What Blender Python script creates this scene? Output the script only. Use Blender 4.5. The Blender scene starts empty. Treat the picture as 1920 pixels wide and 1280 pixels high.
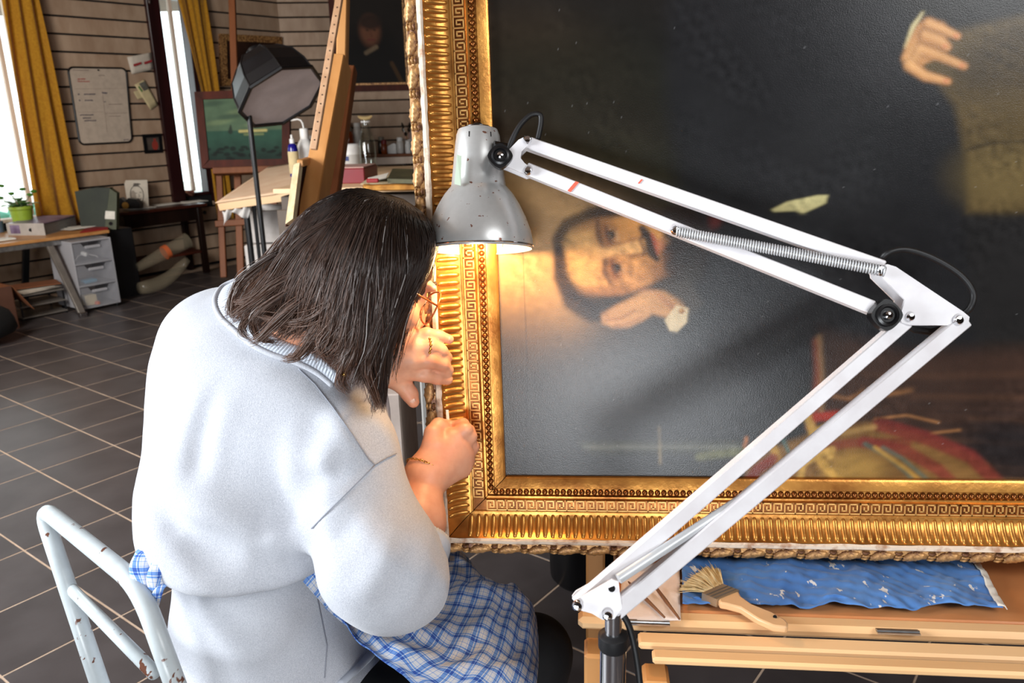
import bpy, math, random
import numpy as np
from math import sin, cos, radians, pi, sqrt
from mathutils import Matrix, Vector
random.seed(5); rng = np.random.default_rng(5)
S = bpy.context.scene
COL = S.collection
# ---------------------------------------------------------------- camera
FPX = 1500.0
CAM = np.array([0, 0, 1.45])
_p, _r = radians(16.0), radians(1.5)
CF = np.array([0, cos(_p), -sin(_p)])
_R0 = np.array([1.0, 0, 0]); _U0 = np.cross(_R0, CF)
CR = _R0*cos(_r) - _U0*sin(_r)
CU = _U0*cos(_r) + _R0*sin(_r)
cd = bpy.data.cameras.new('camera'); cam = bpy.data.objects.new('camera', cd); COL.objects.link(cam)
cd.sensor_width = 36; cd.lens = FPX/1920*36; cd.clip_start = 0.02; cd.clip_end = 200
M = Matrix.Identity(4)
for i in range(3):
    M[i][0] = CR[i]; M[i][1] = CU[i]; M[i][2] = -CF[i]; M[i][3] = CAM[i]
cam.matrix_world = M
S.camera = cam
cd.dof.use_dof = True; cd.dof.focus_distance = 1.15; cd.dof.aperture_fstop = 9.0
# ---------------------------------------------------------------- world, light, exposure
S.view_settings.view_transform = 'Standard'; S.view_settings.look = 'None'
S.view_settings.exposure = 0.0; S.view_settings.gamma = 1.0
W = bpy.data.worlds.new('World'); S.world = W; W.use_nodes = True
bg = W.node_tree.nodes['Background']
bg.inputs[0].default_value = (0.88, 0.95, 1.0, 1); bg.inputs[1].default_value = 4.0

def area_light(name, loc, target, sx, sy, power, col):
    l = bpy.data.lights.new(name, 'AREA'); l.shape = 'RECTANGLE'; l.size = sx; l.size_y = sy
    l.energy = power; l.color = col
    o = bpy.data.objects.new(name, l); COL.objects.link(o); o.location = loc
    o.rotation_euler = (Vector(target)-Vector(loc)).to_track_quat('-Z', 'Y').to_euler()
    return o
area_light('window_daylight_left', (-2.9, 0.5, 1.85), (-0.3, 1.1, 0.95), 1.5, 1.5, 185, (0.90, 0.95, 1.0))
area_light('window_daylight_behind', (-0.35, -2.9, 0.62), (0.2, 1.2, 0.85), 1.4, 0.95, 85, (0.90, 0.95, 1.0))
area_light('bench_fill', (1.5, -0.9, 2.6), (0.9, 0.95, 0.8), 1.2, 1.0, 42, (0.96, 0.98, 1.0))  # added fill from above, brightens the bench; no skylight is built
area_light('back_room_fill', (-3.3, 2.4, 2.3), (-1.4, 7.5, 1.0), 1.4, 1.4, 150, (1.0, 0.96, 0.90))  # added fill that lifts the background from the left

# ---------------------------------------------------------------- geometry helpers
def ray(x, y): return CF + CR*((x-960)/FPX) - CU*((y-640)/FPX)
def P(x, y, d): return CAM + ray(x, y)*d
def atz(x, y, z):
    r = ray(x, y); return CAM + r*((z-CAM[2])/r[2])
def depth_at_z(x, y, z): return (z-CAM[2])/ray(x, y)[2]
def proj(p):
    v = np.asarray(p, float)-CAM; d = v@CF
    return 960+FPX*(v@CR)/d, 640-FPX*(v@CU)/d, d
def nrm(v): v = np.asarray(v, float); return v/np.linalg.norm(v)
def onplane(x, y, q, n):
    r = ray(x, y); return CAM + r*(((np.asarray(q)-CAM)@n)/(r@n))

def lin(c):
    c = np.asarray(c, float)/255.0
    return np.where(c <= 0.04045, c/12.92, ((c+0.055)/1.055)**2.4)

def basis(d):
    d = nrm(d); h = np.array([0, 0, 1.0]) if abs(d[2]) < 0.9 else np.array([1.0, 0, 0])
    a = nrm(np.cross(h, d)); b = np.cross(d, a); return a, b, d

class MB:
    def __init__(s): s.v = []; s.f = []; s.n = 0
    def add(s, vs, fs):
        vs = np.asarray(vs, float); s.v.append(vs)
        s.f += [tuple(int(i)+s.n for i in f) for f in fs]; s.n += len(vs); return s
    def box(s, c, sx, sy, sz, ax=None, bev=0.0):
        """c centre, sizes along axes ax (3x3 rows)"""
        ax = np.eye(3) if ax is None else np.array(ax, float)
        c = np.asarray(c, float)
        if bev <= 0:
            vs = [c+ax[0]*sx/2*i+ax[1]*sy/2*j+ax[2]*sz/2*k for k in (-1, 1) for j in (-1, 1) for i in (-1, 1)]
            fs = [(0, 2, 3, 1), (4, 5, 7, 6), (0, 1, 5, 4), (2, 6, 7, 3), (0, 4, 6, 2), (1, 3, 7, 5)]
            return s.add(vs, fs)
        b = min(bev, sx/2.01, sy/2.01, sz/2.01); vs = []; idx = {}
        for k in (-1, 1):
            for j in (-1, 1):
                for i in (-1, 1):
                    for m in range(3):
                        h = [sx/2, sy/2, sz/2]; sg = [i, j, k]
                        q = [sg[t]*(h[t]-(0 if t == m else b)) for t in range(3)]
                        idx[(i, j, k, m)] = len(vs); vs.append(c+ax[0]*q[0]+ax[1]*q[1]+ax[2]*q[2])
        fs = []
        for m in range(3):
            o = [t for t in range(3) if t != m]
            for sg in (-1, 1):
                q = []
                for a, b2 in ((-1, -1), (1, -1), (1, 1), (-1, 1)):
                    t = [0, 0, 0]; t[m] = sg; t[o[0]] = a; t[o[1]] = b2; q.append(idx[(t[0], t[1], t[2], m)])
                fs.append(q if (sg > 0) == (m != 1) else q[::-1])
        for m in range(3):
            o = [t for t in range(3) if t != m]
            for a in (-1, 1):
                for b2 in (-1, 1):
                    q = []
                    for t3, fm in ((-1, o[0]), (1, o[0]), (1, o[1]), (-1, o[1])):
                        t = [0, 0, 0]; t[m] = t3; t[o[0]] = a; t[o[1]] = b2; q.append(idx[(t[0], t[1], t[2], fm)])
                    fs.append(q)
        for i in (-1, 1):
            for j in (-1, 1):
                for k in (-1, 1): fs.append([idx[(i, j, k, m)] for m in range(3)])
        return s.add(vs, fs)
    def beam(s, p, q, w, t, side=None, bev=0.0):
        """bar from p to q, width w along side, thickness t"""
        p = np.asarray(p, float); q = np.asarray(q, float); d = nrm(q-p)
        if side is None: a, b, _ = basis(d)
        else:
            a = np.asarray(side, float); a = nrm(a-d*(a@d)); b = np.cross(d, a)
        return s.box((p+q)/2, w, t, np.linalg.norm(q-p), [a, b, d], bev)
    def tube(s, pts, r, n=8, cap=True, closed=False):
        pts = np.asarray(pts, float); m = len(pts); r = np.broadcast_to(np.asarray(r, float), (m,))
        tg = np.gradient(pts, axis=0) if not closed else np.roll(pts, -1, 0)-np.roll(pts, 1, 0)
        a, b, _ = basis(tg[0]); vs = []
        for i in range(m):
            t = nrm(tg[i]); a = nrm(a-t*(a@t)); b = np.cross(t, a)
            for k in range(n):
                th = 2*pi*k/n; vs.append(pts[i]+(a*cos(th)+b*sin(th))*r[i])
        fs = []
        for i in range(m if closed else m-1):
            i2 = (i+1) % m
            for k in range(n):
                k2 = (k+1) % n; fs.append((i*n+k, i*n+k2, i2*n+k2, i2*n+k))
        if cap and not closed: fs += [tuple(range(n))[::-1], tuple((m-1)*n+k for k in range(n))]
        return s.add(vs, fs)
    def cyl(s, p, q, r, n=16): return s.tube([p, q], r, n)
    def lathe(s, c, axis, prof, n=24, cap=True):
        """prof: list of (r, h) along axis from c"""
        a, b, d = basis(axis); c = np.asarray(c, float); vs = []
        for r, h in prof:
            for k in range(n):
                th = 2*pi*k/n; vs.append(c+d*h+(a*cos(th)+b*sin(th))*r)
        fs = []
        for i in range(len(prof)-1):
            for k in range(n):
                k2 = (k+1) % n; fs.append((i*n+k, i*n+k2, (i+1)*n+k2, (i+1)*n+k))
        if cap: fs += [tuple(range(n))[::-1], tuple((len(prof)-1)*n+k for k in range(n))]
        return s.add(vs, fs)
    def slab(s, poly, off):
        """extrude 3-D polygon by vector off"""
        poly = [np.asarray(p, float) for p in poly]; off = np.asarray(off, float); n = len(poly)
        vs = poly+[p+off for p in poly]
        fs = [tuple(range(n))[::-1], tuple(range(n, 2*n))]+[(i, (i+1) % n, (i+1) % n+n, i+n) for i in range(n)]
        return s.add(vs, fs)
    def grid(s, g, thick=0.0):
        """g: (m,n,3) points; optional thickness gives a closed sheet"""
        g = np.asarray(g, float); m, n = g.shape[:2]
        if thick:
            du = np.gradient(g, axis=0); dv = np.gradient(g, axis=1); nn = np.cross(du, dv)
            nn /= np.maximum(np.linalg.norm(nn, axis=2, keepdims=True), 1e-9)
            g2 = g+nn*thick
            fs = [(i*n+j, i*n+j+1, (i+1)*n+j+1, (i+1)*n+j) for i in range(m-1) for j in range(n-1)]
            o = m*n; fs2 = [tuple(x+o for x in f[::-1]) for f in fs]
            rim = [(i, 0) for i in range(m)]+[(m-1, j) for j in range(1, n)]+[(i, n-1) for i in range(m-2, -1, -1)]+[(0, j) for j in range(n-2, 0, -1)]
            ids = [i*n+j for i, j in rim]; L = len(ids)
            fs3 = [(ids[k], ids[(k+1) % L], ids[(k+1) % L]+o, ids[k]+o) for k in range(L)]
            return s.add(np.concatenate([g.reshape(-1, 3), g2.reshape(-1, 3)]), fs+fs2+fs3)
        return s.add(g.reshape(-1, 3), [(i*n+j, i*n+j+1, (i+1)*n+j+1, (i+1)*n+j) for i in range(m-1) for j in range(n-1)])
    def ball(s, c, r, n=10, sc=(1, 1, 1), ax=None):
        ax = np.eye(3) if ax is None else np.asarray(ax, float); c = np.asarray(c, float)
        vs = []; m = max(4, n//2)
        for i in range(m+1):
            ph = pi*i/m
            for k in range(n):
                th = 2*pi*k/n
                q = (sin(ph)*cos(th)*r*sc[0], sin(ph)*sin(th)*r*sc[1], cos(ph)*r*sc[2])
                vs.append(c+ax[0]*q[0]+ax[1]*q[1]+ax[2]*q[2])
        fs = [(i*n+k, (i+1)*n+k, (i+1)*n+(k+1) % n, i*n+(k+1) % n) for i in range(m) for k in range(n)]
        return s.add(vs, fs)
    def mesh(s, name, org=(0, 0, 0), smooth=False):
        v = np.concatenate(s.v)-np.asarray(org, float)
        me = bpy.data.meshes.new(name); me.from_pydata(v.tolist(), [], s.f)
        if smooth is True: me.polygons.foreach_set('use_smooth', [True]*len(me.polygons))
        me.update()
        if smooth == 'auto':
            me.polygons.foreach_set('use_smooth', [True]*len(me.polygons)); me.set_sharp_from_angle(angle=radians(38))
        return me

ORG = {}
def empty(name, loc, label=None, cat=None, group=None):
    o = bpy.data.objects.new(name, None); COL.objects.link(o); o.location = [float(x) for x in loc]
    o.empty_display_size = 0.05; ORG[o.name] = np.asarray(loc, float); tag(o, label, cat, group); return o
def tag(o, label=None, cat=None, group=None, kind=None):
    if label: o['label'] = label
    if cat: o['category'] = cat
    if group: o['group'] = group
    if kind: o['kind'] = kind
    return o
def org_of(parent): return ORG[parent.name] if parent is not None else np.zeros(3)
def obj(name, mb, mat, parent=None, smooth='auto', loc=None, label=None, cat=None, group=None, kind=None):
    """link an MB (or mesh with world-space verts) as one object; parents carry translations only"""
    og = org_of(parent) if parent is not None else (np.asarray(loc, float) if loc is not None else np.zeros(3))
    me = mb.mesh(name, og, smooth) if isinstance(mb, MB) else mb
    if mat is not None: me.materials.append(mat)
    o = bpy.data.objects.new(name, me); COL.objects.link(o)
    if parent is not None: o.parent = parent; ORG[o.name] = og
    else: o.location = og.tolist(); ORG[o.name] = og
    return tag(o, label, cat, group, kind)
def inst(name, me, parent, c, ax=None, sc=(1, 1, 1)):
    o = bpy.data.objects.new(name, me); COL.objects.link(o); og = org_of(parent); o.parent = parent
    ax = np.eye(3) if ax is None else np.asarray(ax, float)
    m = Matrix.Identity(4)
    for i in range(3):
        for j in range(3): m[i][j] = float(ax[j][i]*sc[j])
        m[i][3] = float(c[i]-og[i])
    o.matrix_local = m; ORG[o.name] = og
    return o

# ---------------------------------------------------------------- materials
def nodes(name):
    m = bpy.data.materials.new(name); m.use_nodes = True; nt = m.node_tree
    return m, nt, nt.nodes['Principled BSDF']
def texco(nt, scale=(1, 1, 1), rot=(0, 0, 0), kind='Object'):
    tc = nt.nodes.new('ShaderNodeTexCoord'); mp = nt.nodes.new('ShaderNodeMapping')
    nt.links.new(tc.outputs[kind], mp.inputs[0]); mp.inputs['Scale'].default_value = scale; mp.inputs['Rotation'].default_value = rot
    return mp.outputs[0]
def noise(nt, vec, scale, detail=4, rough=0.55):
    n = nt.nodes.new('ShaderNodeTexNoise'); n.inputs['Scale'].default_value = scale
    n.inputs['Detail'].default_value = detail; n.inputs['Roughness'].default_value = rough
    nt.links.new(vec, n.inputs['Vector']); return n.outputs['Fac']
def ramp(nt, fac, stops):
    r = nt.nodes.new('ShaderNodeValToRGB'); nt.links.new(fac, r.inputs[0]); e = r.color_ramp.elements
    while len(e) < len(stops): e.new(0.5)
    for i, (p, c) in enumerate(stops): e[i].position = p; e[i].color = (*c, 1) if len(c) == 3 else c
    return r.outputs[0]
def bump(nt, fac, strength, dist, bsdf):
    b = nt.nodes.new('ShaderNodeBump'); b.inputs['Strength'].default_value = strength; b.inputs['Distance'].default_value = dist
    nt.links.new(fac, b.inputs['Height']); nt.links.new(b.outputs[0], bsdf.inputs['Normal']); return b
def mat(name, c, rough=0.5, metal=0.0, c2=None, nscale=20, stretch=(1, 1, 1), bmp=0.0, bscale=None, lo=0.35, hi=0.65, spec=0.5, rot=(0, 0, 0), coat=0, sheen=0, detail=4, rnd=0.0, bdist=0.002):
    m, nt, b = nodes(name)
    c = lin(c); b.inputs['Base Color'].default_value = (*c, 1)
    b.inputs['Roughness'].default_value = rough; b.inputs['Metallic'].default_value = metal
    b.inputs['Specular IOR Level'].default_value = spec; b.inputs['Coat Weight'].default_value = coat
    b.inputs['Sheen Weight'].default_value = sheen
    c2 = lin(c2) if c2 is not None else c*0.86
    v = texco(nt, stretch, rot)
    if rnd:
        oi = nt.nodes.new('ShaderNodeObjectInfo'); ad = nt.nodes.new('ShaderNodeVectorMath'); ad.operation = 'MULTIPLY_ADD'
        nt.links.new(oi.outputs['Random'], ad.inputs[0]); ad.inputs[1].default_value = (17, 31, 23); nt.links.new(v, ad.inputs[2]); v = ad.outputs[0]
    f = noise(nt, v, nscale, detail)
    col = ramp(nt, f, [(lo, tuple(c2)), (hi, tuple(c))])
    if rnd:
        hs = nt.nodes.new('ShaderNodeHueSaturation'); mr = nt.nodes.new('ShaderNodeMapRange')
        nt.links.new(oi.outputs['Random'], mr.inputs[0]); mr.inputs[3].default_value = 1-rnd; mr.inputs[4].default_value = 1+rnd
        nt.links.new(mr.outputs[0], hs.inputs['Value']); nt.links.new(col, hs.inputs['Color']); col = hs.outputs[0]
    nt.links.new(col, b.inputs['Base Color'])
    if bmp: bump(nt, noise(nt, v, bscale or nscale*2, 3), bmp, bdist, b)
    return m
def wood(name, c, c2, rough=0.45, sc=14, axis=2, bmp=0.15, rnd=0.0, coat=0.0):
    st = [1.0, 1.0, 1.0]; st[axis] = 0.07
    return mat(name, c, rough, 0, c2, sc, tuple(st), bmp, sc*4, 0.3, 0.7, rnd=rnd, coat=coat)
def glass(name, c=(1, 1, 1), mixf=0.12, rough=0.02):
    m, nt, b = nodes(name); nt.nodes.remove(b); out = nt.nodes['Material Output']
    t = nt.nodes.new('ShaderNodeBsdfTransparent'); t.inputs[0].default_value = (*c, 1)
    g = nt.nodes.new('ShaderNodeBsdfGlossy'); g.inputs['Roughness'].default_value = rough
    fr = nt.nodes.new('ShaderNodeMath'); fr.operation = 'POWER'; fr.inputs[1].default_value = 4.0; lw = nt.nodes.new('ShaderNodeLayerWeight'); lw.inputs[0].default_value = .35; nt.links.new(lw.outputs['Facing'], fr.inputs[0])
    mx = nt.nodes.new('ShaderNodeMixShader'); ad = nt.nodes.new('ShaderNodeMath'); ad.operation = 'MAXIMUM'; ad.inputs[1].default_value = mixf
    nt.links.new(fr.outputs[0], ad.inputs[0]); nt.links.new(ad.outputs[0], mx.inputs[0]); nt.links.new(t.outputs[0], mx.inputs[1]); nt.links.new(g.outputs[0], mx.inputs[2]); nt.links.new(mx.outputs[0], out.inputs[0])
    return m
def frosted(name, c, alpha=0.5, rough=0.35):
    m, nt, b = nodes(name); c = lin(c); b.inputs['Base Color'].default_value = (*c, 1); b.inputs['Roughness'].default_value = rough
    b.inputs['Alpha'].default_value = alpha; n = noise(nt, texco(nt), 30); bump(nt, n, 0.1, 0.001, b); return m
def cloth(name, c, c2, transl=0.0, rough=0.9, nscale=60, bmp=0.3, stretch=(1, 1, 1)):
    m = mat(name, c, rough, 0, c2, nscale, stretch, bmp, nscale*6, 0.3, 0.7, 0.2, sheen=0.25)
    if transl:
        nt = m.node_tree; b = nt.nodes['Principled BSDF']; out = nt.nodes['Material Output']
        t = nt.nodes.new('ShaderNodeBsdfTranslucent'); mx = nt.nodes.new('ShaderNodeMixShader'); mx.inputs[0].default_value = transl
        t.inputs[0].default_value = (*lin(c), 1)
        nt.links.new(b.outputs[0], mx.inputs[1]); nt.links.new(t.outputs[0], mx.inputs[2]); nt.links.new(mx.outputs[0], out.inputs[0])
    return m
MT = {}
MT['plank'] = mat('wall_plank_wood', (176, 150, 126), 0.6, 0, (156, 128, 104), 9, (1, 1, 0.35), 0.1, 30, rnd=0.10)
MT['gap'] = mat('wall_backing_dark', (14, 13, 14), 0.95)
MT['plaster'] = mat('white_plaster', (205, 200, 192), 0.85)
MT['maroon'] = wood('dark_red_window_wood', (48, 14, 16), (34, 9, 10), 0.4)
MT['pale_frame'] = wood('pale_window_sash', (232, 214, 196), (214, 190, 170), 0.5)
MT['pane'] = glass('window_pane_glass', (0.97, 1, 0.99), 0.05)
MT['curtain'] = cloth('mustard_curtain', (212, 158, 48), (184, 126, 34), 0.30)
MT['steel'] = mat('brushed_steel', (190, 190, 190), 0.3, 1.0, (160, 160, 160), 40)
MT['chrome'] = mat('chrome', (225, 225, 228), 0.08, 1.0, (215, 215, 218), 10)
MT['black_metal'] = mat('black_painted_metal', (22, 22, 24), 0.4)
MT['black_plastic'] = mat('black_plastic', (16, 16, 18), 0.3)
MT['rubber'] = mat('black_rubber', (18, 18, 20), 0.5)
MT['white'] = mat('white_plastic', (228, 226, 222), 0.45)
MT['paper'] = mat('white_paper', (226, 220, 208), 0.8)
MT['dark_wood'] = wood('dark_brown_table_wood', (34, 19, 13), (20, 11, 8), 0.4)
MT['oak'] = wood('desk_top_wood', (196, 140, 84), (170, 115, 64), 0.4, axis=0)
MT['easel'] = wood('beech_easel_wood', (210, 152, 92), (186, 126, 68), 0.45, 10)
MT['easel_dark'] = wood('brown_easel_wood', (128, 76, 44), (104, 58, 32), 0.5, 10)
MT['ply'] = wood('pale_plywood', (232, 200, 162), (216, 178, 136), 0.55, 8, axis=0)
MT['red_wood'] = wood('mahogany_frame_wood', (84, 34, 20), (56, 22, 14), 0.6)
MT['gold'] = mat('gilded_wood', (216, 154, 76), 0.33, 0.78, (150, 92, 40), 16, bmp=0.25, bscale=90, lo=0.3, hi=0.6)
MT['gold_old'] = mat('worn_gilding', (196, 148, 92), 0.45, 0.4, (98, 60, 38), 60, bmp=0.5, bscale=160, lo=0.38, hi=0.58)
MT['gold_dark'] = mat('dark_gilded_bead', (150, 92, 44), 0.3, 0.8, (96, 52, 24), 60)

for _k in ('red_wood', 'easel_dark', 'dark_wood'): MT[_k].node_tree.nodes['Principled BSDF'].inputs['Specular IOR Level'].default_value = .2
# ================================================================ ROOM
Z3 = np.array([0, 0, 1.0])
WA = np.array([sin(radians(37.5)), cos(radians(37.5)), 0]); WN = np.array([WA[1], -WA[0], 0])      # left wall: along, into room
WB = np.array([sin(radians(83)), cos(radians(83)), 0]); WM = np.array([WB[1], -WB[0], 0])          # back wall
CA = -7.5; S0 = 5.82
COR = WN*CA+WA*S0
AXA = [WA, WN, Z3]; AXB = [WB, WM, Z3]
def A(s, z, off=0.0): return WN*(CA+off)+WA*s+Z3*z
def B(s, z, off=0.0): return COR+WB*s+WM*off+Z3*z
def hitA(x, y, off=0.0):
    q = onplane(x, y, WN*(CA+off), WN); return q@WA, q[2]
def hitB(x, y, off=0.0):
    q = onplane(x, y, COR+WM*off, WM); return (q-COR)@WB, q[2]
H_ROOM = 2.85

# floor ------------------------------------------------------------
MT['grout'] = mat('beige_grout', (196, 172, 150), 0.8, 0, (170, 146, 124), 12)
MT['tile'] = mat('dark_slate_tile', (76, 70, 70), 0.38, 0, (64, 58, 58), 5, bmp=0.08, bscale=60, rnd=0.05)
b = MB(); b.box((-0.5, 3.5, -0.0512), 14, 16, 0.1)
floor = obj('floor', b, MT['grout'], smooth=False, kind='structure')
T = 0.3347; TW = T-0.0068
tb = MB(); tb.box((0, 0, -0.002), TW, TW, 0.004, bev=0.0008); tile_me = tb.mesh('tile'); tile_me.materials.append(MT['tile'])
cand = []
for i in range(-22, 40):
    for j in range(-16, 34):
        c = WA*(0.9466+(i+0.5)*T)+WN*(-2.262+(j-22+0.5)*T)
        if not (-6.8 < c[0] < 6 and -3.9 < c[1] < 11) or c@WN < CA+T*0.4: continue
        if (c-COR)@WM < T*0.5: continue
        dd = (c-CAM)@CF; vis = False
        if dd > 0.4:
            x, y, dd = proj(c)
            vis = (-60 < x < 330 and 500 < y < 1340) or (820 < x < 1330 and 980 < y < 1340) or (330 <= x < 480 and 500 < y < 640)
        cand.append((not vis, dd if vis else 99, c))
cand.sort(key=lambda t: t[:2])
rest = MB()
for k, (nv, dd, c) in enumerate(cand):
    if not nv and k < 290: inst('tile', tile_me, floor, c, AXA)
    else: rest.box(c-Z3*0.002, TW, TW, 0.004, AXA)
obj('tile_field', rest, MT['tile'], floor, smooth=False, kind='stuff')
b = MB(); b.box((-0.5, 3.5, H_ROOM+0.05), 14, 16, 0.1)
obj('ceiling', b, mat('brown_ceiling', (120, 98, 82), 0.85), smooth=False, kind='structure')

MT['umber_wall'] = mat('brown_far_wall', (70, 54, 44), 0.85); MT['ceil'] = mat('brown_ceiling', (110, 88, 72), 0.85)
# walls: backing and planks ---------------------------------------
def wall_planks(parent, F, ax, s0, s1, z0, z1, holes):
    pitch = 0.1445; n = int((z1-z0)/pitch)+1
    for k in range(n):
        za, zb = z0+k*pitch, min(z0+k*pitch+0.129, z1)
        segs = [(s0, s1)]
        for h0, h1, hz0, hz1 in holes:
            if zb > hz0+0.01 and za < hz1-0.01:
                segs = [t for a_, b_ in segs for t in ((a_, min(b_, h0)), (max(a_, h1), b_)) if t[1]-t[0] > 0.03]
        for a_, b_ in segs:
            m = MB(); m.box((0, 0, 0), b_-a_-0.002, 0.016, zb-za, bev=0.003)
            me = m.mesh('plank'); me.materials.append(MT['plank'])
            inst('plank', me, parent, F((a_+b_)/2, (za+zb)/2, 0.012), ax)
W1 = (1.75, 3.16, 0.66, 2.62); W2 = (4.42, 4.76, 0.72, 2.62)
def wall_with_holes(name, F, ax, s0, s1, holes):
    m = MB(); cur = s0
    for h0, h1, z0, z1 in sorted(holes):
        m.box(F((cur+h0)/2, H_ROOM/2, -0.06), h0-cur, 0.12, H_ROOM, ax)
        m.box(F((h0+h1)/2, z0/2, -0.06), h1-h0, 0.12, z0, ax)
        m.box(F((h0+h1)/2, (z1+H_ROOM)/2, -0.06), h1-h0, 0.12, H_ROOM-z1, ax); cur = h1
    m.box(F((cur+s1)/2, H_ROOM/2, -0.06), s1-cur, 0.12, H_ROOM, ax)
    return obj(name, m, MT['gap'], smooth=False, kind='structure')
wl = wall_with_holes('wall_left', A, AXA, -1.5, S0+0.1, [W1, W2])
wall_planks(wl, A, AXA, 0.4, S0, 0.03, H_ROOM, [W1, W2])
wb = wall_with_holes('wall_back', B, AXB, 0.0, 8.3, [])
wall_planks(wb, B, AXB, 0.0, 2.4, 0.03, H_ROOM, []); wall_planks(wb, B, AXB, 2.405, 8.2, 0.03, H_ROOM, [])
b = MB(); b.box((5.6, 3.2, H_ROOM/2), 0.1, 15.6, H_ROOM); obj('wall_right', b, MT['umber_wall'], smooth=False, kind='structure')
b = MB(); b.box((-0.6, -4.0, H_ROOM/2), 12.4, 0.1, H_ROOM); obj('wall_behind', b, MT['umber_wall'], smooth=False, kind='structure')

b = MB(); b.box((-6.85, -0.4, H_ROOM/2), 0.1, 7.6, H_ROOM); obj('wall_side', b, MT['umber_wall'], smooth=False, kind='structure')
# windows -----------------------------------------------------------
def window(name, w, jamb, mull, mm):
    s0, s1, z0, z1 = w
    fr = MB()
    for s in (s0+jamb/2, s1-0.02): fr.box(A(s, (z0+z1)/2, -0.03), jamb if s < (s0+s1)/2 else 0.04, 0.12, z1-z0, AXA, 0.004)
    fr.box(A((s0+s1)/2, z1-0.03, -0.03), s1-s0, 0.12, 0.06, AXA, 0.004)
    fr.box(A((s0+s1)/2, z0+0.015, -0.03), s1-s0, 0.12, 0.03, AXA, 0.004)
    o = obj(name, fr, mm, kind='structure')
    m = MB()
    for s in mull: m.box(A(s, (z0+z1)/2, -0.05), 0.035, 0.04, z1-z0-0.08, AXA, 0.004)
    obj('sash_bar', m, MT['pale_frame'], o)
    m = MB(); m.box(A((s0+s1)/2, (z0+z1)/2, -0.06), s1-s0-0.02, 0.006, z1-z0-0.05, AXA); obj('pane', m, MT['pane'], o, smooth=False)
    return o
w1 = window('window_1', W1, 0.05, [2.45, 3.04], MT['pale_frame'])
w2 = window('window_2', W2, 0.03, [4.60], MT['maroon'])
m = MB(); m.box(A(4.375, 1.65, 0.02), 0.13, 0.09, 2.0, AXA, 0.006); m.box(A(4.785, 1.42, 0.02), 0.05, 0.07, 1.55, AXA, 0.006)
obj('window_casing', m, MT['maroon'], w2)
m = MB(); m.box(A(4.335, 2.54, 0.075), 0.02, 0.012, 0.1, AXA, 0.003); obj('window_handle', m, MT['chrome'], w2)
# hedge seen blown out through the panes
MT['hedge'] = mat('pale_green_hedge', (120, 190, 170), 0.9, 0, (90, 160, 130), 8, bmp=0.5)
m = MB()
for k in range(60):
    m.ball(A(3.0+rng.random()*4.5, 0.0+rng.random()*0.25, -3.0-rng.random()), 0.32, 6, (1, 1, .8))
obj('clipped_hedge', m, MT['hedge'], smooth=True, label='pale green hedge outside the narrow window', cat='hedge', kind='stuff')
m = MB(); m.box(A(3.5, -0.1, -6.1), 16, 12, 0.1, AXA); MT['ground'] = mat('pale_gravel', (190, 186, 176), 0.9)
obj('ground_outside', m, MT['ground'], smooth=False, kind='structure')

# ================================================================ CURTAINS
def curtain(name, top, bot, zt, zb, off, label, folds=5, amp=0.03, n=60, shape=None):
    g = []
    for i in range(26):
        t = i/25; z = zt*(1-t)+zb*t; row = []
        e = t if shape is None else shape(t)
        a0 = top[0]*(1-e)+bot[0]*e; a1 = top[1]*(1-e)+bot[1]*e
        for j in range(n):
            u = j/(n-1); f = sin(u*folds*2*pi+1.3*sin(3*t))*amp*(0.7+0.3*sin(9*u))+0.006*sin(u*31+t*7)
            row.append(A(a0*(1-u)+a1*u, z, off+f))
        g.append(row)
    m = MB(); m.grid(g, 0.002)
    return obj(name, m, MT['curtain'], smooth=True, loc=A((bot[0]+bot[1])/2, zb, off), label=label, cat='curtain', group='mustard curtains at the left wall windows')
c1t = (hitA(8, 0, .12)[0], hitA(66, 0, .12)[0]); c1b = (hitA(70, 425, .12)[0], hitA(160, 425, .12)[0])
curtain('curtain', (c1t[0]-0.02, c1t[1]+0.02), c1b, 2.62, 0.60, 0.12, 'wide mustard yellow curtain at far left beside the plant pot', 3, 0.035)
c2t = (hitA(333, 0, .1)[0], hitA(388, 0, .1)[0]); c2m = (hitA(377, 165, .1)[0], hitA(410, 165, .1)[0])
g_top = 2.60
def c2shape(t): return min(1.0, t/0.42)
curtain('curtain', c2t, (c2m[0]-0.0, c2m[1]+0.0), g_top, 0.45, 0.09, 'narrow mustard yellow curtain drawn aside behind the green seascape', 2, 0.02, 40, c2shape)
# rails
m = MB(); m.cyl(A(1.6, 2.68, .13), A(5.2, 2.68, .13), 0.012); obj('curtain_rail', m, MT['black_metal'], loc=A(1.6, 2.68, .13), label='black curtain rail running above both windows', cat='rail')

# ================================================================ ON THE LEFT WALL
def rrect(w, h, r, n=6):
    pts = []
    for cx, cy, a0 in ((w/2-r, h/2-r, 0), (-w/2+r, h/2-r, 90), (-w/2+r, -h/2+r, 180), (w/2-r, -h/2+r, 270)):
        for k in range(n+1):
            a = radians(a0+90*k/n); pts.append((cx+r*cos(a), cy+r*sin(a)))
    return pts
def quadA(pxs, off):
    return [onplane(x, y, WN*(CA+off), WN) for x, y in pxs]
def bil(q, u, v):   # q: tl, tr, br, bl
    return (q[0]*(1-u)+q[1]*u)*(1-v)+(q[3]*(1-u)+q[2]*u)*v
q = quadA([(127, 126), (236, 128), (248, 266), (150, 271)], 0.035)
cen = bil(q, .5, .5); ux = nrm(q[1]-q[0]); uz = nrm(np.cross(ux, WN)); uz = uz if uz[2] > 0 else -uz
uw = np.linalg.norm((q[1]-q[0]+q[2]-q[3])/2); uh = np.linalg.norm((q[0]-q[3]+q[1]-q[2])/2)
MT['board_white'] = mat('whiteboard_enamel', (196, 178, 160), 0.25)
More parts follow.
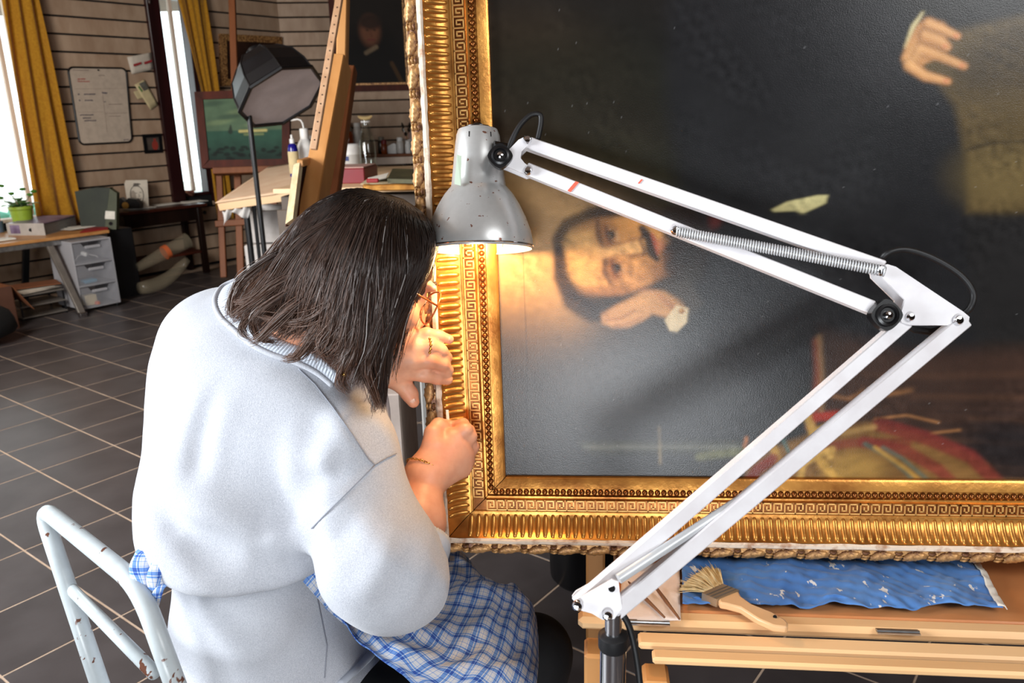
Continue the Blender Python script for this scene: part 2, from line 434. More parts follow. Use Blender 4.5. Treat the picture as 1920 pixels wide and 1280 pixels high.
MT['ink_red'] = mat('red_marker', (176, 60, 52), 0.6); MT['ink_blue'] = mat('dark_marker', (58, 60, 84), 0.6)
MT['ink_faint'] = mat('faint_marker', (158, 140, 128), 0.6)
wbd = empty('whiteboard', cen-uz*uh/2, 'white marker board with black rim and handwritten notes on the plank wall', 'whiteboard')
# true in-plane skew of the hung board
def bd(u, v, off=0.0): return bil(q, u, v)+WN*off
pts = rrect(uw, uh, 0.045)
def bdp(x, y, off): return bil(q, 0.5+x/uw, 0.5-y/uh)+WN*off
m = MB(); m.slab([bdp(x, y, 0.0) for x, y in pts], -WN*0.018); obj('board_panel', m, MT['board_white'], wbd)
m = MB(); m.tube([bdp(x, y, -0.003) for x, y in pts], 0.009, 8, closed=True); obj('rim', m, MT['black_plastic'], wbd)
def scribble(mb, u0, v0, wd, amp, seed, off=0.002, r=0.0022):
    rr = np.random.default_rng(seed); n = int(wd*160)+4; pts = []
    for i in range(n):
        t = i/(n-1); pts.append(bd(u0+wd*t+0.006*sin(i*2.3), v0+amp*sin(i*2.1+rr.random()*1.2)*(0.4+rr.random()*0.6), off))
    mb.tube(pts, r, 4)
for mm, rows in ((MT['ink_red'], [(.13, .150, .13, .010, 1), (.13, .180, .20, .009, 2)]),
                 (MT['ink_faint'], [(.08, .035, .26, .008, 3), (.50, .10, .10, .006, 12), (.62, .48, .25, .005, 13), (.60, .64, .22, .003, 14)]),
                 (MT['ink_blue'], [(.10, .345, .025, .014, 4), (.20, .345, .20, .011, 5), (.10, .425, .02, .012, 6), (.20, .425, .14, .011, 7), (.08, .615, .24, .010, 8),
                                   (.12, .655, .15, .009, 9), (.14, .69, .22, .009, 10), (.52, .33, .09, .016, 11), (.54, .445, .03, .004, 15), (.83, .965, .10, .005, 16)])):
    m = MB()
    for r_ in rows: scribble(m, *r_)
    obj('handwriting', m, mm, wbd, kind='stuff')
m = MB()
m.tube([bd(.53, .30, .002), bd(.53, .85, .002)], 0.0012, 4); m.tube([bd(.05, .275, .002), bd(.95, .27, .002)], 0.001, 4); m.tube([bd(.53, .60, .002), bd(.95, .60, .002)], 0.0012, 4); m.tube([bd(.05, .575, .002), bd(.5, .58, .002)], 0.001, 4)
obj('ruled_line', m, MT['ink_faint'], wbd)
m = MB(); m.ball(bd(.5, .03, .006), 0.008, 8); obj('magnet', m, MT['black_plastic'], wbd)
def sheet(name, pxs, off, mt, label, cat, thick=0.003, curl=0.0):
    q = quadA(pxs, off); g = [[bil(q, u, v)+WN*curl*sin(pi*u)*(1-v) for u in np.linspace(0, 1, 6)] for v in np.linspace(0, 1, 6)]
    m = MB(); m.grid(g, thick); o = obj(name, m, mt, loc=bil(q, .5, 1), label=label, cat=cat, smooth=True); return o, q
MT['paper_dim'] = mat('posted_paper', (206, 194, 178), 0.8); MT['cream'] = mat('cream_card', (206, 188, 144), 0.8)
MT['red_ink'] = mat('red_print', (158, 34, 40), 0.7); MT['photo_dark'] = mat('dark_print', (78, 74, 66), 0.6, 0, (110, 108, 98), 60); MT['green_ink'] = mat('green_print', (92, 130, 70), 0.7)
o, q = sheet('posted_notice', [(238, 107), (284, 98), (288, 130), (247, 139)], 0.03, MT['paper_dim'], 'white notice with a red line pinned beside the dark window post', 'paper', curl=0.02)
m = MB()
for u0, u1 in ((.12, .46), (.58, .92)): m.slab([bil(q, u0, .46)+WN*.022, bil(q, u1, .42)+WN*.022, bil(q, u1, .54)+WN*.022, bil(q, u0, .60)+WN*.022], WN*0.001)
obj('red_line', m, MT['red_ink'], o)
o, q = sheet('posted_leaflet', [(252, 159), (270, 149), (296, 196), (282, 206)], 0.035, MT['cream'], 'cream leaflet with a small dark picture pinned below the red-lined notice', 'paper')
m = MB(); m.slab([bil(q, u, v)+WN*.003 for u, v in ((.38, .04), (.95, .06), (.98, .36), (.45, .34))], WN*0.001); obj('printed_picture', m, MT['photo_dark'], o)
m = MB(); m.slab([bil(q, u, v)+WN*.003 for u, v in ((.15, .12), (.3, .1), (.36, .32), (.2, .33))], WN*0.001); obj('green_mark', m, MT['green_ink'], o)
sheet('posted_slip', [(250, 172), (262, 168), (270, 184), (258, 186)], 0.03, MT['cream'], 'small blank cream slip tucked under the pinned leaflet', 'paper')
q = quadA([(267, 252), (303, 250), (306, 286), (272, 288)], 0.03)
pf = empty('small_picture', bil(q, .5, 1), 'tiny dark framed picture with a red vase hung beside the window post', 'picture')
def picture_on(q, nrmv, parent, fw, mf, depth=0.03, side_pieces=True):
    for e in range(4):
        a_, b_ = q[e], q[(e+1) % 4]; cc = (q[0]+q[1]+q[2]+q[3])/4
        d_ = nrm(b_-a_); inn = nrm(np.cross(nrmv, d_)); inn = inn if (cc-a_)@inn > 0 else -inn
        m = MB(); m.slab([a_, b_, b_+(cc-b_)*0+inn*fw-d_*fw, a_+inn*fw+d_*fw], -nrmv*depth)
        obj('frame_side', m, mf, parent)
picture_on(q, WN, pf, 0.03, MT['black_plastic'])
MT['small_art'] = mat('small_still_life', (112, 96, 84), 0.5, 0, (66, 60, 58), 9)
m = MB(); m.slab([bil(q, .05, .05)-WN*.01, bil(q, .95, .05)-WN*.01, bil(q, .95, .95)-WN*.01, bil(q, .05, .95)-WN*.01], -WN*.005); obj('canvas', m, MT['small_art'], pf)
MT['vase_red'] = mat('painted_red_vase', (158, 60, 48), 0.5)
m = MB(); m.slab([bil(q, .62+.17*cos(t), .60+.25*sin(t))-WN*.0095 for t in np.linspace(0, 2*pi, 12)[:-1]], WN*.0015); m.slab([bil(q, u, v)-WN*.0095 for u, v in ((.55, .25), (.7, .25), (.66, .42), (.58, .42))], WN*.0015)
obj('painted_vase', m, MT['vase_red'], pf)
# gold-framed mirror-like picture high on the left wall
q = quadA([(414, 63), (529, 69), (528, 158), (417, 161)], 0.06)
gp = empty('gilt_picture', bil(q, .5, 1), 'small dark picture in an old gilt frame behind the softbox', 'picture')
picture_on(q, WN, gp, 0.065, MT['gold_old'], 0.05)
m = MB(); m.slab([bil(q, u, v)-WN*.02 for u, v in ((.06, .08), (.94, .08), (.94, .92), (.06, .92))], -WN*.01)
MT['umber'] = mat('dark_umber_picture', (58, 34, 24), 0.4, 0, (28, 18, 16), 5); obj('canvas', m, MT['umber'], gp)

# ================================================================ VERTEX-PAINTED PICTURES
def sstep(x, e0, e1): t = np.clip((x-e0)/(e1-e0), 0, 1); return t*t*(3-2*t)
class Paint:
    """soft strokes of oil colour evaluated at canvas points; becomes a colour attribute"""
    def __init__(s, X, Y, base): s.X = X; s.Y = Y; s.c = np.ones(X.shape+(3,))*lin(base)
    def mix(s, m, col, a=1.0):
        m = (m*a)[..., None]; s.c = s.c*(1-m)+lin(col)*m; return s
    def el(s, cx, cy, rx, ry, ang, col, a=1.0, soft=0.35, cut=None):
        t = radians(ang); dx = s.X-cx; dy = s.Y-cy
        u = (dx*cos(t)+dy*sin(t))/rx; v = (-dx*sin(t)+dy*cos(t))/ry
        m = 1-sstep(np.sqrt(u*u+v*v), 1-soft, 1+soft)
        if cut is not None: m = m*cut
        return s.mix(m, col, a)
    def dist_line(s, pts, ws=None):
        best = np.full(s.X.shape, 1e9)
        for i in range(len(pts)-1):
            ax, ay = pts[i]; bx, by = pts[i+1]; dx, dy = bx-ax, by-ay; L = dx*dx+dy*dy+1e-9
            t = np.clip(((s.X-ax)*dx+(s.Y-ay)*dy)/L, 0, 1)
            d = np.hypot(s.X-(ax+t*dx), s.Y-(ay+t*dy))
            if ws is not None: d = d/(ws[i]*(1-t)+ws[i+1]*t)
            best = np.minimum(best, d)
        return best
    def line(s, pts, w, col, a=1.0, soft=0.4):
        ws = w if hasattr(w, '__len__') else [w]*len(pts)
        return s.mix(1-sstep(s.dist_line(pts, ws), 1-soft, 1+soft), col, a)
    def poly(s, pts, col, a=1.0, soft=4):
        ins = np.zeros(s.X.shape, bool); n = len(pts)
        for i in range(n):
            x0, y0 = pts[i]; x1, y1 = pts[(i+1) % n]
            c = ((y0 > s.Y) != (y1 > s.Y)) & (s.X < (x1-x0)*(s.Y-y0)/((y1-y0) if y1 != y0 else 1e-9)+x0); ins ^= c
        d = s.dist_line(pts+[pts[0]]); sd = np.where(ins, -d, d)
        return s.mix(1-sstep(sd, -soft, soft), col, a)
def painted_sheet(name, grid, colors, rough, parent, bmp=0.25, bsc=900, coat=0.0, emis=None, rough2=None, spec=0.5):
    m, nt, b = nodes(name+'_oil_paint')
    at_ = nt.nodes.new('ShaderNodeAttribute'); at_.attribute_name = 'oil'
    nt.links.new(at_.outputs['Color'], b.inputs['Base Color'])
    b.inputs['Roughness'].default_value = rough; b.inputs['Coat Weight'].default_value = coat; b.inputs['Coat Roughness'].default_value = 0.22
    b.inputs['Specular IOR Level'].default_value = spec
    v = texco(nt)
    n1 = noise(nt, v, bsc, 2); n2 = noise(nt, v, 9, 5); ad = nt.nodes.new('ShaderNodeMath'); ad.operation = 'MULTIPLY_ADD'; ad.inputs[1].default_value = 0.5
    nt.links.new(n1, ad.inputs[0]); nt.links.new(n2, ad.inputs[2]); bump(nt, ad.outputs[0], bmp, 0.002, b)
    mb = MB(); mb.grid(grid); o = obj(name, mb, m, parent, smooth=True)
    ca = o.data.color_attributes.new('oil', 'FLOAT_COLOR', 'POINT')
    c4 = np.ones((colors.shape[0]*colors.shape[1], 4), np.float32); c4[:, :3] = colors.reshape(-1, 3); ca.data.foreach_set('color', c4.ravel())
    return o
def fbm(X, Y, sc, seed, oct=4):
    r = np.random.default_rng(seed); out = np.zeros(X.shape); amp = 1.0; tot = 0
    for k in range(oct):
        for _ in range(3):
            a = r.random()*2*pi; f = sc*(2**k)*(0.7+0.6*r.random()); out += amp*np.sin((X*cos(a)+Y*sin(a))*f+r.random()*6.28+1.5*np.sin((X*sin(a)-Y*cos(a))*f*0.7+r.random()*6)); tot += amp
        amp *= 0.55
    return out/tot

# portrait on the back wall
qs = [onplane(x, y, COR+WM*0.06, WM) for x, y in ((640, -20), (776, -22), (777, 168), (650, 172))]
s0_, z0_ = hitB(650, 172, .06); s1_, z1_ = hitB(777, 160, .06); z1t = 2.80
s0_ -= 0.12
qp = [B(s0_, z1t, .06), B(s1_, z1t, .06), B(s1_, z0_, .06), B(s0_, z0_, .06)]
pp = empty('portrait_picture', (qp[2]+qp[3])/2, 'dark portrait of a man in a gold-edged dark frame on the back wall', 'picture')
picture_on(qp, WM, pp, 0.075, MT['red_wood'], 0.06)
MT['gold_thin'] = MT['gold_old']
def inset(q, du, dv): return [bil(q, du, dv), bil(q, 1-du, dv), bil(q, 1-du, 1-dv), bil(q, du, 1-dv)]
W_, H_ = s1_-s0_, z1t-z0_
qi = inset(qp, 0.075/W_, 0.075/H_); qi = [v+WM*0.005 for v in qi]
for e in range(4):
    a_, b_ = qi[e], qi[(e+1) % 4]; m = MB(); m.beam(a_, b_, 0.03, 0.02, WM); obj('gold_edge', m, MT['gold_old'], pp)
g = np.array([[bil(qi, u, v)-WM*.02 for u in np.linspace(0, 1, 60)] for v in np.linspace(0, 1, 90)])
U_, V_ = np.meshgrid(np.linspace(0, 1, 60)*100, np.linspace(0, 1, 90)*100*H_/W_)
pt = Paint(U_, V_, (30, 24, 20)); hh = 100*H_/W_
fx, fy = 48, hh*0.42
pt.el(fx+4, fy+60, 55, 60, 0, (18, 15, 14), 0.9, 0.3).el(fx, fy, 15, 20, 0, (120, 76, 54), 0.8, 0.4).el(fx+2, fy-12, 17, 10, 0, (40, 28, 22), 0.9).el(fx-4, fy-1, 2, 1.5, 0, (40, 26, 20), .7).el(fx+7, fy-1, 2, 1.5, 0, (40, 26, 20), .7).line([(fx+1, fy), (fx+2, fy+7)], 1.4, (96, 58, 42), .7).line([(fx-4, fy+12), (fx+6, fy+12)], 1.5, (104, 50, 44), .7)
pt.line([(fx-8, fy+30), (fx+8, fy+22)], 3, (130, 110, 86), .7).line([(fx+30, fy+45), (fx+45, fy+75)], 3, (80, 56, 30), .6)
painted_sheet('canvas', g, pt.c*(1+0.25*fbm(U_, V_, .08, 3))[..., None], 0.6, pp, 0.1, 300, spec=.15)
# ================================================================ LEFT DESK AND WHAT STANDS ON IT
ZD = 0.605
e0 = atz(205, 431, ZD); nD = e0@WN; sD = e0@WA
def L(s, n, z): return WA*s+WN*n+Z3*z           # room coordinates along/out of the left wall
dk = empty('work_desk', L(sD-0.9, nD-0.35, 0), 'desk with orange-brown top and splayed silver legs under the left window', 'desk')
m = MB(); m.box(L(sD-0.95, nD-0.36, ZD-0.012), 1.9, 0.72, 0.024, AXA, 0.003); obj('desk_top', m, MT['oak'], dk)
m = MB(); m.box(L(sD-0.95, nD-0.02, ZD-0.045), 1.86, 0.03, 0.04, AXA, 0.003); obj('apron_rail', m, MT['steel'], dk)
MT['leg_grey'] = mat('grey_metal_leg', (148, 140, 132), 0.35, 0.6)
lf = atz(155, 590, 0.012)
m = MB(); m.beam(L(sD-0.47, nD-0.03, ZD-0.05), lf, 0.05, 0.028, WA, 0.004); obj('leg', m, MT['leg_grey'], dk)
m = MB(); m.box(atz(155, 590, 0.02), 0.055, 0.04, 0.04, AXA, 0.004); obj('foot', m, MT['chrome'], dk)
m = MB(); m.beam(L(sD-0.52, nD-0.3, ZD-0.03), L(sD-0.50, nD-0.62, 0.0), 0.05, 0.03, WA, 0.004); obj('leg', m, MT['black_metal'], dk)
m = MB(); m.beam(L(sD-1.75, nD-0.05, ZD-0.03), L(sD-1.75, nD-0.05, 0.0), 0.05, 0.03, WA, 0.004); obj('leg', m, MT['leg_grey'], dk)
# binder lying flat
MT['binder_purple'] = mat('mauve_binder_cover', (150, 132, 160), 0.4, 0, (96, 76, 104), 10); MT['binder_edge'] = mat('grey_binder_spine', (182, 174, 166), 0.5); MT['pages'] = mat('stack_of_pages', (150, 148, 144), 0.8, 0, (110, 108, 104), 60, (1, 1, 12))
p0 = atz(16, 441, ZD); p1 = atz(86, 441, ZD); p2 = atz(146, 424, ZD); dx_ = p1-p0; dy_ = p2-p1
bn = empty('ring_binder', (p0+p2)/2, 'thick lever-arch binder with a mauve cover lying on the desk', 'binder')
hB = 0.095
for nm, za, zb, mm in (('back_cover', 0.0, 0.004, 'binder_edge'), ('page_block', 0.006, hB-0.01, 'pages'), ('front_cover', hB-0.006, hB, 'binder_purple')):
    m = MB(); ins = 0.012 if nm == 'page_block' else 0
    c_ = [p0+dx_*.02, p1, p1+dy_, p0+dy_]; cc = sum(c_)/4; c_ = [v+(cc-v)*ins*3 for v in c_]
    m.slab([v+Z3*za for v in c_], Z3*(zb-za)); obj(nm, m, MT[mm], bn)
m = MB(); m.slab([p0, p1, p1+Z3*hB, p0+Z3*hB], -nrm(np.cross(dx_, Z3))*-0.004); obj('spine', m, MT['binder_edge'], bn)
m = MB(); cc = p0+dx_*.62+Z3*hB*.45; m.cyl(cc+WN*0.012, cc-WN*0.004, 0.014); obj('finger_hole', m, MT['black_plastic'], bn)
m = MB(); m.slab([p0+dx_*a+Z3*hB*b_+WN*.010 for a, b_ in ((.06, .15), (.32, .15), (.32, .85), (.06, .85))], WN*.001); obj('spine_label', m, MT['binder_purple'], bn)
# plant in lime pot
MT['lime'] = mat('lime_green_pot', (150, 176, 52), 0.45); MT['leaf'] = cloth('bright_green_leaf', (96, 150, 40), (60, 112, 26), 0.45, 0.5, 20, 0.1); MT['stem'] = mat('brown_stem', (120, 110, 70), 0.7)
pc = L(0, 0, 0); pc = P(43, 412, depth_at_z(86, 430, ZD)-0.10); pc[2] = ZD
kk = (depth_at_z(86, 430, ZD)-0.10)/FPX
pl = empty('potted_plant', pc, 'leggy green plant in a lime green pot on the desk before the window', 'plant')
m = MB(); m.lathe(pc, Z3, [(14*kk, 0), (16*kk, 12*kk), (19*kk, 40*kk), (21*kk, 42*kk), (21*kk, 47*kk), (19*kk, 47*kk), (17*kk, 38*kk)], 20); obj('pot', m, MT['lime'], pl)
for k in range(11):
    a = k*2.4; rr = (14+10*rng.random())*kk; h = (48+16*rng.random())*kk
    c_ = pc+Z3*h+np.array([cos(a), sin(a), 0])*rr
    d_ = nrm(np.array([cos(a), sin(a), 0.3])); s_ = nrm(np.cross(d_, Z3)); g = [[c_+d_*((u-.5)*26*kk)+s_*((v-.5)*20*kk*sin(pi*min(max(u, .06), .97)))+Z3*(-4*kk*(u-.4)**2*4) for v in np.linspace(0, 1, 4)] for u in np.linspace(0, 1, 7)]
    m = MB(); m.grid(g, 0.001); obj('leaf', m, MT['leaf'], pl, smooth=True)
for k, (dx, dy) in enumerate(((-28, -84), (-12, -70), (10, -78), (22, -68), (-34, -62), (30, -74))):
    top = pc+CR*dx*kk+Z3*(-dy)*kk; m = MB(); m.tube([pc+Z3*40*kk, pc+CR*dx*.4*kk+Z3*(-dy*.75)*kk, top], 0.0028, 5)
    st = obj('stem', m, MT['stem'], pl)
    m = MB(); m.ball(top, 5.5*kk, 7, (1.2, .8, .6)); obj('leaf_tip', m, MT['leaf'], st, smooth=True)
# red folder and papers at the desk end
MT['red_card'] = mat('red_card_folder', (150, 26, 30), 0.5)
m = MB(); q_ = [atz(150, 437, ZD), atz(203, 430, ZD), atz(200, 424, ZD), atz(160, 430, ZD)]; m.slab([v+Z3*.001 for v in q_], Z3*.008)
obj('card_folder', m, MT['red_card'], loc=q_[0], label='thin red card folder lying on the right end of the desk', cat='folder', smooth=False)
m = MB()
for k in range(3): m.box(atz(150+6*k, 431-k, ZD)+Z3*(0.011+.003*k)-WN*.06, 0.2, 0.14, 0.002, [nrm(WA+WN*(.2*k-.2)), nrm(WN-WA*(.2*k-.2)), Z3])
obj('loose_papers', m, MT['paper'], loc=atz(150, 431, ZD), label='few loose papers lying between the binder and red folder', cat='paper', smooth=False)
# small pale stapler-like dispenser at the far left of the desk
pp_ = atz(8, 452, ZD); m = MB(); m.box(pp_+Z3*.01-WN*.03, 0.16, 0.1, 0.012, AXA, .003); obj('notepad', m, MT['paper'], loc=pp_, label='pale notepad on the desk at the left edge in front of the binder', cat='notepad')
# pencil pot cluster at extreme left
q0 = atz(6, 436, ZD)-WN*.05; pj = empty('pencil_pot', q0, 'small blue-grey pot with pencils left of the binder', 'pot')
MT['slate_blue'] = mat('slate_blue_pot', (70, 84, 100), 0.4); m = MB(); m.lathe(q0, Z3, [(.03, 0), (.033, .09), (.029, .09), (.027, .01)], 14); obj('cup', m, MT['slate_blue'], pj)
for k in range(4):
    m = MB(); a = k*1.7; m.cyl(q0+Z3*.02, q0+np.array([.02*cos(a), .02*sin(a), .15+.01*k]), .0035, 6); obj('pencil', m, MT[('ink_red', 'oak', 'white', 'lime')[k]], pj)

# plastic drawer tower ------------------------------------------------
MT['frost'] = frosted('clear_drawer_plastic', (190, 190, 196), 0.22, 0.25); MT['frost2'] = frosted('milky_drawer_frame', (196, 194, 198), 0.5, 0.3)
fl = atz(154, 581, 0.03); fr_ = atz(227, 566, 0.03); fw_ = np.linalg.norm(fr_-fl); fx_ = nrm(fr_-fl); fx_[2] = 0; fx_ = nrm(fx_); fn_ = np.array([fx_[1], -fx_[0], 0]); fn_ = fn_ if fn_@WN > 0 else -fn_
AD = [fx_, fn_, Z3]; hT = 0.535; dT = 0.38; tc_ = (fl+fr_)/2
tw = empty('drawer_tower', (tc_[0], tc_[1], 0), 'translucent plastic tower of three drawers under the desk end', 'drawer unit')
def T_(x, y, z): return np.array([tc_[0], tc_[1], 0])+fx_*x+fn_*y+Z3*z
m = MB()
for x in (-fw_/2+.006, fw_/2-.006): m.box(T_(x, -dT/2, .03+hT/2), .012, dT, hT, AD, .003)
for k in range(4): m.box(T_(0, -dT/2, .035+k*(hT-.01)/3), fw_, dT, .012, AD, .003)
m.box(T_(0, -dT+.004, .03+hT/2), fw_, .006, hT, AD); obj('housing', m, MT['frost2'], tw)
for k in range(3):
    zc = .042+k*(hT-.01)/3; hd = hT/3-.022; m = MB()
    wd = fw_-.034; z_ = zc+hd
    prof = [(-wd/2, zc), (wd/2, zc), (wd/2, z_), (wd*.30, z_), (wd*.24, z_-.028), (-wd*.24, z_-.028), (-wd*.30, z_), (-wd/2, z_)]
    m.slab([T_(x, .004, z) for x, z in prof], -fn_*.005)
    m.box(T_(0, -dT/2+.01, zc+.003), wd, dT-.03, .004, AD)
    for x in (-wd/2, wd/2): m.box(T_(x, -dT/2+.01, zc+hd/2), .003, dT-.03, hd, AD)
    dr = obj('drawer', m, MT['frost'], tw)
    m = MB(); m.box(T_(0, .010, z_-.034), wd*.42, .016, .022, AD, .004); obj('handle', m, MT['frost2'], dr)
def thing_in(name, label, cat, c, mk, mt): 
    m = MB(); mk(m, c); obj(name, m, MT[mt], loc=c, label=label, cat=cat)
MT['blue_cloth'] = mat('turquoise_packet', (60, 130, 160), 0.6); MT['orange_p'] = mat('orange_plastic', (190, 92, 48), 0.5)
c_ = T_(-.03, -.08, .052+2*(hT-.01)/3); thing_in('white_plug', 'white plug with a curled lead in the top plastic drawer', 'plug', c_, lambda m, c: (m.box(c+Z3*.05, .05, .03, .03, [nrm([1, 0, -.4]), [0, 1, 0], nrm([.4, 0, 1])], .005), m.tube([c+Z3*.05, c+fx_*.05+Z3*.035, c+fx_*.09+Z3*.02, c+fx_*.10+Z3*.008], .004, 6), m.tube([c+Z3*.05, c-fx_*.05+Z3*.04, c-fx_*.08+Z3*.004], .003, 6)), 'white')
c_ = T_(-.04, -.06, .050+1*(hT-.01)/3); thing_in('blue_packet', 'turquoise packet lying in the middle plastic drawer', 'packet', c_, lambda m, c: m.box(c+Z3*.014, .1, .09, .026, AD, .006), 'blue_cloth')
c_ = T_(-.06, -.07, .048); thing_in('cream_carton', 'cream carton standing in the bottom plastic drawer', 'box', c_, lambda m, c: m.box(c+Z3*.04, .09, .09, .08, AD, .003), 'cream')
c_ = T_(-.02, -.02, .048); thing_in('orange_cap', 'small orange cap in the bottom plastic drawer', 'cap', c_, lambda m, c: m.lathe(c, Z3, [(.022, 0), (.022, .018), (.015, .026)], 12), 'orange_p')
for x in (-1, 1):
    for y in (-.03, -dT+.03): m = MB(); m.lathe(T_(x*(fw_/2-.02), y, .0), Z3, [(.01, 0), (.014, .01), (.014, .03)], 8); obj('castor', m, MT['black_plastic'], tw)

# dark writing table -------------------------------------------------
ZT = 0.675
f0 = atz(222, 399, ZT); f1 = atz(392, 381, ZT); nT_ = f0@WN; s0T = f0@WA; s1T = f1@WA
nT_ = (f0@WN+f1@WN)/2
wt = empty('writing_table', L((s0T+s1T)/2, nT_-.25, 0), 'dark brown wooden writing table with turned knob against the plank wall', 'table')
nb_ = CA+0.03; dpt = nT_-nb_
m = MB(); m.box(L((s0T+s1T)/2, (nT_+nb_)/2, ZT-.014), s1T-s0T, dpt, .028, AXA, .006); obj('table_top', m, wood('red_brown_table_top', (70, 30, 20), (44, 18, 12), 0.3, axis=0), wt)
m = MB(); m.box(L((s0T+s1T)/2, (nT_+nb_)/2, ZT-.09), s1T-s0T-.08, dpt-.06, .12, AXA, .004); obj('apron', m, MT['dark_wood'], wt)
for s in (s0T+.07, s1T-.07):
    for n_ in (nT_-.05, nb_+.05):
        m = MB(); m.box(L(s, n_, (ZT-.03)/2), .055, .055, ZT-.03, AXA, .006); obj('leg', m, MT['dark_wood'], wt)
m = MB(); m.box(L((s0T+s1T)/2, nT_-.18, .21), s1T-s0T-.1, .26, .02, AXA, .004); obj('low_shelf', m, MT['red_wood'], wt)
m = MB(); kc = L(s1T-.0, nT_-.12, ZT-.10); m.lathe(kc, WA, [(.008, 0), (.008, .02), (.019, .03), (.019, .045), (.008, .052)], 12); obj('knob', m, MT['black_metal'], wt)
# green magazine box standing between
MT['dark_green'] = mat('dark_green_card', (42, 47, 34), 0.6, 0, (32, 37, 27), 6)
gb0 = atz(186, 431, ZD-.0); 
gq = [atz(150, 430, ZD), atz(217, 431, ZD)]
gx = nrm((gq[1]-gq[0])*[1, 1, 0]); 
gd = depth_at_z(186, 431, ZD)+.12
def G(x, y): return P(x, y, gd)
gbx = empty('magazine_box', G(182, 430), 'dark green card magazine box with a white label beside the desk end', 'box')
m = MB(); bk = nrm(CF*[1, 1, 0]); m.slab([G(140, 359), G(175, 352), G(206, 352), G(196, 428), G(152, 424)], bk*.06); obj('box_side', m, MT['dark_green'], gbx)
m = MB(); m.slab([G(205, 353), G(219, 362), G(218, 430), G(196, 430)], bk*.05); obj('box_spine', m, mat('olive_card_spine', (66, 70, 48), 0.5), gbx)
m = MB(); m.slab([G(198.5, 395)-bk*.004, G(216, 396)-bk*.004, G(216, 411)-bk*.004, G(197, 410)-bk*.004], -bk*.002); obj('label_card', m, MT['paper'], gbx)
m = MB(); m.cyl(G(208, 419)-bk*.006, G(208, 419), .016, 14); obj('finger_hole', m, MT['black_plastic'], gbx)
m = MB(); gs = G(182, 430); m.box([gs[0]+.06, gs[1]+.14, (gs[2]-.012)/2+.0], .20, .26, gs[2]-.004, AXA, .004)
obj('side_shelf', m, MT['black_metal'], loc=(gs[0], gs[1]+.12, 0), label='low black cabinet between desk and writing table', cat='cabinet')

# on the writing table
dW = lambda x, y: depth_at_z(x, y, ZT)
def stand_print(x0, x1, y0, y1, name, label, cat, mt, lean=6):
    d = dW((x0+x1)/2, y1)-.12; q = [P(x0, y0+1, d+.03), P(x1-3, y0, d+.03), P(x1, y1, d), P(x0+8, y1, d)]
    m = MB(); m.slab(q, CF*.004); return obj(name, m, mt, loc=(q[2]+q[3])/2, label=label, cat=cat, smooth=False), q
MT['print_pale'] = mat('pale_print', (206, 196, 180), 0.6)
o, q = stand_print(232, 279, 337, 388, 'portrait_print', 'pale pencil-style print of a smiling child propped on the writing table', 'print', MT['print_pale'])
MT['pencil'] = mat('graphite_line', (84, 78, 72), 0.7); MT['pencil_soft'] = mat('graphite_shade', (160, 148, 134), 0.7)
def on(u, v, o_=.003): return bil(q, u, v)-CF*o_
m = MB(); m.tube([on(.5+.30*cos(t), .55+.34*sin(t)) for t in np.linspace(0, 2*pi, 20)], .003, 4)
m.tube([on(.42, .5), on(.47, .48), on(.52, .5)], .002, 4); m.tube([on(.62, .47), on(.67, .45), on(.72, .48)], .002, 4); m.tube([on(.48, .70), on(.58, .76), on(.68, .69)], .003, 4); m.tube([on(.58, .52), on(.62, .61), on(.57, .62)], .002, 4)
for k in range(7): m.tube([on(.38+.04*k, .24), on(.42+.03*k, .12+.02*(k % 2)), on(.52+.03*k, .16)], .003, 4)
obj('pencil_drawing', m, MT['pencil'], o)
m = MB(); m.slab([on(.33+.13*cos(t), .6+.22*sin(t), .002) for t in np.linspace(0, 2*pi, 12)[:-1]], -CF*.0006); obj('pencil_shading', m, MT['pencil_soft'], o)
c_ = P(240, 391, dW(240, 390)-.22); m = MB(); kk = dW(240, 390)/FPX
tdp = empty('tape_dispenser', c_, 'black tape dispenser with a yellow roll in front of the print', 'dispenser')
m.slab([c_+CR*x*kk+CU*y*kk for x, y in ((-20, 0), (22, 0), (22, 8), (14, 17), (0, 19), (-6, 13), (-14, 20), (-20, 12))], bk*.07); obj('body', m, MT['black_plastic'], tdp)
m = MB(); m.cyl(c_-CR*4*kk+CU*6*kk-bk*.012, c_-CR*4*kk+CU*6*kk-bk*.0005, 6*kk, 14); obj('tape_roll', m, mat('yellow_tape', (186, 140, 62), .5), tdp)
MT['pinkpaper'] = mat('patterned_wrapping_paper', (160, 108, 84), 0.7, 0, (92, 42, 34), 18, lo=.42, hi=.5)
d = dW(320, 378); m = MB(); g = [[P(280+84*u, 366-2*u-8*sin(pi*min(1, u*1.1))*sin(pi*v)*(1-.5*u)+8*(v-.5), d-.05+.1*v) for v in np.linspace(0, 1, 6)] for u in np.linspace(0, 1, 10)]
m.grid(g, .02); obj('wrapping_paper', m, MT['pinkpaper'], smooth=True, loc=P(320, 372, d), label='crumpled rust-patterned wrapping paper lying by the window foot', cat='paper')
for k, (x, y, lab) in enumerate(((310, 384, 'open white booklet lying at the front of the writing table'), (362, 379, 'stack of white sheets under the narrow window'), (262, 391, 'thin pale envelope lying at the left of the writing table'))):
    c_ = atz(x, y, ZT); m = MB()
    for j in range(2): m.box(c_+Z3*(.004+.006*j), .26-.06*j, .12, .005, [nrm(WA+WN*.1*(k-1+j)), nrm(WN-WA*.1*(k-1+j)), Z3], .001)
    obj(('booklet', 'paper_stack', 'envelope')[k], m, MT['paper'], loc=c_, label=lab, cat=('booklet', 'paper', 'envelope')[k])
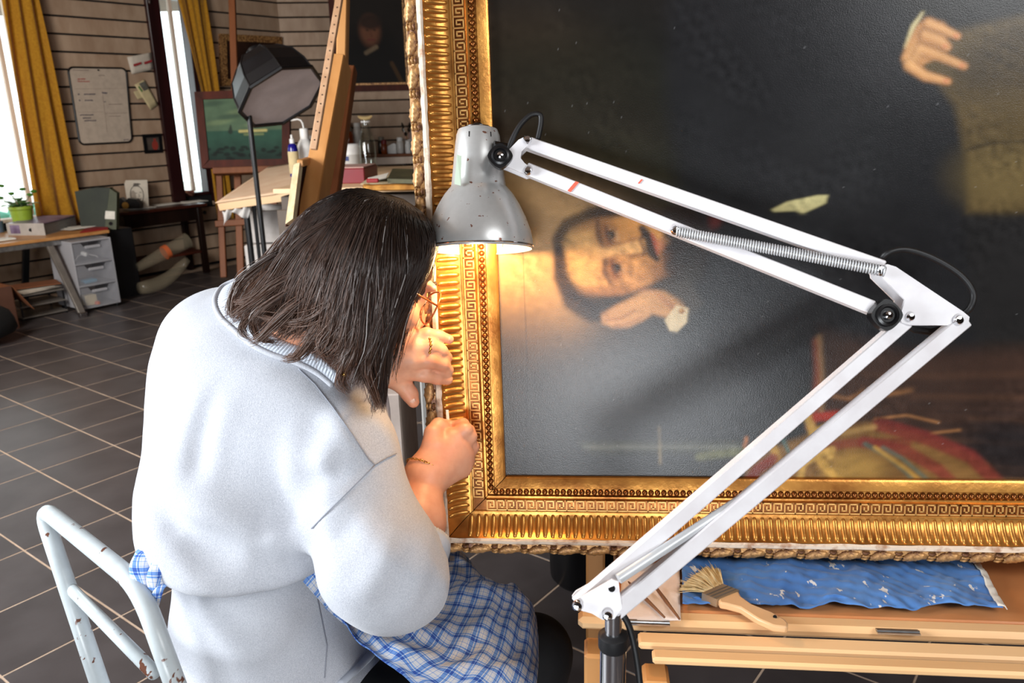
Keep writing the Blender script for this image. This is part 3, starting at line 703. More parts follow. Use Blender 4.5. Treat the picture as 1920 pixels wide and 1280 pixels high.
# rolls of plastic below the table
MT['wrap'] = frosted('clear_plastic_wrap', (150, 138, 116), 0.26, 0.15)
a_ = P(258, 505, 6.9); b_ = P(352, 450, 7.2)
a_[2] = max(a_[2], .24); r1 = empty('plastic_roll', (a_+b_)/2, 'roll of clear plastic film with tan tape on the low table shelf', 'roll')
m = MB(); m.tube([a_+(b_-a_)*t for t in np.linspace(0, 1, 8)], [.035, .045, .05, .055, .06, .06, .065, .07], 14); obj('film', m, MT['wrap'], r1)
m = MB(); m.tube([a_+(b_-a_)*.52, a_+(b_-a_)*.60], .063, 14); obj('tape_band', m, MT['orange_p'], r1)
a_ = P(262, 540, 6.75); b_ = P(352, 492, 7.1); a_[2] = .07; m = MB(); m.tube([a_+(b_-a_)*t+Z3*(-.06*sin(pi*t)+.03) for t in np.linspace(0, 1, 8)], [.05, .06, .06, .06, .055, .05, .045, .03], 12)
obj('bubble_wrap', m, MT['wrap'], loc=(a_+b_)/2, label='loose length of clear plastic wrap below the low shelf', cat='plastic wrap', smooth=True)
# under the desk: paper stack trays, cardboard, black bag
MT['card'] = mat('brown_cardboard', (128, 74, 40), 0.8); MT['card_dark'] = mat('dark_cardboard', (84, 50, 34), 0.85)
cx_ = atz(88, 594, .0)
ps = empty('document_tray', cx_-WN*.15, 'stack of three dark trays with papers on the floor under the desk', 'tray')
for k in range(3):
    m = MB(); m.box(cx_-WN*.15+Z3*(.02+.085*k), .34, .28, .012, AXA, .003); obj('tray_shelf', m, MT['leg_grey'], ps)
for s in (-.16, .16):
    for n_ in (-.13, .13): m = MB(); m.box(cx_-WN*.15+WA*s+WN*n_+Z3*.1, .012, .012, .2, AXA); obj('tray_post', m, MT['black_metal'], ps)
m = MB()
for j in range(5): m.box(cx_-WN*.15+Z3*(.206+.006*j), .31-.01*j, .24, .004, [nrm(WA+WN*(.12*j-.2)), nrm(WN-WA*(.12*j-.2)), Z3])
obj('paper_pile', m, MT['paper_dim'], loc=cx_-WN*.15+Z3*.2, label='untidy pile of papers on top of the trays under the desk', cat='paper', smooth=False)
m = MB(); m.box(cx_-WN*.12+Z3*.245, .34, .22, .006, [nrm(WA+WN*.25), nrm(WN-WA*.25), Z3]); obj('card_sheet', m, MT['card'], loc=cx_-WN*.12+Z3*.24, label='brown card sheet lying crooked on the paper pile', cat='card', smooth=False)
bx_ = atz(52, 612, 0)+WA*.17
cbx = empty('cardboard_box', bx_-WA*.25, 'open brown cardboard box on the floor at the left edge', 'box')
for nm, c_, sx, sy in (('box_wall', bx_-WA*.23, .012, .34), ('box_wall', bx_-WA*.63, .012, .34)):
    m = MB(); m.box(c_+Z3*.16-WN*.17, sx, sy, .32, AXA); obj(nm, m, MT['card'], cbx, smooth=False)
for n_ in (0, -.34):
    m = MB(); m.box(bx_-WA*.43+WN*n_+Z3*.16, .4, .012, .32, AXA); obj('box_wall', m, MT['card_dark'], cbx, smooth=False)
m = MB(); q0 = bx_-WA*.225+Z3*.32; m.slab([q0, q0-WN*.3, q0-WN*.26+WA*.10-Z3*.14, q0+WN*.0+WA*.12-Z3*.2], WA*.004); obj('box_flap', m, MT['card'], cbx, smooth=False)
MT['bag'] = mat('black_nylon_bag', (14, 14, 15), 0.7, bmp=.4, bscale=12)

# ================================================================ SEASCAPE ON ITS EASEL
dS = 6.4
qs = [P(364, 172, dS), P(543, 166, dS), P(543, 312, dS-.0), P(378, 315, dS-.0)]
nS = -nrm(np.cross(qs[1]-qs[0], qs[3]-qs[0])); nS = nS if nS@CF < 0 else -nS
sea = empty('seascape_picture', (qs[2]+qs[3])/2, 'green moonlit seascape in a mahogany frame on a brown easel', 'picture')
picture_on(qs, nS, sea, .062, MT['red_wood'], .045)
qi = [v-nS*.012 for v in inset(qs, .075, .095)]
g = np.array([[bil(qi, u, v) for u in np.linspace(0, 1, 110)] for v in np.linspace(0, 1, 90)])
U_, V_ = np.meshgrid(np.linspace(0, 1, 110)*100, np.linspace(0, 1, 90)*75)
pt = Paint(U_, V_, (78, 98, 76))
pt.mix(sstep(V_, 38, 40), (44, 76, 62)).mix(sstep(V_, 45, 75), (20, 34, 30), .85)
for k in range(9): pt.el(12+11*k+4*sin(k*5), 6+3.2*(k*7 % 9), 16, 3, -6, (112, 128, 92) if k % 2 else (50, 68, 56), .6, .6)
pt.line([(44, 40), (78, 39.5)], 1.5, (190, 176, 112), .9, .8).line([(50, 44), (74, 44)], 1.2, (120, 130, 84), .8, .8).line([(32, 40), (33, 32)], [3, .6], (36, 44, 38), .9, .4)
r_ = np.random.default_rng(8)
for k in range(26): pt.el(r_.random()*100, 58+r_.random()*16, 2+4*r_.random(), 1.2+1.6*r_.random(), 0, (14, 20, 18), .8)
painted_sheet('canvas', g, pt.c*(1+.25*fbm(U_, V_, .15, 2))[..., None], .6, sea, .1, 300, spec=.15)
es = empty('small_easel', P(452, 560, 6.7), 'dark orange-brown easel holding the seascape', 'easel')
for nm, a_, b_, w_ in (('mast', (434, -40), (452, 520), .055), ('post', (411, 318), (420, 520), .05), ('post', (512, 318), (520, 520), .05)):
    m = MB(); m.beam(P(*a_, dS+.12), P(*b_, dS+.12), w_, .03, CR, .004); obj(nm, m, MT['easel_dark'], es)
m = MB(); m.beam(P(402, 322, dS-.02), P(530, 318, dS-.02), .05, .09, CU, .004); obj('ledge', m, MT['easel_dark'], es)
m = MB(); m.beam(P(404, 420, dS+.1), P(525, 412, dS+.1), .05, .03, CU, .004); obj('crossbar', m, MT['easel_dark'], es)
def to_floor(o, names): pass

# ================================================================ SOFTBOX
dB = 4.3; kk = dB/FPX
rc = P(528, 180, dB); ax_ = nrm(CR*.53-CU*.85-CF*.17)
e1 = nrm(P(598, 136, dB)-P(457, 224, dB)); e1 = nrm(e1-ax_*(e1@ax_)); e2 = np.cross(ax_, e1); RB = 84*kk
sb = empty('softbox_lamp', P(478, 480, dB), 'black octagonal softbox with grey diffuser on a thin black stand', 'lamp')
def oct_(r, h, n=8, off=pi/8): return [rc-ax_*h+(e1*cos(off+2*pi*k/n)+e2*sin(off+2*pi*k/n))*r for k in range(n)]
rings = [oct_(RB, 0), oct_(RB*.97, .07), oct_(RB*.84, .16), oct_(RB*.58, .235), oct_(RB*.26, .28)]
vs = [p for r_ in rings for p in r_]; fs = [(i*8+k, i*8+(k+1) % 8, (i+1)*8+(k+1) % 8, (i+1)*8+k) for i in range(4) for k in range(8)]+[tuple(range(32, 40))]
MT['blacksat'] = mat('black_softbox_fabric', (20, 20, 23), 0.32, 0, (12, 12, 14), 6, bmp=.3, bscale=10)
m = MB(); m.add(vs, fs); obj('shell', m, MT['blacksat'], sb, smooth=False)
MT['diffuser'] = mat('grey_diffuser_cloth', (196, 188, 190), 0.85, 0, (176, 168, 170), 6, bmp=.4, bscale=5, bdist=.01)
m = MB(); ctr = rc+ax_*.01; g = []
ring = oct_(RB*.97, -.004); vs = [rc+ax_*.0]+[rc+(p-rc)*.5+ax_*.0 for p in ring]+ring
m.add(vs, [(0, 1+k, 1+(k+1) % 8) for k in range(8)]+[(1+k, 9+k, 9+(k+1) % 8, 1+(k+1) % 8) for k in range(8)]); obj('diffuser', m, MT['diffuser'], sb, smooth=True)
m = MB(); m.tube(oct_(RB, -.006), .012, 6, closed=True); obj('rim_band', m, MT['black_plastic'], sb)
for k in range(8): m = MB(); m.tube([r_[k]-ax_*.0 for r_ in rings], .005, 5); obj('rib', m, MT['black_plastic'], sb)
bkp = rc-ax_*.28; m = MB(); m.cyl(bkp, bkp-ax_*.03, .05, 14); obj('lamp_head', m, MT['black_plastic'], sb)
ptop = P(467, 215, dB); pb = np.array([P(482, 560, dB)[0], P(482, 560, dB)[1], 0.0]); pb = ptop*[1, 1, 0]
m = MB(); m.tube([bkp-ax_*.05, bkp-ax_*.06-Z3*.06, ptop], .012, 8); m.cyl(ptop, pb+Z3*.25, .014, 10); obj('stand_pole', m, MT['black_metal'], sb)
for k in range(3):
    a = k*2*pi/3+.4; m = MB(); m.tube([pb+Z3*.35, pb+np.array([cos(a)*.35, sin(a)*.35, .012])], .01, 6); obj('leg', m, MT['black_metal'], sb)
ORG[sb.name] = ORG[sb.name]

# ================================================================ DRAFTING TABLE
ta = P(407, 380, 4.9); tb_ = P(560, 357, 4.75); td = P(505, 313, 6.1); tcn = td+(tb_-ta)*1.25
tN = nrm(np.cross(tb_-ta, td-ta)); tN = tN if tN[2] > 0 else -tN
dt = empty('drafting_table', ((ta+tcn)/2)*[1, 1, 0], 'pale plywood-topped work table with a paper cover on black tubular legs', 'table')
tb2 = ta+(tb_-ta)*1.28; td2 = td+(tb_-ta)*1.05
m = MB(); m.slab([ta, tb2, td2, td], -tN*.05); obj('table_board', m, MT['ply'], dt, smooth=False)
m = MB(); g = [[ta*(1-u)*(1-v)+tb2*u*(1-v)+td2*u*v+td*(1-u)*v+tN*(.003+.0015*sin(40*u)*sin(23*v)) for u in np.linspace(-.012, 1, 30)] for v in np.linspace(-.01, 1, 16)]
m.grid(g, .002); obj('paper_cover', m, mat('tan_paper_cover', (232, 202, 172), .8, 0, (222, 184, 150), 5), dt, smooth=True)
MT['plastic_film'] = frosted('hanging_plastic_film', (214, 210, 206), .75, .4)
m = MB(); g = [[ta+(tb_-ta)*(u*.34+.015)-tN*(.05)-Z3*(v*(.02+.075*(.5+.5*sin(u*7+1.9))*(1-.5*u)))+CF*(.02*sin(u*20+3*v)+.02) for u in np.linspace(0, 1, 24)] for v in np.linspace(0, 1, 6)]; m.grid(g, .002)
obj('hanging_film', m, MT['plastic_film'], dt, smooth=True)
for a_ in (ta+(tb_-ta)*.28+(td-ta)*.06, ta+(tb_-ta)*.28+(td-ta)*.8, tb2+(td-ta)*.06-(tb_-ta)*.2, tb2+(td-ta)*.8-(tb_-ta)*.2):
    t0 = a_-tN*.05; m = MB(); m.tube([t0, t0*[1, 1, 0]], .019, 10); obj('leg', m, MT['black_metal'], dt)
    m = MB(); m.tube([t0+CR*.05, (t0+CR*.05)*[1, 1, 0]], .012, 8); obj('leg_brace', m, MT['black_metal'], dt)
MT['bin_white'] = mat('white_plastic_bin', (206, 200, 196), .4)
c0 = P(510, 454, 5.3); b0 = c0*[1, 1, 0]
m = MB(); kk = 5.3/FPX; top = P(505, 392, 5.3); zt, zb = top[2], c0[2]
m.add([c0+np.array([x, y, 0])*[1, 1, 0]*1.0+Z3*0 for x, y in ((-.13, -.0), (.20, 0), (.20, .3), (-.13, .3))]+[np.array([c0[0]+x, c0[1]+y, zt]) for x, y in ((-.165, -.03), (.22, -.03), (.22, .33), (-.165, .33))],
      [(3, 2, 1, 0), (0, 1, 5, 4), (1, 2, 6, 5), (2, 3, 7, 6), (3, 0, 4, 7)])
wbn = empty('storage_bin', (c0[0]+.03, c0[1]+.15, zb), 'white plastic storage bin on a stand below the work table', 'bin')
obj('bin_body', m, MT['bin_white'], wbn, smooth=False)
m = MB(); m.tube([np.array([c0[0]+x, c0[1]+y, zt-.004]) for x, y in ((-.17, -.035), (.225, -.035), (.225, .335), (-.17, .335))], .009, 6, closed=True); obj('bin_rim', m, MT['bin_white'], wbn, smooth=False)
m = MB(); m.box([c0[0]+.03, c0[1]+.15, (zb-.01)/2], .42, .36, zb-.012, None, .01); obj('low_stool', m, MT['bin_white'], loc=(c0[0]+.03, c0[1]+.15, 0), label='white step stool carrying the plastic storage bin', cat='stool')

# ================================================================ COUNTER WITH BOTTLES
ZC = 1.12
def Cn(x, y, z=ZC): return atz(x, y, z)
cf0 = Cn(640, 352); cf1 = Cn(800, 349); cdir = nrm(cf1-cf0); cbk = nrm(np.cross(Z3, cdir)); cbk = cbk if cbk[1] > 0 else -cbk
AC = [cdir, cbk, Z3]; cor = cf0-cdir*.34; Lc = 1.6; Dc = 1.6
MT['counter'] = mat('grey_brown_cabinet', (98, 84, 72), .6, 0, (80, 68, 58), 4)
ct = empty('work_cabinet', (cor+cdir*Lc/2+cbk*Dc/2)*[1, 1, 0], 'grey-brown cabinet with a cluttered top behind the woman\'s head', 'cabinet')
m = MB(); m.box(cor+cdir*Lc/2+cbk*(Dc/2+.02)-Z3*.04*0+Z3*(-ZC/2-.02), Lc-.04, Dc-.04, ZC-.04, AC, .004); obj('carcass', m, MT['counter'], ct)
m = MB(); m.box(cor+cdir*Lc/2+cbk*Dc/2-Z3*.012, Lc, Dc, .024, AC, .003); obj('counter_top', m, MT['ply'], ct)
for k in range(3): m = MB(); m.box(cor+cdir*(Lc/6+k*Lc/3)-cbk*.006-Z3*(.5), Lc/3-.03, .02, .8, AC, .004); obj('cabinet_door', m, MT['counter'], ct)
# empty gilt frame lying flat
ga = Cn(684, 347, ZC+.03); gbk = cbk*.75
glf = empty('picture_frame', ga+cdir*.3, 'gilt picture frame lying flat along the cabinet front', 'frame')
for a_, b_ in ((ga, ga+cdir*.62), (ga+gbk*.5, ga+gbk*.5+cdir*.62)):
    m = MB(); m.beam(a_-Z3*.012, b_-Z3*.012, .034, .03, cbk, .006); obj('frame_rail', m, MT['gold'], glf)
for a_ in (ga, ga+cdir*.62):
    m = MB(); m.beam(a_-Z3*.012+cbk*.02, a_-Z3*.012+gbk*.5-cbk*.02, .034, .03, cdir, .006); obj('frame_rail', m, MT['gold'], glf)
MT['newsprint'] = mat('newsprint_sheet', (214, 196, 160), .85, 0, (196, 176, 140), 30)
m = MB(); m.slab([Cn(676, 346, ZC+.03), Cn(775, 343, ZC+.03), Cn(790, 333, ZC+.03), Cn(712, 330, ZC+.03), Cn(690, 336, ZC+.03)], Z3*.004); obj('newspaper', m, MT['newsprint'], loc=Cn(730, 340), label='creased pale newspaper sheet resting over the gilt frame', cat='paper', smooth=False)
m = MB(); m.slab([Cn(690, 335, ZC+.04), Cn(729, 325, ZC+.05), Cn(724, 334, ZC+.05), Cn(700, 340, ZC+.04)], Z3*.004); obj('paper_sheet', m, MT['paper'], loc=Cn(710, 334), label='bright paper sheet jutting left of the small green canvas', cat='paper', smooth=False)
MT['green_oil'] = mat('small_green_oil_canvas', (92, 88, 58), .4, 0, (48, 50, 34), 10)
m = MB(); m.slab([Cn(726, 335, ZC+.055), Cn(800, 337, ZC+.055), Cn(800, 317, ZC+.055), Cn(736, 316, ZC+.055)], -Z3*.018); obj('green_canvas', m, MT['green_oil'], loc=Cn(760, 330), label='small green landscape canvas lying flat on newspaper', cat='painting', smooth=False)
m = MB(); m.box(Cn(699, 338.5, ZC+.05), .055, .02, .018, AC, .004); obj('red_eraser', m, MT['red_card'], loc=Cn(699, 338.5, ZC+.04), label='small red stick lying on the paper left of the gilt frame', cat='stick')
# red box
rb = Cn(648, 345); MT['crimson'] = mat('crimson_box', (122, 14, 24), .35)
rbx = empty('red_box', rb+cdir*.02+cbk*.2, 'crimson box with a pale lid lying on the cabinet beside the easel', 'box')
m = MB(); m.box(rb+cdir*.00+cbk*.16+Z3*.038, .19, .28, .076, AC, .004); obj('box_body', m, MT['crimson'], rbx)
m = MB(); m.box(rb+cbk*.16+Z3*.079, .185, .27, .006, AC, .002); obj('box_lid', m, mat('pale_pink_lid', (188, 150, 140), .5), rbx)
# glass bottle
MT['clear'] = glass('clear_bottle_glass', (.95, .97, .95), .05, .03); MT['cork'] = mat('pale_cork', (206, 176, 120), .8)
bc = Cn(692, 321); kk = (bc-CAM)@CF/FPX
gb = empty('glass_bottle', bc, 'tall clear glass bottle with tan stopper beside the white-lidded jar', 'bottle')
m = MB(); m.lathe(bc, Z3, [(15.5*kk, 0), (16.5*kk, 4*kk), (16*kk, 50*kk), (13*kk, 60*kk), (7.5*kk, 80*kk), (7*kk, 87*kk), (8.5*kk, 88*kk), (8.5*kk, 92*kk)], 24, False); m.lathe(bc+Z3*.004, Z3, [(14.5*kk, 0), (14.8*kk, 50*kk), (12*kk, 59*kk), (6.3*kk, 80*kk), (6*kk, 92*kk)], 24, False); obj('glass_body', m, MT['clear'], gb)
m = MB(); m.lathe(bc+Z3*88*kk, Z3, [(8.8*kk, 0), (8.8*kk, 3*kk), (6*kk, 3*kk)], 16); obj('neck_ring', m, MT['white'], gb)
m = MB(); m.tube([bc+Z3*95*kk+CR*x*kk+Z3*y*kk for x, y in ((-13, 4), (-7, 1.5), (0, .5), (7, 2), (13, 5))], [1.5*kk, 3.3*kk, 3.8*kk, 3.3*kk, 1.5*kk], 8); obj('stopper', m, MT['cork'], gb)
# white lidded jar
jc = Cn(661, 318); kk = (jc-CAM)@CF/FPX
MT['milky'] = frosted('milky_jar_plastic', (214, 210, 204), .8, .3); MT['label_blue'] = mat('navy_label', (34, 52, 110), .5)
j_ = empty('plastic_jar', jc, 'squat translucent jar with white lid and navy label', 'jar')
m = MB(); m.lathe(jc, Z3, [(17*kk, 0), (18*kk, 3*kk), (18*kk, 28*kk)], 20); obj('jar_body', m, MT['milky'], j_)
m = MB(); m.lathe(jc+Z3*28*kk, Z3, [(19.5*kk, 0), (19.5*kk, 16*kk), (17*kk, 19*kk), (0.1*kk, 19*kk)], 20); obj('lid', m, MT['white'], j_)
m = MB(); m.grid([[jc+Z3*(17+8*v)*kk+(-bk*cos(t)+CR*sin(t))*18.4*kk for t in np.linspace(-1.1, -.1, 8)] for v in (0, 1)]); obj('label_band', m, MT['label_blue'], j_)
# wash bottle and blue spray bottle
wc = onplane(577, 322, ta+tN*.006, tN); kk = (wc-CAM)@CF/FPX
wbt = empty('wash_bottle', wc, 'white squeeze bottle with bent spout left of the easel mast', 'bottle')
m = MB(); m.lathe(wc, Z3, [(14*kk, 0), (15*kk, 4*kk), (15*kk, 46*kk), (12*kk, 54*kk), (8*kk, 60*kk)], 18); obj('bottle_body', m, MT['white'], wbt)
m = MB(); m.lathe(wc+Z3*60*kk, Z3, [(8*kk, 0), (8*kk, 18*kk), (6*kk, 19*kk)], 14); obj('cap', m, MT['white'], wbt)
m = MB(); m.tube([wc+CR*x*kk+Z3*y*kk for x, y in ((0, 78), (-1, 88), (-4, 93), (-10, 95), (-22, 93))], 1.6*kk, 8); obj('spout', m, MT['white'], wbt)
wc = onplane(554, 331, ta+tN*.006, tN); kk = (wc-CAM)@CF/FPX
MT['cobalt'] = mat('cobalt_blue_plastic', (26, 22, 120), .2)
spb = empty('spray_bottle', wc, 'small cobalt blue bottle with white nozzle and cream label', 'bottle')
m = MB(); m.lathe(wc, Z3, [(9*kk, 0), (9.5*kk, 2*kk), (9.5*kk, 50*kk), (8*kk, 57*kk), (4*kk, 61*kk)], 16); obj('bottle_body', m, MT['cobalt'], spb)
m = MB(); m.lathe(wc+Z3*6*kk, Z3, [(9.9*kk, 0), (9.9*kk, 40*kk)], 16, False); obj('label_band', m, MT['cream'], spb)
m = MB(); m.lathe(wc+Z3*60*kk, Z3, [(4.5*kk, 0), (4.5*kk, 8*kk), (2.2*kk, 10*kk), (2*kk, 16*kk)], 10); obj('nozzle', m, MT['white'], spb)
# shelf along the back wall and its jars ---------------------------------
zs = hitB(740, 291, .5)[1]
sh = empty('wall_counter', B(1.2, 0, .27), 'long brown wall counter with white front edge below the back wall planks', 'counter')
m = MB(); m.box(B(1.25, zs, .27), 2.3, .5, .03, AXB, .003); obj('shelf_board', m, MT['easel_dark'], sh)
m = MB(); m.box(B(1.25, zs-.055, .50), 2.3, .02, .075, AXB, .003); obj('front_strip', m, MT['pale_frame'], sh)
for s in (.15, 1.25, 2.35): m = MB(); m.box(B(s, (zs-.02)/2, .27), .04, .46, zs-.03, AXB); obj('side_panel', m, MT['dark_wood'], sh)
def onsh(x, off=.36):
    s = hitB(x, 285, off)[0]; return B(s, zs+.015, off)
kk = ((onsh(740)-CAM)@CF)/FPX
MT['amber'] = mat('amber_jar', (150, 70, 28), .15, 0, (110, 46, 18), 4); MT['darkjar'] = mat('dark_glass_jar', (34, 30, 26), .15); MT['lidgrey'] = mat('grey_lid', (120, 112, 100), .4)
def jar(x, r, h, body, lid, label, off=.36, name='jar', cat='jar', lidh=6):
    c = onsh(x, off); e = empty(name, c, label, cat, 'jars on the wall counter')
    m = MB(); m.lathe(c, Z3, [(r*.9*kk, 0), (r*kk, 2*kk), (r*kk, h*.85*kk), (r*.75*kk, h*kk)], 16); obj('jar_body', m, MT[body], e)
    m = MB(); m.lathe(c+Z3*h*kk, Z3, [(r*.8*kk, 0), (r*.8*kk, lidh*kk), (r*.6*kk, (lidh+1)*kk)], 16); obj('lid', m, MT[lid], e); return e
jar(655, 10, 42, 'amber', 'lidgrey', 'amber jar with a grey lid half behind the easel mast')
jar(673, 8, 50, 'milky', 'white', 'pale carton-like jar just left of the clear bottle', .3)
jar(716, 7, 24, 'darkjar', 'lidgrey', 'small dark jar right of the clear bottle')
jar(721, 6, 18, 'amber', 'crimson', 'tiny amber jar with red lid on the wall counter', .42)
jar(751, 7, 22, 'milky', 'white', 'squat white pot on the wall counter right of the carton', .40)
jar(766, 6, 18, 'white', 'white', 'white cream jar nearest the gilt frame on the wall counter', .46, lidh=4)
jar(606, 9, 34, 'milky', 'white', 'white plastic jar left of the easel mast on the wall counter')
jar(588, 8, 30, 'darkjar', 'white', 'dark jar with white lid left of the easel mast', .3)
c = onsh(735, .42); ca_ = empty('milk_carton', c, 'small open white carton on the wall counter', 'carton')
m = MB(); m.slab([c+CR*x*kk+Z3*y*kk for x, y in ((-8, 0), (8, 0), (8, 17), (4, 19), (-8, 13))], bk*.07); obj('carton_body', m, MT['white'], ca_, smooth=False)
c = onsh(768, .20); bj = empty('brush_jar', c, 'glass jar full of paintbrushes on the wall counter', 'jar')
m = MB(); m.lathe(c, Z3, [(9*kk, 0), (10*kk, 24*kk), (9*kk, 24*kk), (8*kk, 2*kk)], 16); obj('jar_body', m, MT['milky'], bj)
for k in range(9):
    a = k*.7; t = np.array([cos(a)*.07, sin(a)*.05, .22+.05*(k % 3)]); m = MB(); m.cyl(c+Z3*.01, c+t*.8, .004, 6); br = obj('brush_handle', m, MT[('easel', 'red_card', 'white')[k % 3]], bj)
    m = MB(); m.tube([c+t*.8, c+t*.9, c+t*1.0], [.008, .017, .003], 7); obj('bristle_tip', m, MT['darkjar'], br)
c = onsh(800, .32); m = MB(); m.box(c+Z3*.03, .22, .2, .05, AXB, .01); obj('small_tray', m, MT['paper_dim'], loc=c, label='pale tray of odds and ends at the end of the wall counter', cat='tray')
c = onsh(650, .2); m = MB(); m.box(B(hitB(648, 240, .1)[0], hitB(648, 252, .1)[1], .1), .36, .16, .02, AXB); obj('wall_shelf', m, MT['pale_frame'], loc=B(.6, 1.25, .1), label='short pale wall shelf behind the easel mast', cat='shelf')
for k, (x, lab, mm) in enumerate(((638, 'white canister on the short wall shelf behind the mast', 'white'), (652, 'grey canister on the short wall shelf, right one', 'lidgrey'))):
    s, z = hitB(x, 250, .1); c = B(s, hitB(648, 252, .1)[1]+.01, .1); e = empty('canister', c, lab, 'canister', 'canisters on the short wall shelf'); m = MB(); m.lathe(c, Z3, [(.035, 0), (.035, .10)], 14); obj('can_body', m, MT[mm], e); m = MB(); m.lathe(c+Z3*.10, Z3, [(.037, 0), (.037, .02), (.03, .025)], 14); obj('lid', m, MT['lidgrey' if k == 0 else 'white'], e)

# ================================================================ STUDIO EASEL (tall, mid-distance)
ez = empty('studio_easel', P(560, 700, 2.7)*[1, 1, 0], 'tall beech studio easel with leaning mast and perforated rack strip', 'easel')
def ext(p, q, z): t = (z-q[2])/(p[2]-q[2]); return q+(p-q)*t
a_ = P(637, 116, 2.75); b_ = P(590, 375, 2.62); dv = nrm(b_-a_)
dwn = a_+(b_-a_)*((a_[2]-0.02)/(a_[2]-b_[2]))
m = MB(); sd = nrm(CR*.82-CF*.0-CU*0); m.beam(a_, dwn, .060, .10, nrm(CR-CF*.06), .004); obj('mast', m, MT['easel'], ez)
o_ = CR*.05+CF*.05
m = MB(); a2 = P(657, -60, 2.9); b2 = P(640, 200, 2.85); m.beam(a2+Z3*.2, b2, .035, .05, CR, .004); obj('rear_mast', m, MT['easel'], ez)
m = MB(); m.beam(P(655, 128, 2.86), P(622, 370, 2.74), .05, .05, CR, .004); obj('rear_post', m, MT['easel_dark'], ez)
a3 = P(641, -30, 2.66); b3 = P(588, 280, 2.56); m = MB(); m.beam(a3, b3, .024, .016, CR, .003); rk = obj('rack_strip', m, mat('pale_rack_wood', (206, 164, 128), .5, 0, (188, 144, 108), 20), ez)
for k in range(17):
    t = .10+k*.053; c = a3+(b3-a3)*t-CF*.0075; m = MB(); m.cyl(c-CF*.0016, c, .0024, 8); obj('peg_hole', m, MT['black_plastic'], rk)
for nm, x0, x1 in (('foot', 470, 800),):
    f0_ = dwn-CR*.10; f1_ = dwn+CR*.35; m = MB(); m.beam(f0_*[1, 1, 0]+Z3*.03, f1_*[1, 1, 0]+Z3*.03, .06, .06, CF*[1, 1, 0], .006); obj(nm, m, MT['easel'], ez)
# canvas seen edge-on
MT['canvas_edge'] = mat('cream_canvas_edge', (222, 200, 160), .85, 0, (200, 172, 128), 30, bmp=.3)
cv = empty('stretched_canvas', P(548, 420, 2.5), 'cream stretched canvas seen edge-on against the easel', 'canvas')
m = MB(); m.slab([P(550, 309, 2.5), P(562, 303, 2.5), P(549, 410, 2.42), P(535, 420, 2.42)], nrm(CF+CR*.3)*.02); obj('canvas_edge', m, MT['canvas_edge'], cv)
m = MB(); m.slab([P(551, 308, 2.51), P(586, 297, 2.7), P(574, 420, 2.62), P(536, 424, 2.43)], nrm(CF-CR*.5)*.012); obj('canvas_back', m, MT['red_wood'], cv)
m = MB(); m.beam(P(563, 306, 2.5), P(585, 299, 2.68), .022, .02, CU, .003); obj('stretcher_bar', m, MT['easel'], cv)
# ================================================================ THE BIG FRAMED PAINTING
PO = P(948, 893, 1.15); HP = 0.663; WP = 1.25
def _paint_axes(az=97.0, slope=.007):
    ua = np.array([sin(radians(az)), cos(radians(az)), 0]); lo, hi = -.15, .15
    for _ in range(60):
        k = (lo+hi)/2; u = nrm(ua+Z3*k); p = proj(PO+u*.5)
        if (p[1]-893)/(p[0]-948) > slope: lo = k
        else: hi = k
    r1 = ray(948, 893); r2 = ray(915, 0); v = nrm(r2*(r1@u)-r1*(r2@u)); v = v if v[2] > 0 else -v
    w = np.cross(u, v); w = w if w@CF < 0 else -w
    return u, v, w
PU, PV, PW = _paint_axes()
def F3(u, v, w=0.0): return PO+PU*u+PV*v+PW*w
def fd(x, y, w=0.0): return ((PO+PW*w-CAM)@PW)/(ray(x, y)@PW)     # depth of frame plane (offset w) at a pixel
pic = empty('framed_painting', F3(0, -.109), 'huge old portrait painting turned on its side in a wide gilded frame', 'painting')
PROF = [(0, -.012), (0, .003), (.003, .005), (.0150, .0075), (.0165, .005), (.0250, .005), (.0258, .010), (.0283, .010), (.0292, .0135), (.0305, .0120), (.0458, .0120), (.0466, .0155), (.0486, .0155), (.0498, .0125)]
COVE = [(.0500, .0115), (.055, .0120), (.061, .0140), (.067, .0175), (.073, .0225), (.078, .0280), (.0805, .0320)]
BAND = [(.0805, .0320), (.0830, .0345), (.0875, .0335), (.0900, .0290)]
OUT = [(.0900, .0290), (.096, .0300), (.102, .0260), (.107, .0180), (.109, .0080), (.109, -.03), (.0, -.03), (0, -.012)]
def rail(prof, which, name, mt, label=None, jitter=0.0, nseg=1):
    rr = np.random.default_rng(len(prof)+which); m = MB(); n = len(prof)
    rows = []
    for k in range(nseg+1):
        t = k/nseg; row = []
        for a, w in prof:
            g_ = .0007
            if which == 0: u, v = -a, (-a+g_)*(1-t)+(HP+a-g_)*t
            elif which == 1: u, v = (-a+g_)*(1-t)+(WP+a-g_)*t, -a
            elif which == 2: u, v = (-a+g_)*(1-t)+(WP+a-g_)*t, HP+a
            else: u, v = WP+a, (-a+g_)*(1-t)+(HP+a-g_)*t
            j = (rr.random(2)-.5)*jitter
            row.append(F3(u+(j[0] if which in (0, 3) else 0), v+(j[0] if which in (1, 2) else 0), w+j[1]))
        rows.append(row)
    if which in (0, 2): rows = rows[::-1]
    m.grid(rows); return obj(name, m, mt, pic, smooth='auto', label=label)
MT['raw_plaster'] = mat('raw_white_gesso', (226, 206, 184), .85, 0, (178, 138, 110), 60, bmp=.5, bscale=120, lo=.32, hi=.5)
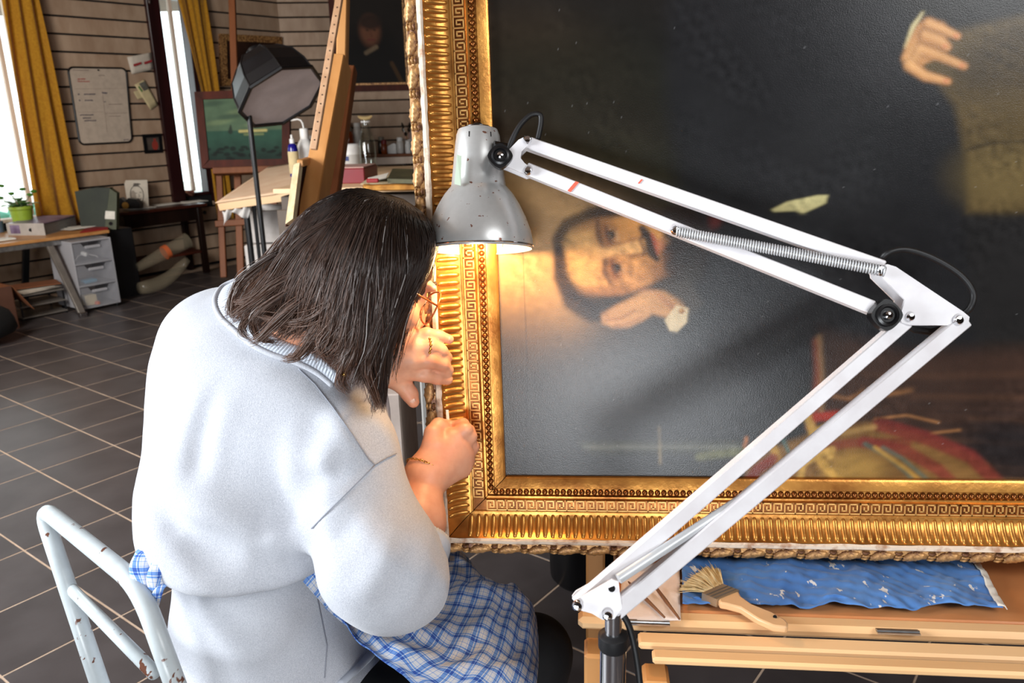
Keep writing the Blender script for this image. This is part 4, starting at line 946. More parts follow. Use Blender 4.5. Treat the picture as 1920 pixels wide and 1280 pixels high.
for w_ in range(4):
    rl = rail(PROF, w_, 'sight_moulding', MT['gold'])
    rail(COVE, w_, 'cove_moulding', MT['gold']); rail([(.0308, .0123), (.0456, .0123)], w_, 'meander_ground', MT['gold_dark'])
    rail(BAND, w_, 'gesso_band', MT['raw_plaster'], 'bare white gesso band', .0012, 90)
    rail(OUT, w_, 'outer_moulding', MT['gold_old'])
# beads, flutes, key units, leaves: shared meshes
m = MB(); m.ball((0, 0, 0), .0042, 8); bead = m.mesh('bead', smooth=True); bead.materials.append(MT['gold_dark'])
def cove_w(a):
    xs = [p[0] for p in COVE]; ys = [p[1] for p in COVE]; return float(np.interp(a, xs, ys))
m = MB(); pts = [(0, -a, cove_w(a)-.0014) for a in np.linspace(.0525, .0795, 8)]
m.tube(pts, [.0022, .0036, .0041, .0042, .0042, .0041, .0038, .0026], 8); rib = m.mesh('flute', smooth=True); rib.materials.append(MT['gold'])
m = MB(); t_ = .0018
def kb(x0, y0, x1, y1): m.box(((x0+x1)/2*.0135, -.0305-(1-(y0+y1)/2)*.0153, .0127), abs(x1-x0)*.0135+t_, abs(y1-y0)*.0153+t_, .0030)
for q_ in ((0, .06, 0, .94), (0, .94, .72, .94), (.72, .94, .72, .34), (.72, .34, .34, .34), (.34, .34, .34, .64), (0, .06, .93, .06)): kb(*q_)
key = m.mesh('meander', smooth=False); key.materials.append(mat('key_gold', (226, 176, 104), .42, .6, (180, 126, 66), 40))
m = MB(); g = []
for i in range(15):
    x = i/14; row = []
    hw = .0080*(sin(pi*min(1, x*1.05+.03))**.6)*(1-.25*abs(sin(x*pi*3.5)))
    for j in range(7):
        y = (j/6-.5)*2; row.append((x*.030-.015, -.0985+y*hw+.0035*(x-.5), .0290+.0026*(1-y*y)-.0018*abs(sin(x*17+y*5))-.004*(abs(y)*y > 0)*0-.0085*max(0, (-y*hw-.001))/.007))
    g.append(row)
m.grid(g, .0025); leaf = m.mesh('acanthus_leaf', smooth=True); leaf.materials.append(MT['gold_old'])
m = MB()
for k in range(3):
    m.tube([(-.0042, -.0925-.005*k, .0315-.0018*k*k*.8), (0, -.0932-.005*k, .0330-.0018*k*k*.8), (.0042, -.0925-.005*k, .0315-.0018*k*k*.8)], .0021, 6)
reed = m.mesh('reed_bundle', smooth=True); reed.materials.append(MT['gold_old'])
AXb = [PU, PV, PW]; AXl = [PV, PU, PW]     # bottom rail: +x along PU, -y outward ; left rail: x along PV, -y -> -PU outward
def put(me, name, s, which, sc=(1, 1, 1)):
    if which == 1: inst(name, me, pic, F3(s, 0, 0), AXb, sc)
    else: inst(name, me, pic, F3(0, s, 0), AXl, sc)
for which, L_ in ((0, .70), (1, 1.24)):
    for k in range(int(L_/.0088)):
        s = -.014+k*.0088
        if which == 1: inst('bead', bead, pic, F3(s, -.0207, .0070))
        else: inst('bead', bead, pic, F3(-.0207, s, .0070))
    for k in range(int((L_+.05)/.0107)): put(rib, 'flute', -.050+k*.0107, which)
    for k in range(int((L_+.03)/.0142)): put(key, 'meander', -.026+k*.0142, which)
    for k in range(int((L_+.08)/.042)):
        put(leaf, 'acanthus_leaf', -.078+k*.042, which, (1, 1, 1)); put(reed, 'reed_bundle', -.057+k*.042, which)
# oil painting --------------------------------------------------------
us = np.concatenate([np.arange(0, .16, .0022), np.arange(.16, .26, .0018)*1.0, np.arange(.2602, .74, .0026), np.linspace(.745, WP, 40)])
us = np.unique(np.concatenate([np.arange(0, .30, .0014), np.arange(.30, .74, .0022), np.linspace(.745, WP, 36)]))
vs_ = np.unique(np.concatenate([np.arange(0, .12, .0018), np.arange(.12, .20, .0026), np.arange(.20, .42, .0014), np.arange(.42, HP, .0022), [HP]]))
G_ = PO[None, None]+PU*us[None, :, None]+PV*vs_[:, None, None]-PW*.004
rel = G_-CAM; dd_ = rel@CF; X_ = 960+FPX*(rel@CR)/dd_; Y_ = 640-FPX*(rel@CU)/dd_      # sketch coordinates the picture was drawn in
pt = Paint(X_, Y_, (30, 28, 26))
n1_ = fbm(X_, Y_, .006, 11); n2_ = fbm(X_, Y_, .03, 12, 3); n3_ = fbm(X_, Y_*2.4, .05, 14, 3)
# background round the head, brown, with lamplight and glare painted in
pt.el(960, 440, 260, 330, 0, (84, 62, 40), .85, .5).el(1000, 470, 150, 170, 0, (176, 138, 90), .9, .5).el(950, 200, 260, 120, 0, (34, 30, 24), .7, .5)  # tan ellipse puts the lamp's warm pool into the colour
pt.el(960, 760, 120, 200, 0, (40, 32, 26), .7, .5).el(1260, 760, 260, 160, 0, (56, 58, 60), .75, .5).el(1060, 300, 160, 60, 20, (60, 46, 34), .6, .5)  # grey ellipse puts the window glare on the varnish into the colour
pt.el(1150, 180, 300, 120, 10, (28, 30, 24), .6, .6).el(1220, 330, 200, 60, 15, (36, 38, 26), .6, .6)
# coat of the sitter
pt.poly([(1250, -60), (1640, -60), (1740, 60), (1790, 180), (1815, 300), (1812, 420), (1830, 560), (1840, 660), (1500, 700), (1420, 740), (1330, 640), (1300, 560), (1280, 400), (1250, 200)], (31, 31, 33), .85, 26)
pt.el(1560, 330, 110, 200, 20, (40, 40, 41), .6, .6).el(1500, 560, 160, 120, 0, (40, 41, 43), .6, .6)
# ochre ground at top right
pt.poly([(1700, 130), (1780, 60), (1960, 20), (2300, 0), (2300, 395), (1960, 398), (1815, 398), (1812, 300), (1790, 200), (1755, 150)], (88, 72, 44), .9, 12)
pt.el(1880, 330, 90, 60, 0, (104, 88, 54), .5, .6).el(1900, 110, 110, 60, -20, (52, 42, 28), .7, .5).line([(1812, 281), (1860, 268), (1990, 262)], 3, (48, 40, 28), .8)
pt.poly([(1815, 404), (2300, 398), (2300, 640), (1830, 640)], (34, 33, 33), .8, 10)
# lower right brown ground and folds
pt.poly([(1540, 620), (1700, 660), (2300, 640), (2300, 920), (1500, 920), (1530, 760)], (62, 44, 36), .85, 24)
for k in range(14): pt.line([(1560+37*k % 240+40, 700+14*k), (1700+60*(k % 4), 706+13*k), (1960, 700+15*k)], 3.2, (84, 58, 42) if k % 3 == 0 else (38, 30, 28), .45, 1.2)
pt.el(1900, 840, 90, 50, 10, (30, 29, 31), .8, .5)
for pts_ in ([(1640, 785), (1700, 778), (1760, 792)], [(1745, 812), (1800, 806)], [(1560, 742), (1590, 748), (1620, 733)], [(1660, 740), (1710, 732)]): pt.line(pts_, 1.8, (170, 116, 70), .7, .9)
# red, ochre and green striped sash
pt.poly([(1395, 905), (1400, 870), (1470, 830), (1560, 800), (1640, 790), (1720, 812), (1800, 842), (1850, 870), (1880, 905)], (116, 84, 46), .95, 8)
pt.line([(1440, 905), (1480, 880), (1520, 842), (1600, 830), (1700, 830)], 9, (110, 46, 38), .7).line([(1650, 796), (1740, 822), (1820, 856), (1870, 905)], 13, (108, 42, 38), .85).line([(1620, 828), (1700, 846), (1760, 880), (1790, 910)], 11, (112, 44, 38), .8)
pt.line([(1622, 832), (1660, 852), (1700, 885), (1720, 910)], 4.5, (78, 92, 80), .85).line([(1655, 838), (1690, 858), (1740, 900)], 3.5, (84, 96, 82), .8).line([(1640, 838), (1700, 880), (1730, 905)], 3.5, (176, 134, 60), .8)
pt.el(1600, 880, 55, 30, 0, (158, 124, 62), .7, .6).line([(1580, 812), (1640, 800)], 5, (150, 118, 70), .7)
pt.line([(1530, 640), (1534, 700), (1530, 760), (1520, 800)], [6, 6, 7, 9], (128, 62, 42), .8).line([(1536, 630), (1541, 700), (1540, 770)], 3.5, (150, 118, 80), .8)
pt.line([(1515, 782), (1525, 812), (1555, 800)], 8, (176, 140, 70), .85).line([(1530, 782), (1570, 778)], 8, (150, 48, 36), .9).line([(1450, 838), (1465, 880), (1480, 905)], 7, (172, 132, 60), .8).line([(1468, 824), (1480, 850), (1490, 868)], 3.5, (70, 96, 92), .9)
pt.line([(1500, 900), (1505, 870), (1540, 850), (1560, 842), (1556, 856)], 6, (186, 148, 78), .9).line([(1536, 860), (1560, 890), (1575, 900)], 8, (182, 142, 70), .85).line([(1400, 820), (1396, 838), (1404, 850)], 3, (176, 110, 60), .8).line([(1402, 905), (1420, 880), (1450, 860)], 10, (112, 38, 34), .85)
# sword-like bar
pt.poly([(1082, 829), (1110, 826), (1390, 826), (1394, 850), (1110, 853), (1090, 840)], (64, 66, 58), .85, 4).line([(1095, 838), (1390, 838)], 2.5, (118, 120, 110), .7, .9).line([(1110, 849), (1392, 850)], 3, (48, 50, 46), .7).line([(1310, 856), (1394, 846)], 7, (120, 122, 84), .6).line([(1236, 800), (1238, 870)], 1.4, (170, 150, 110), .7)
# pale scrap patch
pt.poly([(1446, 393), (1476, 378), (1534, 366), (1552, 366), (1548, 381), (1506, 400), (1490, 395), (1452, 397)], (206, 196, 140), .95, 1.6).line([(1482, 384), (1500, 398)], 2, (150, 140, 100), .6)
# ---- sideways head
pt.poly([(1040, 470), (1048, 432), (1078, 402), (1130, 384), (1200, 384), (1290, 410), (1330, 460), (1318, 520), (1262, 570), (1180, 596), (1118, 594), (1070, 562), (1046, 520)], (30, 22, 17), .93, 14)                       # hair mass
pt.poly([(1068, 470), (1085, 430), (1120, 412), (1180, 405), (1235, 420), (1246, 436), (1238, 468), (1244, 502), (1226, 530), (1190, 548), (1140, 552), (1098, 545), (1082, 520)], (196, 138, 74), .96, 7)
pt.el(1085, 470, 34, 62, 0, (222, 170, 98), .7, .5).el(1110, 500, 44, 44, 0, (226, 176, 106), .5, .5).el(1200, 520, 50, 30, 0, (202, 146, 88), .7, .5).el(1190, 428, 46, 20, 0, (176, 118, 56), .7, .5)
pt.el(1178, 436, 30, 26, 0, (188, 128, 62), .6, .5).el(1250, 500, 40, 30, -30, (110, 70, 42), .7, .6).el(1140, 545, 60, 10, 0, (140, 92, 54), .6, .6).el(1105, 420, 40, 12, -15, (130, 86, 48), .6, .6)
pt.line([(1048, 470), (1052, 520), (1074, 562), (1108, 586), (1130, 596)], [9, 14, 19, 18, 8], (34, 22, 15), .9, .5).line([(1052, 500), (1044, 450), (1062, 420), (1110, 398), (1170, 388), (1240, 402)], [8, 9, 11, 10, 9, 7], (44, 30, 18), .8, .6)
r_ = np.random.default_rng(4)
for k in range(26):
    a = r_.random(); x0, y0 = 1036+18*r_.random()+40*max(0, a-.6), 430+150*a; pt.line([(x0, y0), (x0+12+10*r_.random(), y0+9), (x0+24, y0+24*r_.random())], 1.3, (96, 70, 42) if k % 2 else (28, 19, 13), .40, 1.0)
# eyes, brows, nose, moustache, mouth
for ex, ey, s_ in ((1146, 441, 1), (1157, 503, 1)):
    pt.el(ex-8, ey-2, 26, 20, 80, (122, 72, 34), .62, .5); pt.el(ex-1, ey, 17, 8, 70, (176, 126, 78), .8, .5); pt.el(ex-1, ey-1, 9.5, 8.5, 0, (34, 20, 12), .98, .35); pt.line([(ex-12, ey-18), (ex-10, ey), (ex-4, ey+18)], 5, (132, 80, 42), .7, .8)
    pt.line([(ex-9, ey-15), (ex-8, ey), (ex+2, ey+15)], 2.4, (70, 36, 20), .85, .6); pt.line([(ex+9, ey-13), (ex+11, ey), (ex+7, ey+14)], 1.8, (120, 66, 36), .7, .6); pt.el(ex-2.5, ey+1, 1.6, 1.6, 0, (214, 180, 130), .8)
    pt.line([(ex+10, ey-6), (ex+12, ey+8)], 3, (226, 176, 118), .5, .8)
pt.line([(1120, 414), (1122, 440), (1130, 462)], [4, 6, 3], (84, 50, 26), .8, .6).line([(1134, 486), (1134, 510), (1144, 530)], [3, 6, 3], (88, 52, 28), .8, .6)
pt.line([(1128, 474), (1160, 467), (1192, 464)], [9, 9, 12], (222, 172, 108), .75, .6).line([(1132, 463), (1165, 456), (1196, 446)], [2.5, 2.5, 4], (130, 80, 40), .6, .8).el(1203, 462, 13, 14, 0, (216, 162, 98), .85, .4).line([(1180, 479), (1202, 478)], 3, (110, 64, 34), .7, .8)
pt.line([(1206, 440), (1200, 450), (1208, 470), (1206, 478)], 3, (62, 32, 18), .85, .6)
pt.line([(1204, 428), (1218, 448), (1222, 472), (1232, 486)], [7, 11, 11, 5], (24, 15, 12), .96, .5).line([(1222, 438), (1230, 456), (1234, 476)], [2, 4.5, 2], (168, 82, 58), .95, .5).el(1240, 458, 8, 12, 0, (176, 110, 74), .8, .5).el(1252, 452, 8, 7, 0, (196, 138, 84), .6, .6)
pt.el(1288, 450, 40, 52, 10, (34, 26, 24), .95, .35).line([(1250, 424), (1256, 400), (1290, 392)], 14, (36, 28, 24), .8, .5).line([(1262, 500), (1300, 480)], 16, (34, 30, 28), .8, .5).line([(1190, 566), (1250, 542), (1300, 510)], [18, 22, 16], (38, 34, 30), .9, .4)
pt.el(1342, 410, 12, 18, 20, (96, 44, 40), .6, .6)
pt.line([(1150, 566), (1200, 556), (1260, 520)], [5, 6, 4], (50, 38, 30), .7, .6)
# supporting hand and cuff
pt.poly([(1128, 590), (1150, 575), (1180, 560), (1214, 543), (1246, 545), (1276, 560), (1290, 580), (1270, 606), (1250, 596), (1224, 588), (1206, 600), (1180, 612), (1150, 614), (1130, 606)], (200, 150, 98), .95, 5)
pt.line([(1135, 600), (1165, 596), (1190, 582)], 2, (130, 80, 48), .7, .8).line([(1150, 611), (1180, 606), (1204, 594)], 2, (130, 80, 48), .6, .8).line([(1205, 545), (1236, 555), (1262, 575)], 6, (150, 96, 72), .5, .7).line([(1128, 585), (1140, 592)], 2, (120, 80, 50), .7).el(1215, 555, 20, 8, 10, (216, 168, 116), .6, .6)
pt.poly([(1240, 540), (1290, 525), (1320, 570), (1296, 590), (1270, 565)], (62, 56, 50), .8, 8).poly([(1246, 600), (1268, 572), (1290, 578), (1288, 604), (1270, 622), (1256, 620)], (222, 206, 168), .96, 2.5).el(1278, 583, 6, 5, 0, (150, 92, 38), .95, .4).el(1277, 582, 2.5, 2, 0, (216, 170, 90), .9)
# upper right hand
pt.line([(1730, 24), (1712, 50), (1698, 88)], [2, 4, 2.5], (206, 190, 140), .95, .4)
pt.poly([(1736, 32), (1770, 42), (1782, 60), (1770, 80), (1776, 104), (1736, 118), (1716, 136), (1698, 126), (1690, 110), (1700, 84), (1718, 50)], (190, 134, 82), .97, 4)
for pts_, w2_ in (([(1742, 44), (1765, 54), (1796, 68)], [10, 9, 6]), ([(1735, 66), (1764, 76), (1776, 88)], [11, 10, 8]), ([(1724, 92), (1760, 104), (1808, 124)], [10, 9, 6.5]), ([(1706, 122), (1735, 142), (1778, 153)], [11, 9, 6])):
    pt.line(pts_, [x+2.5 for x in w2_], (70, 44, 28), .8, .3).line(pts_, w2_, (196, 140, 88), .97, .35)
    pt.line([(x-1, y-3) for x, y in pts_], [x*.4 for x in w2_], (220, 168, 112), .7, .8).el(pts_[-1][0]-4, pts_[-1][1]-1, 5, 3.5, 15, (204, 120, 84), .8)
pt.el(1712, 100, 14, 22, 20, (206, 156, 102), .6, .6).line([(1726, 62), (1722, 84), (1708, 108)], 2, (140, 92, 56), .5, .8)
def blur(c, n=1):
    for _ in range(n):
        for a in (0, 1):
            p_ = np.concatenate([np.take(c, [0], a), c, np.take(c, [-1], a)], a); L_ = c.shape[a]
            c = .25*np.take(p_, range(0, L_), a)+.5*np.take(p_, range(1, L_+1), a)+.25*np.take(p_, range(2, L_+2), a)
    return c
crisp = ((Y_ < 402) & (X_ > 1420)) | ((Y_ > 770) & (X_ > 1380)) | ((X_ > 1240) & (X_ < 1292) & (Y_ > 570) & (Y_ < 624))
col_ = pt.c.copy(); colb = blur(pt.c, 3); pt.c = np.where(crisp[..., None], blur(col_, 1), colb)
n4_ = fbm(X_, Y_, .16, 19, 3)*fbm(X_, Y_, .02, 20, 2)*2+.8*fbm(X_*.6+Y_*.3, Y_*1.6, .07, 23, 3)*sstep(Y_, 730, 780)*sstep(X_, 1380, 1420)
pt.c = pt.c*(1+.35*n4_)[..., None]
col = pt.c*(1+.22*n1_+.16*n2_+.08*n3_)[..., None]
r_ = np.random.default_rng(6); sp = r_.random(X_.shape)
col += ((sp > .9996)*.07)[..., None]
seam = 1-sstep(np.abs(X_-984-4*np.sin(Y_/90)), .6, 1.8); seam *= ((Y_ > 470) & (Y_ < 800)); col *= (1-.3*seam)[..., None]
canvas = painted_sheet('canvas', G_, np.clip(col, .002, 1), .23, pic, .16, 700, .0, spec=.30)
m = MB(); m.box(F3(WP/2, HP/2, -.020), WP+.02, HP+.02, .012, AXb); obj('canvas_backing', m, MT['canvas_edge'], pic, smooth=False)
# upright behind the frame, pale grey
pb0 = P(786, 500, 1.62)
m = MB(); m.box([pb0[0]+.012, pb0[1], .62], .045, .045, 1.235, None, .004); m2 = MB(); m2.box([pb0[0]+.03, pb0[1], .02], .09, .30, .035, None, .01)
gp_ = empty('grey_upright', (pb0[0], pb0[1], 0), 'pale grey upright post standing just behind the left edge of the gilt frame', 'post')
MT['pale_grey'] = mat('pale_grey_paint', (168, 164, 158), .5); obj('upright', m, MT['pale_grey'], gp_); obj('base', m2, MT['pale_grey'], gp_)
wc0 = P(716, 735, 1.75)
m = MB(); m.box([wc0[0]-.015, wc0[1]+.12, (wc0[2])/2], .11, .26, wc0[2]-.004, None, .003); o = obj('white_carton', m, mat('white_carton_card', (214, 196, 184), .6), loc=(wc0[0]-.015, wc0[1]+.12, 0), label='tall white carton standing between the woman\'s hands and the grey post', cat='carton')

# ================================================================ BENCH UNDER THE PAINTING
ZB = min(F3(.02, -.109, w)[2] for w in (-.03, .01))-.001
ZB = F3(.12, -.109, -.03)[2]-.012
b0 = atz(1128, 1163, ZB); b1 = atz(1920, 1192, ZB); bx = nrm(b1-b0); by = np.array([-bx[1], bx[0], 0]); by = by if by[1] > 0 else -by
AB = [bx, by, Z3]
def Bn(x, y, z=0.0): return b0+bx*x+by*y+Z3*z
bench = empty('slatted_bench', Bn(.45, .1, -ZB), 'beech workbench with brown top and front slats under the painting', 'bench')
MT['bench_top'] = mat('tan_bench_top', (216, 150, 98), .32, 0, (200, 130, 78), 5, bmp=.05)
MT['bench_wood'] = wood('pale_beech_bench', (246, 204, 152), (234, 184, 128), .4, 10, 0, .05, rnd=.04)
m = MB(); m.box(Bn(.57, .028+.17, -.012), 1.10, .34, .022, AB, .002); obj('bench_top', m, MT['bench_top'], bench)
m = MB(); m.box(Bn(.55, .0135, -.008), 1.16, .027, .018, AB, .006); obj('front_rail', m, MT['bench_wood'], bench)
yy = -.011
for k, (w_, x0, gp) in enumerate(((.025, .045, .007), (.020, .06, 0))):
    m = MB(); m.box(Bn(x0+.55, yy-w_/2, -.010), 1.10, w_, .010, AB, .003); obj('slat', m, MT['bench_wood'], bench); yy -= w_+gp
m = MB(); m.box(Bn(.55, .36, -.02), 1.16, .03, .03, AB, .004); obj('rear_rail', m, MT['bench_wood'], bench)
for x, y in ((-.006, .006), (.066, -.04), (1.1, .0), (-.006, .34), (1.1, .34)):
    m = MB(); m.box(Bn(x, y, -ZB/2-.02), .032, .04, ZB-.045, AB, .004); obj('leg', m, MT['easel'], bench)
m = MB(); m.box(Bn(.55, .17, -.55), 1.10, .03, .05, AB, .004); obj('stretcher', m, MT['easel'], bench)
for x in (.06, .36, .66):
    m = MB(); m.box(Bn(x, -.003, .0015), .05, .010, .002, AB); m.cyl(Bn(x-.025, -.003, .0025), Bn(x+.025, -.003, .0025), .002, 8); obj('hinge', m, MT['steel'], bench)
# blue cloth
MT['blue_rag'] = cloth('blue_cotton_cloth', (84, 132, 194), (64, 110, 176), 0, .85, 10, .3)
def dab(m_, c, s_, th, seed=0, scale=45):
    nt = m_.node_tree; b_ = nt.nodes['Principled BSDF']; v = texco(nt, (1, .55, 1), (0, 0, .6)); n_ = noise(nt, v, scale, 3, .6)
    src = b_.inputs['Base Color'].links[0].from_socket; mx = nt.nodes.new('ShaderNodeMix'); mx.data_type = 'RGBA'
    f = ramp(nt, n_, [(th, (0, 0, 0)), (th+s_, (1, 1, 1))]); nt.links.new(f, mx.inputs[0]); nt.links.new(src, mx.inputs[6]); mx.inputs[7].default_value = (*lin(c), 1); nt.links.new(mx.outputs[2], b_.inputs['Base Color'])
dab(MT['blue_rag'], (216, 214, 212), .02, .635, scale=62)
c4 = [atz(1277, 1046, ZB), atz(1822, 1052, ZB), atz(1876, 1152, ZB), atz(1280, 1143, ZB)]
def cl(u, v):
    z = .009+.012*float(fbm(np.array(u*4.0), np.array(v*1.0), 5.0, 31, 4))+.003*abs(float(fbm(np.array(u*4.0), np.array(v*1.2), 13.0, 33, 3)))
    z += .0008*abs(sin(u*19+v*7+2*sin(v*5)))*2+.0012*abs(sin(u*37-v*23+3*sin(u*8)))*2
    z += .006*max(0, .30-v)**.7*(1+.5*sin(u*14+2))
    e = .003*sin(u*17)+.0025*sin(u*41)
    q_ = bil(c4, u, v); return q_+Z3*max(z, .002)+by*e*(v > .9)
g = [[cl(u, v) for v in np.linspace(0, 1, 40)] for u in np.linspace(0, 1, 110)]
m = MB(); m.grid(g, .0015); ck = obj('blue_cloth', m, MT['blue_rag'], smooth=True, loc=bil(c4, .5, .5), label='crumpled blue cotton cloth spotted with white paint lying on the bench', cat='cloth')
m = MB(); g = [[cl(.985+.028*u, v)+Z3*(.0022-.004*u*(u > .8)) for v in np.linspace(0, 1, 30)] for u in np.linspace(0, 1, 5)]; m.grid(g, .0012); obj('white_edge', m, MT['paper'], ck, smooth=True, label='frayed white selvage')
# paper towel with two thin tools
MT['towel'] = mat('pinkish_paper_towel', (246, 232, 222), .85, 0, (238, 218, 206), 14, bmp=.3, bscale=260)
c4t = [atz(1168, 1056, ZB), atz(1273, 1058, ZB), atz(1276, 1168, ZB), atz(1160, 1164, ZB)]
g = [[bil(c4t, u, v)+Z3*(.0035+.002*sin(u*6+v*3)+.0012*sin(v*11+u*9)+(.006*max(0, u-.6)*max(0, .5-v)*8)) for v in np.linspace(0, 1, 16)] for u in np.linspace(0, 1, 16)]
m = MB(); m.grid(g, .002); tw_ = obj('paper_towel', m, MT['towel'], smooth=True, loc=bil(c4t, .5, .5), label='folded pinkish paper towel on the left end of the bench', cat='towel')
MT['tool'] = mat('brown_tool_handle', (126, 84, 56), .5)
for k, (a_, b_, lab) in enumerate((((1178, 1090), (1246, 1157), 'thin brown wooden tool on the paper towel, left of the two'), ((1226, 1096), (1274, 1160), 'thin brown wooden tool on the paper towel, nearer the blue cloth'))):
    m = MB(); p0_ = atz(*a_, ZB+.010); p1_ = atz(*b_, ZB+.010); m.tube([p0_, p0_*.9+p1_*.1, p0_*.5+p1_*.5, p1_], [.0008, .0022, .0026, .0014], 8); obj('modelling_tool', m, MT['tool'], loc=(p0_+p1_)/2, label=lab, cat='tool', group='thin tools on the paper towel')
# flat brush
ZR = ZB+.014
fb = empty('flat_brush', atz(1360, 1112, ZR), 'wide flat brush with pale bristles and wooden handle on the blue cloth', 'brush')
m = MB(); hp = [(1345, 1119), (1384, 1106), (1390, 1117), (1410, 1131), (1448, 1146), (1472, 1160), (1479, 1168), (1476, 1175), (1450, 1172), (1422, 1160), (1388, 1138), (1362, 1131), (1350, 1129)]
m.slab([atz(x, y, ZR+.004) for x, y in hp], -Z3*.010); hd = obj('handle', m, wood('brush_handle_wood', (226, 184, 138), (210, 162, 112), .4, 12, 0), fb)
bv = hd.modifiers.new('bevel', 'BEVEL'); bv.width = .0025; bv.segments = 2
m = MB(); m.cyl(atz(1453, 1156, ZR+.0042), atz(1453, 1156, ZR+.0052), .0024, 10); obj('hanging_hole', m, MT['black_plastic'], fb)
m = MB(); m.slab([atz(x, y, ZR+.005) for x, y in ((1316, 1111), (1356, 1094), (1386, 1106), (1344, 1123))], -Z3*.012); fe = obj('ferrule', m, mat('dull_ferrule', (176, 162, 140), .35, .7), fb)
m = MB()
for t in (.3, .55, .8):
    p_ = [atz(1316+28*t, 1111+12*t, ZR+.0053), atz(1356+30*t, 1094+12*t, ZR+.0053)]; m.cyl(p_[0], p_[1], .0007, 5)
obj('ferrule_crease', m, MT['leg_grey'], fe)
MT['bristle'] = mat('cream_bristle', (226, 206, 160), .6, 0, (196, 168, 116), 90)
m = MB(); r_ = np.random.default_rng(9)
for k in range(420):
    t = r_.random(); h = r_.random(); p0_ = atz(1318+38*t, 1110-16*t, ZR+.003-.008*h)
    ang = t+.18*(r_.random()-.5); ex = 1272+70*ang**1.3+4*r_.random(); ey = 1104-44*min(1, ang*1.3)+12*max(0, ang-.7)+r_.random()*5
    if r_.random() < .08: ex -= 10*r_.random(); ey -= 14*r_.random()
    p1_ = atz(ex, ey, ZR+.004-.010*h+.012*(r_.random() < .1)); mid = (p0_+p1_)/2+Z3*.002
    m.tube([p0_, mid, p1_], [.0006, .0006, .0002], 3, cap=False)
obj('bristles', m, MT['bristle'], fb, kind='stuff')
# black bucket on the floor
bk0 = atz(1095, 1112, 0)+CF*[1, 1, 0]*.09
bkt = empty('black_bucket', bk0, 'black plastic bucket on the floor below the gilt frame', 'bucket')
m = MB(); m.lathe(bk0, Z3, [(.085, 0), (.10, .02), (.115, .34), (.125, .345), (.125, .36), (.105, .36), (.09, .03)], 28); obj('bucket_body', m, MT['black_plastic'], bkt)
m = MB(); m.tube([bk0+Z3*.34+np.array([cos(a)*.125, -.02-.0*sin(a), -.09*sin(a)*0])+np.array([0, -.11*sin(a), -.05*sin(a)]) for a in np.linspace(0, pi, 14)], .003, 6); obj('bucket_handle', m, MT['steel'], bkt)
# black bag bottom left
bg0 = atz(-30, 655, 0); g = []
m = MB(); m.ball(bg0+Z3*.14-WN*.1, .2, 18, (1.3, .9, .7), AXA); 
v_ = m.v[0]; v_[:, 2] = np.maximum(v_[:, 2], .004); v_ += .015*np.sin(v_*28)[:, [1, 2, 0]]; v_[:, 2] = np.maximum(v_[:, 2], .004)
obj('black_bag', m, MT['bag'], smooth=True, loc=bg0, label='soft black bag on the floor at the left edge before the cardboard box', cat='bag')

# ================================================================ DESK LAMP
lpz = P(1150, 1168, .80)
lamp = empty('arm_lamp', (lpz[0], lpz[1], 0), 'spring-arm lamp with worn silver shade and long white arms, lit over the frame', 'lamp')
MT['arm_white'] = mat('white_enamel_arm', (236, 234, 236), .32, 0, (226, 222, 224), 30); MT['screw'] = MT['chrome']
MT['spring'] = mat('dull_zinc_spring', (214, 216, 218), .4, .3)
m_, nt_, b_ = nodes('worn_silver_shade')
v_ = texco(nt_); n_ = noise(nt_, v_, 130, 3); c_ = ramp(nt_, n_, [(.0, tuple(lin((190, 190, 188)))), (.66, tuple(lin((200, 200, 198)))), (.69, tuple(lin((122, 76, 58))))])
nt_.links.new(c_, b_.inputs['Base Color']); b_.inputs['Roughness'].default_value = .32; b_.inputs['Metallic'].default_value = .5
MT['shade'] = m_
dl = 1.03; kk = dl/FPX
sc_ = P(899, 462, dl); stop = P(896, 240, dl); axs = nrm(stop-sc_); 
axs = nrm(axs*.96+nrm(Z3)*.04)
Ls = np.linalg.norm(stop-sc_)
def h_(y): return (462-y)/222*Ls
prof = [(100*kk, h_(468)), (101*kk, h_(464)), (100*kk, h_(450)), (97*kk, h_(434)), (88*kk, h_(409)), (76*kk, h_(384)), (65*kk, h_(366)), (56*kk, h_(355)), (51.5*kk, h_(350)), (49.5*kk, h_(335)), (45*kk, h_(292)), (41*kk, h_(256)), (37*kk, h_(245)), (22*kk, h_(240))]
inner = [(r-1.6*kk, h) for r, h in prof[::-1]]
m = MB(); m.lathe(sc_, axs, prof+inner[1:], 48, False); 
sh_ = obj('shade', m, MT['shade'], lamp, smooth='auto')
m = MB(); a_, b2_, d2_ = basis(axs); m.tube([sc_+axs*h_(463)+(a_*cos(t)+b2_*sin(t))*101*kk for t in np.linspace(0, 2*pi, 49)[:-1]], 1.5*kk, 6, closed=True); obj('rolled_rim', m, MT['chrome'], sh_)
m = MB(); m.lathe(sc_+axs*h_(241), axs, [(24*kk, -2*kk), (24*kk, 2*kk), (12*kk, 4*kk), (8*kk, 9*kk), (3*kk, 10*kk)], 20); obj('socket_cap', m, MT['black_plastic'], sh_)
for ang in (-1.35, -.35, .65, 1.65, 2.65, 3.65):      # cooling slots in the neck
    d0 = -nrm(CF-axs*(CF@axs)); d1 = np.cross(axs, d0); dn = d0*cos(ang)+d1*sin(ang)
    m = MB(); m.beam(sc_+axs*h_(300)+dn*43.6*kk, sc_+axs*h_(256)+dn*40.6*kk, 2.4*kk, 1.5*kk, np.cross(axs, dn)); obj('slot', m, MT['black_plastic'], sh_, smooth=False)
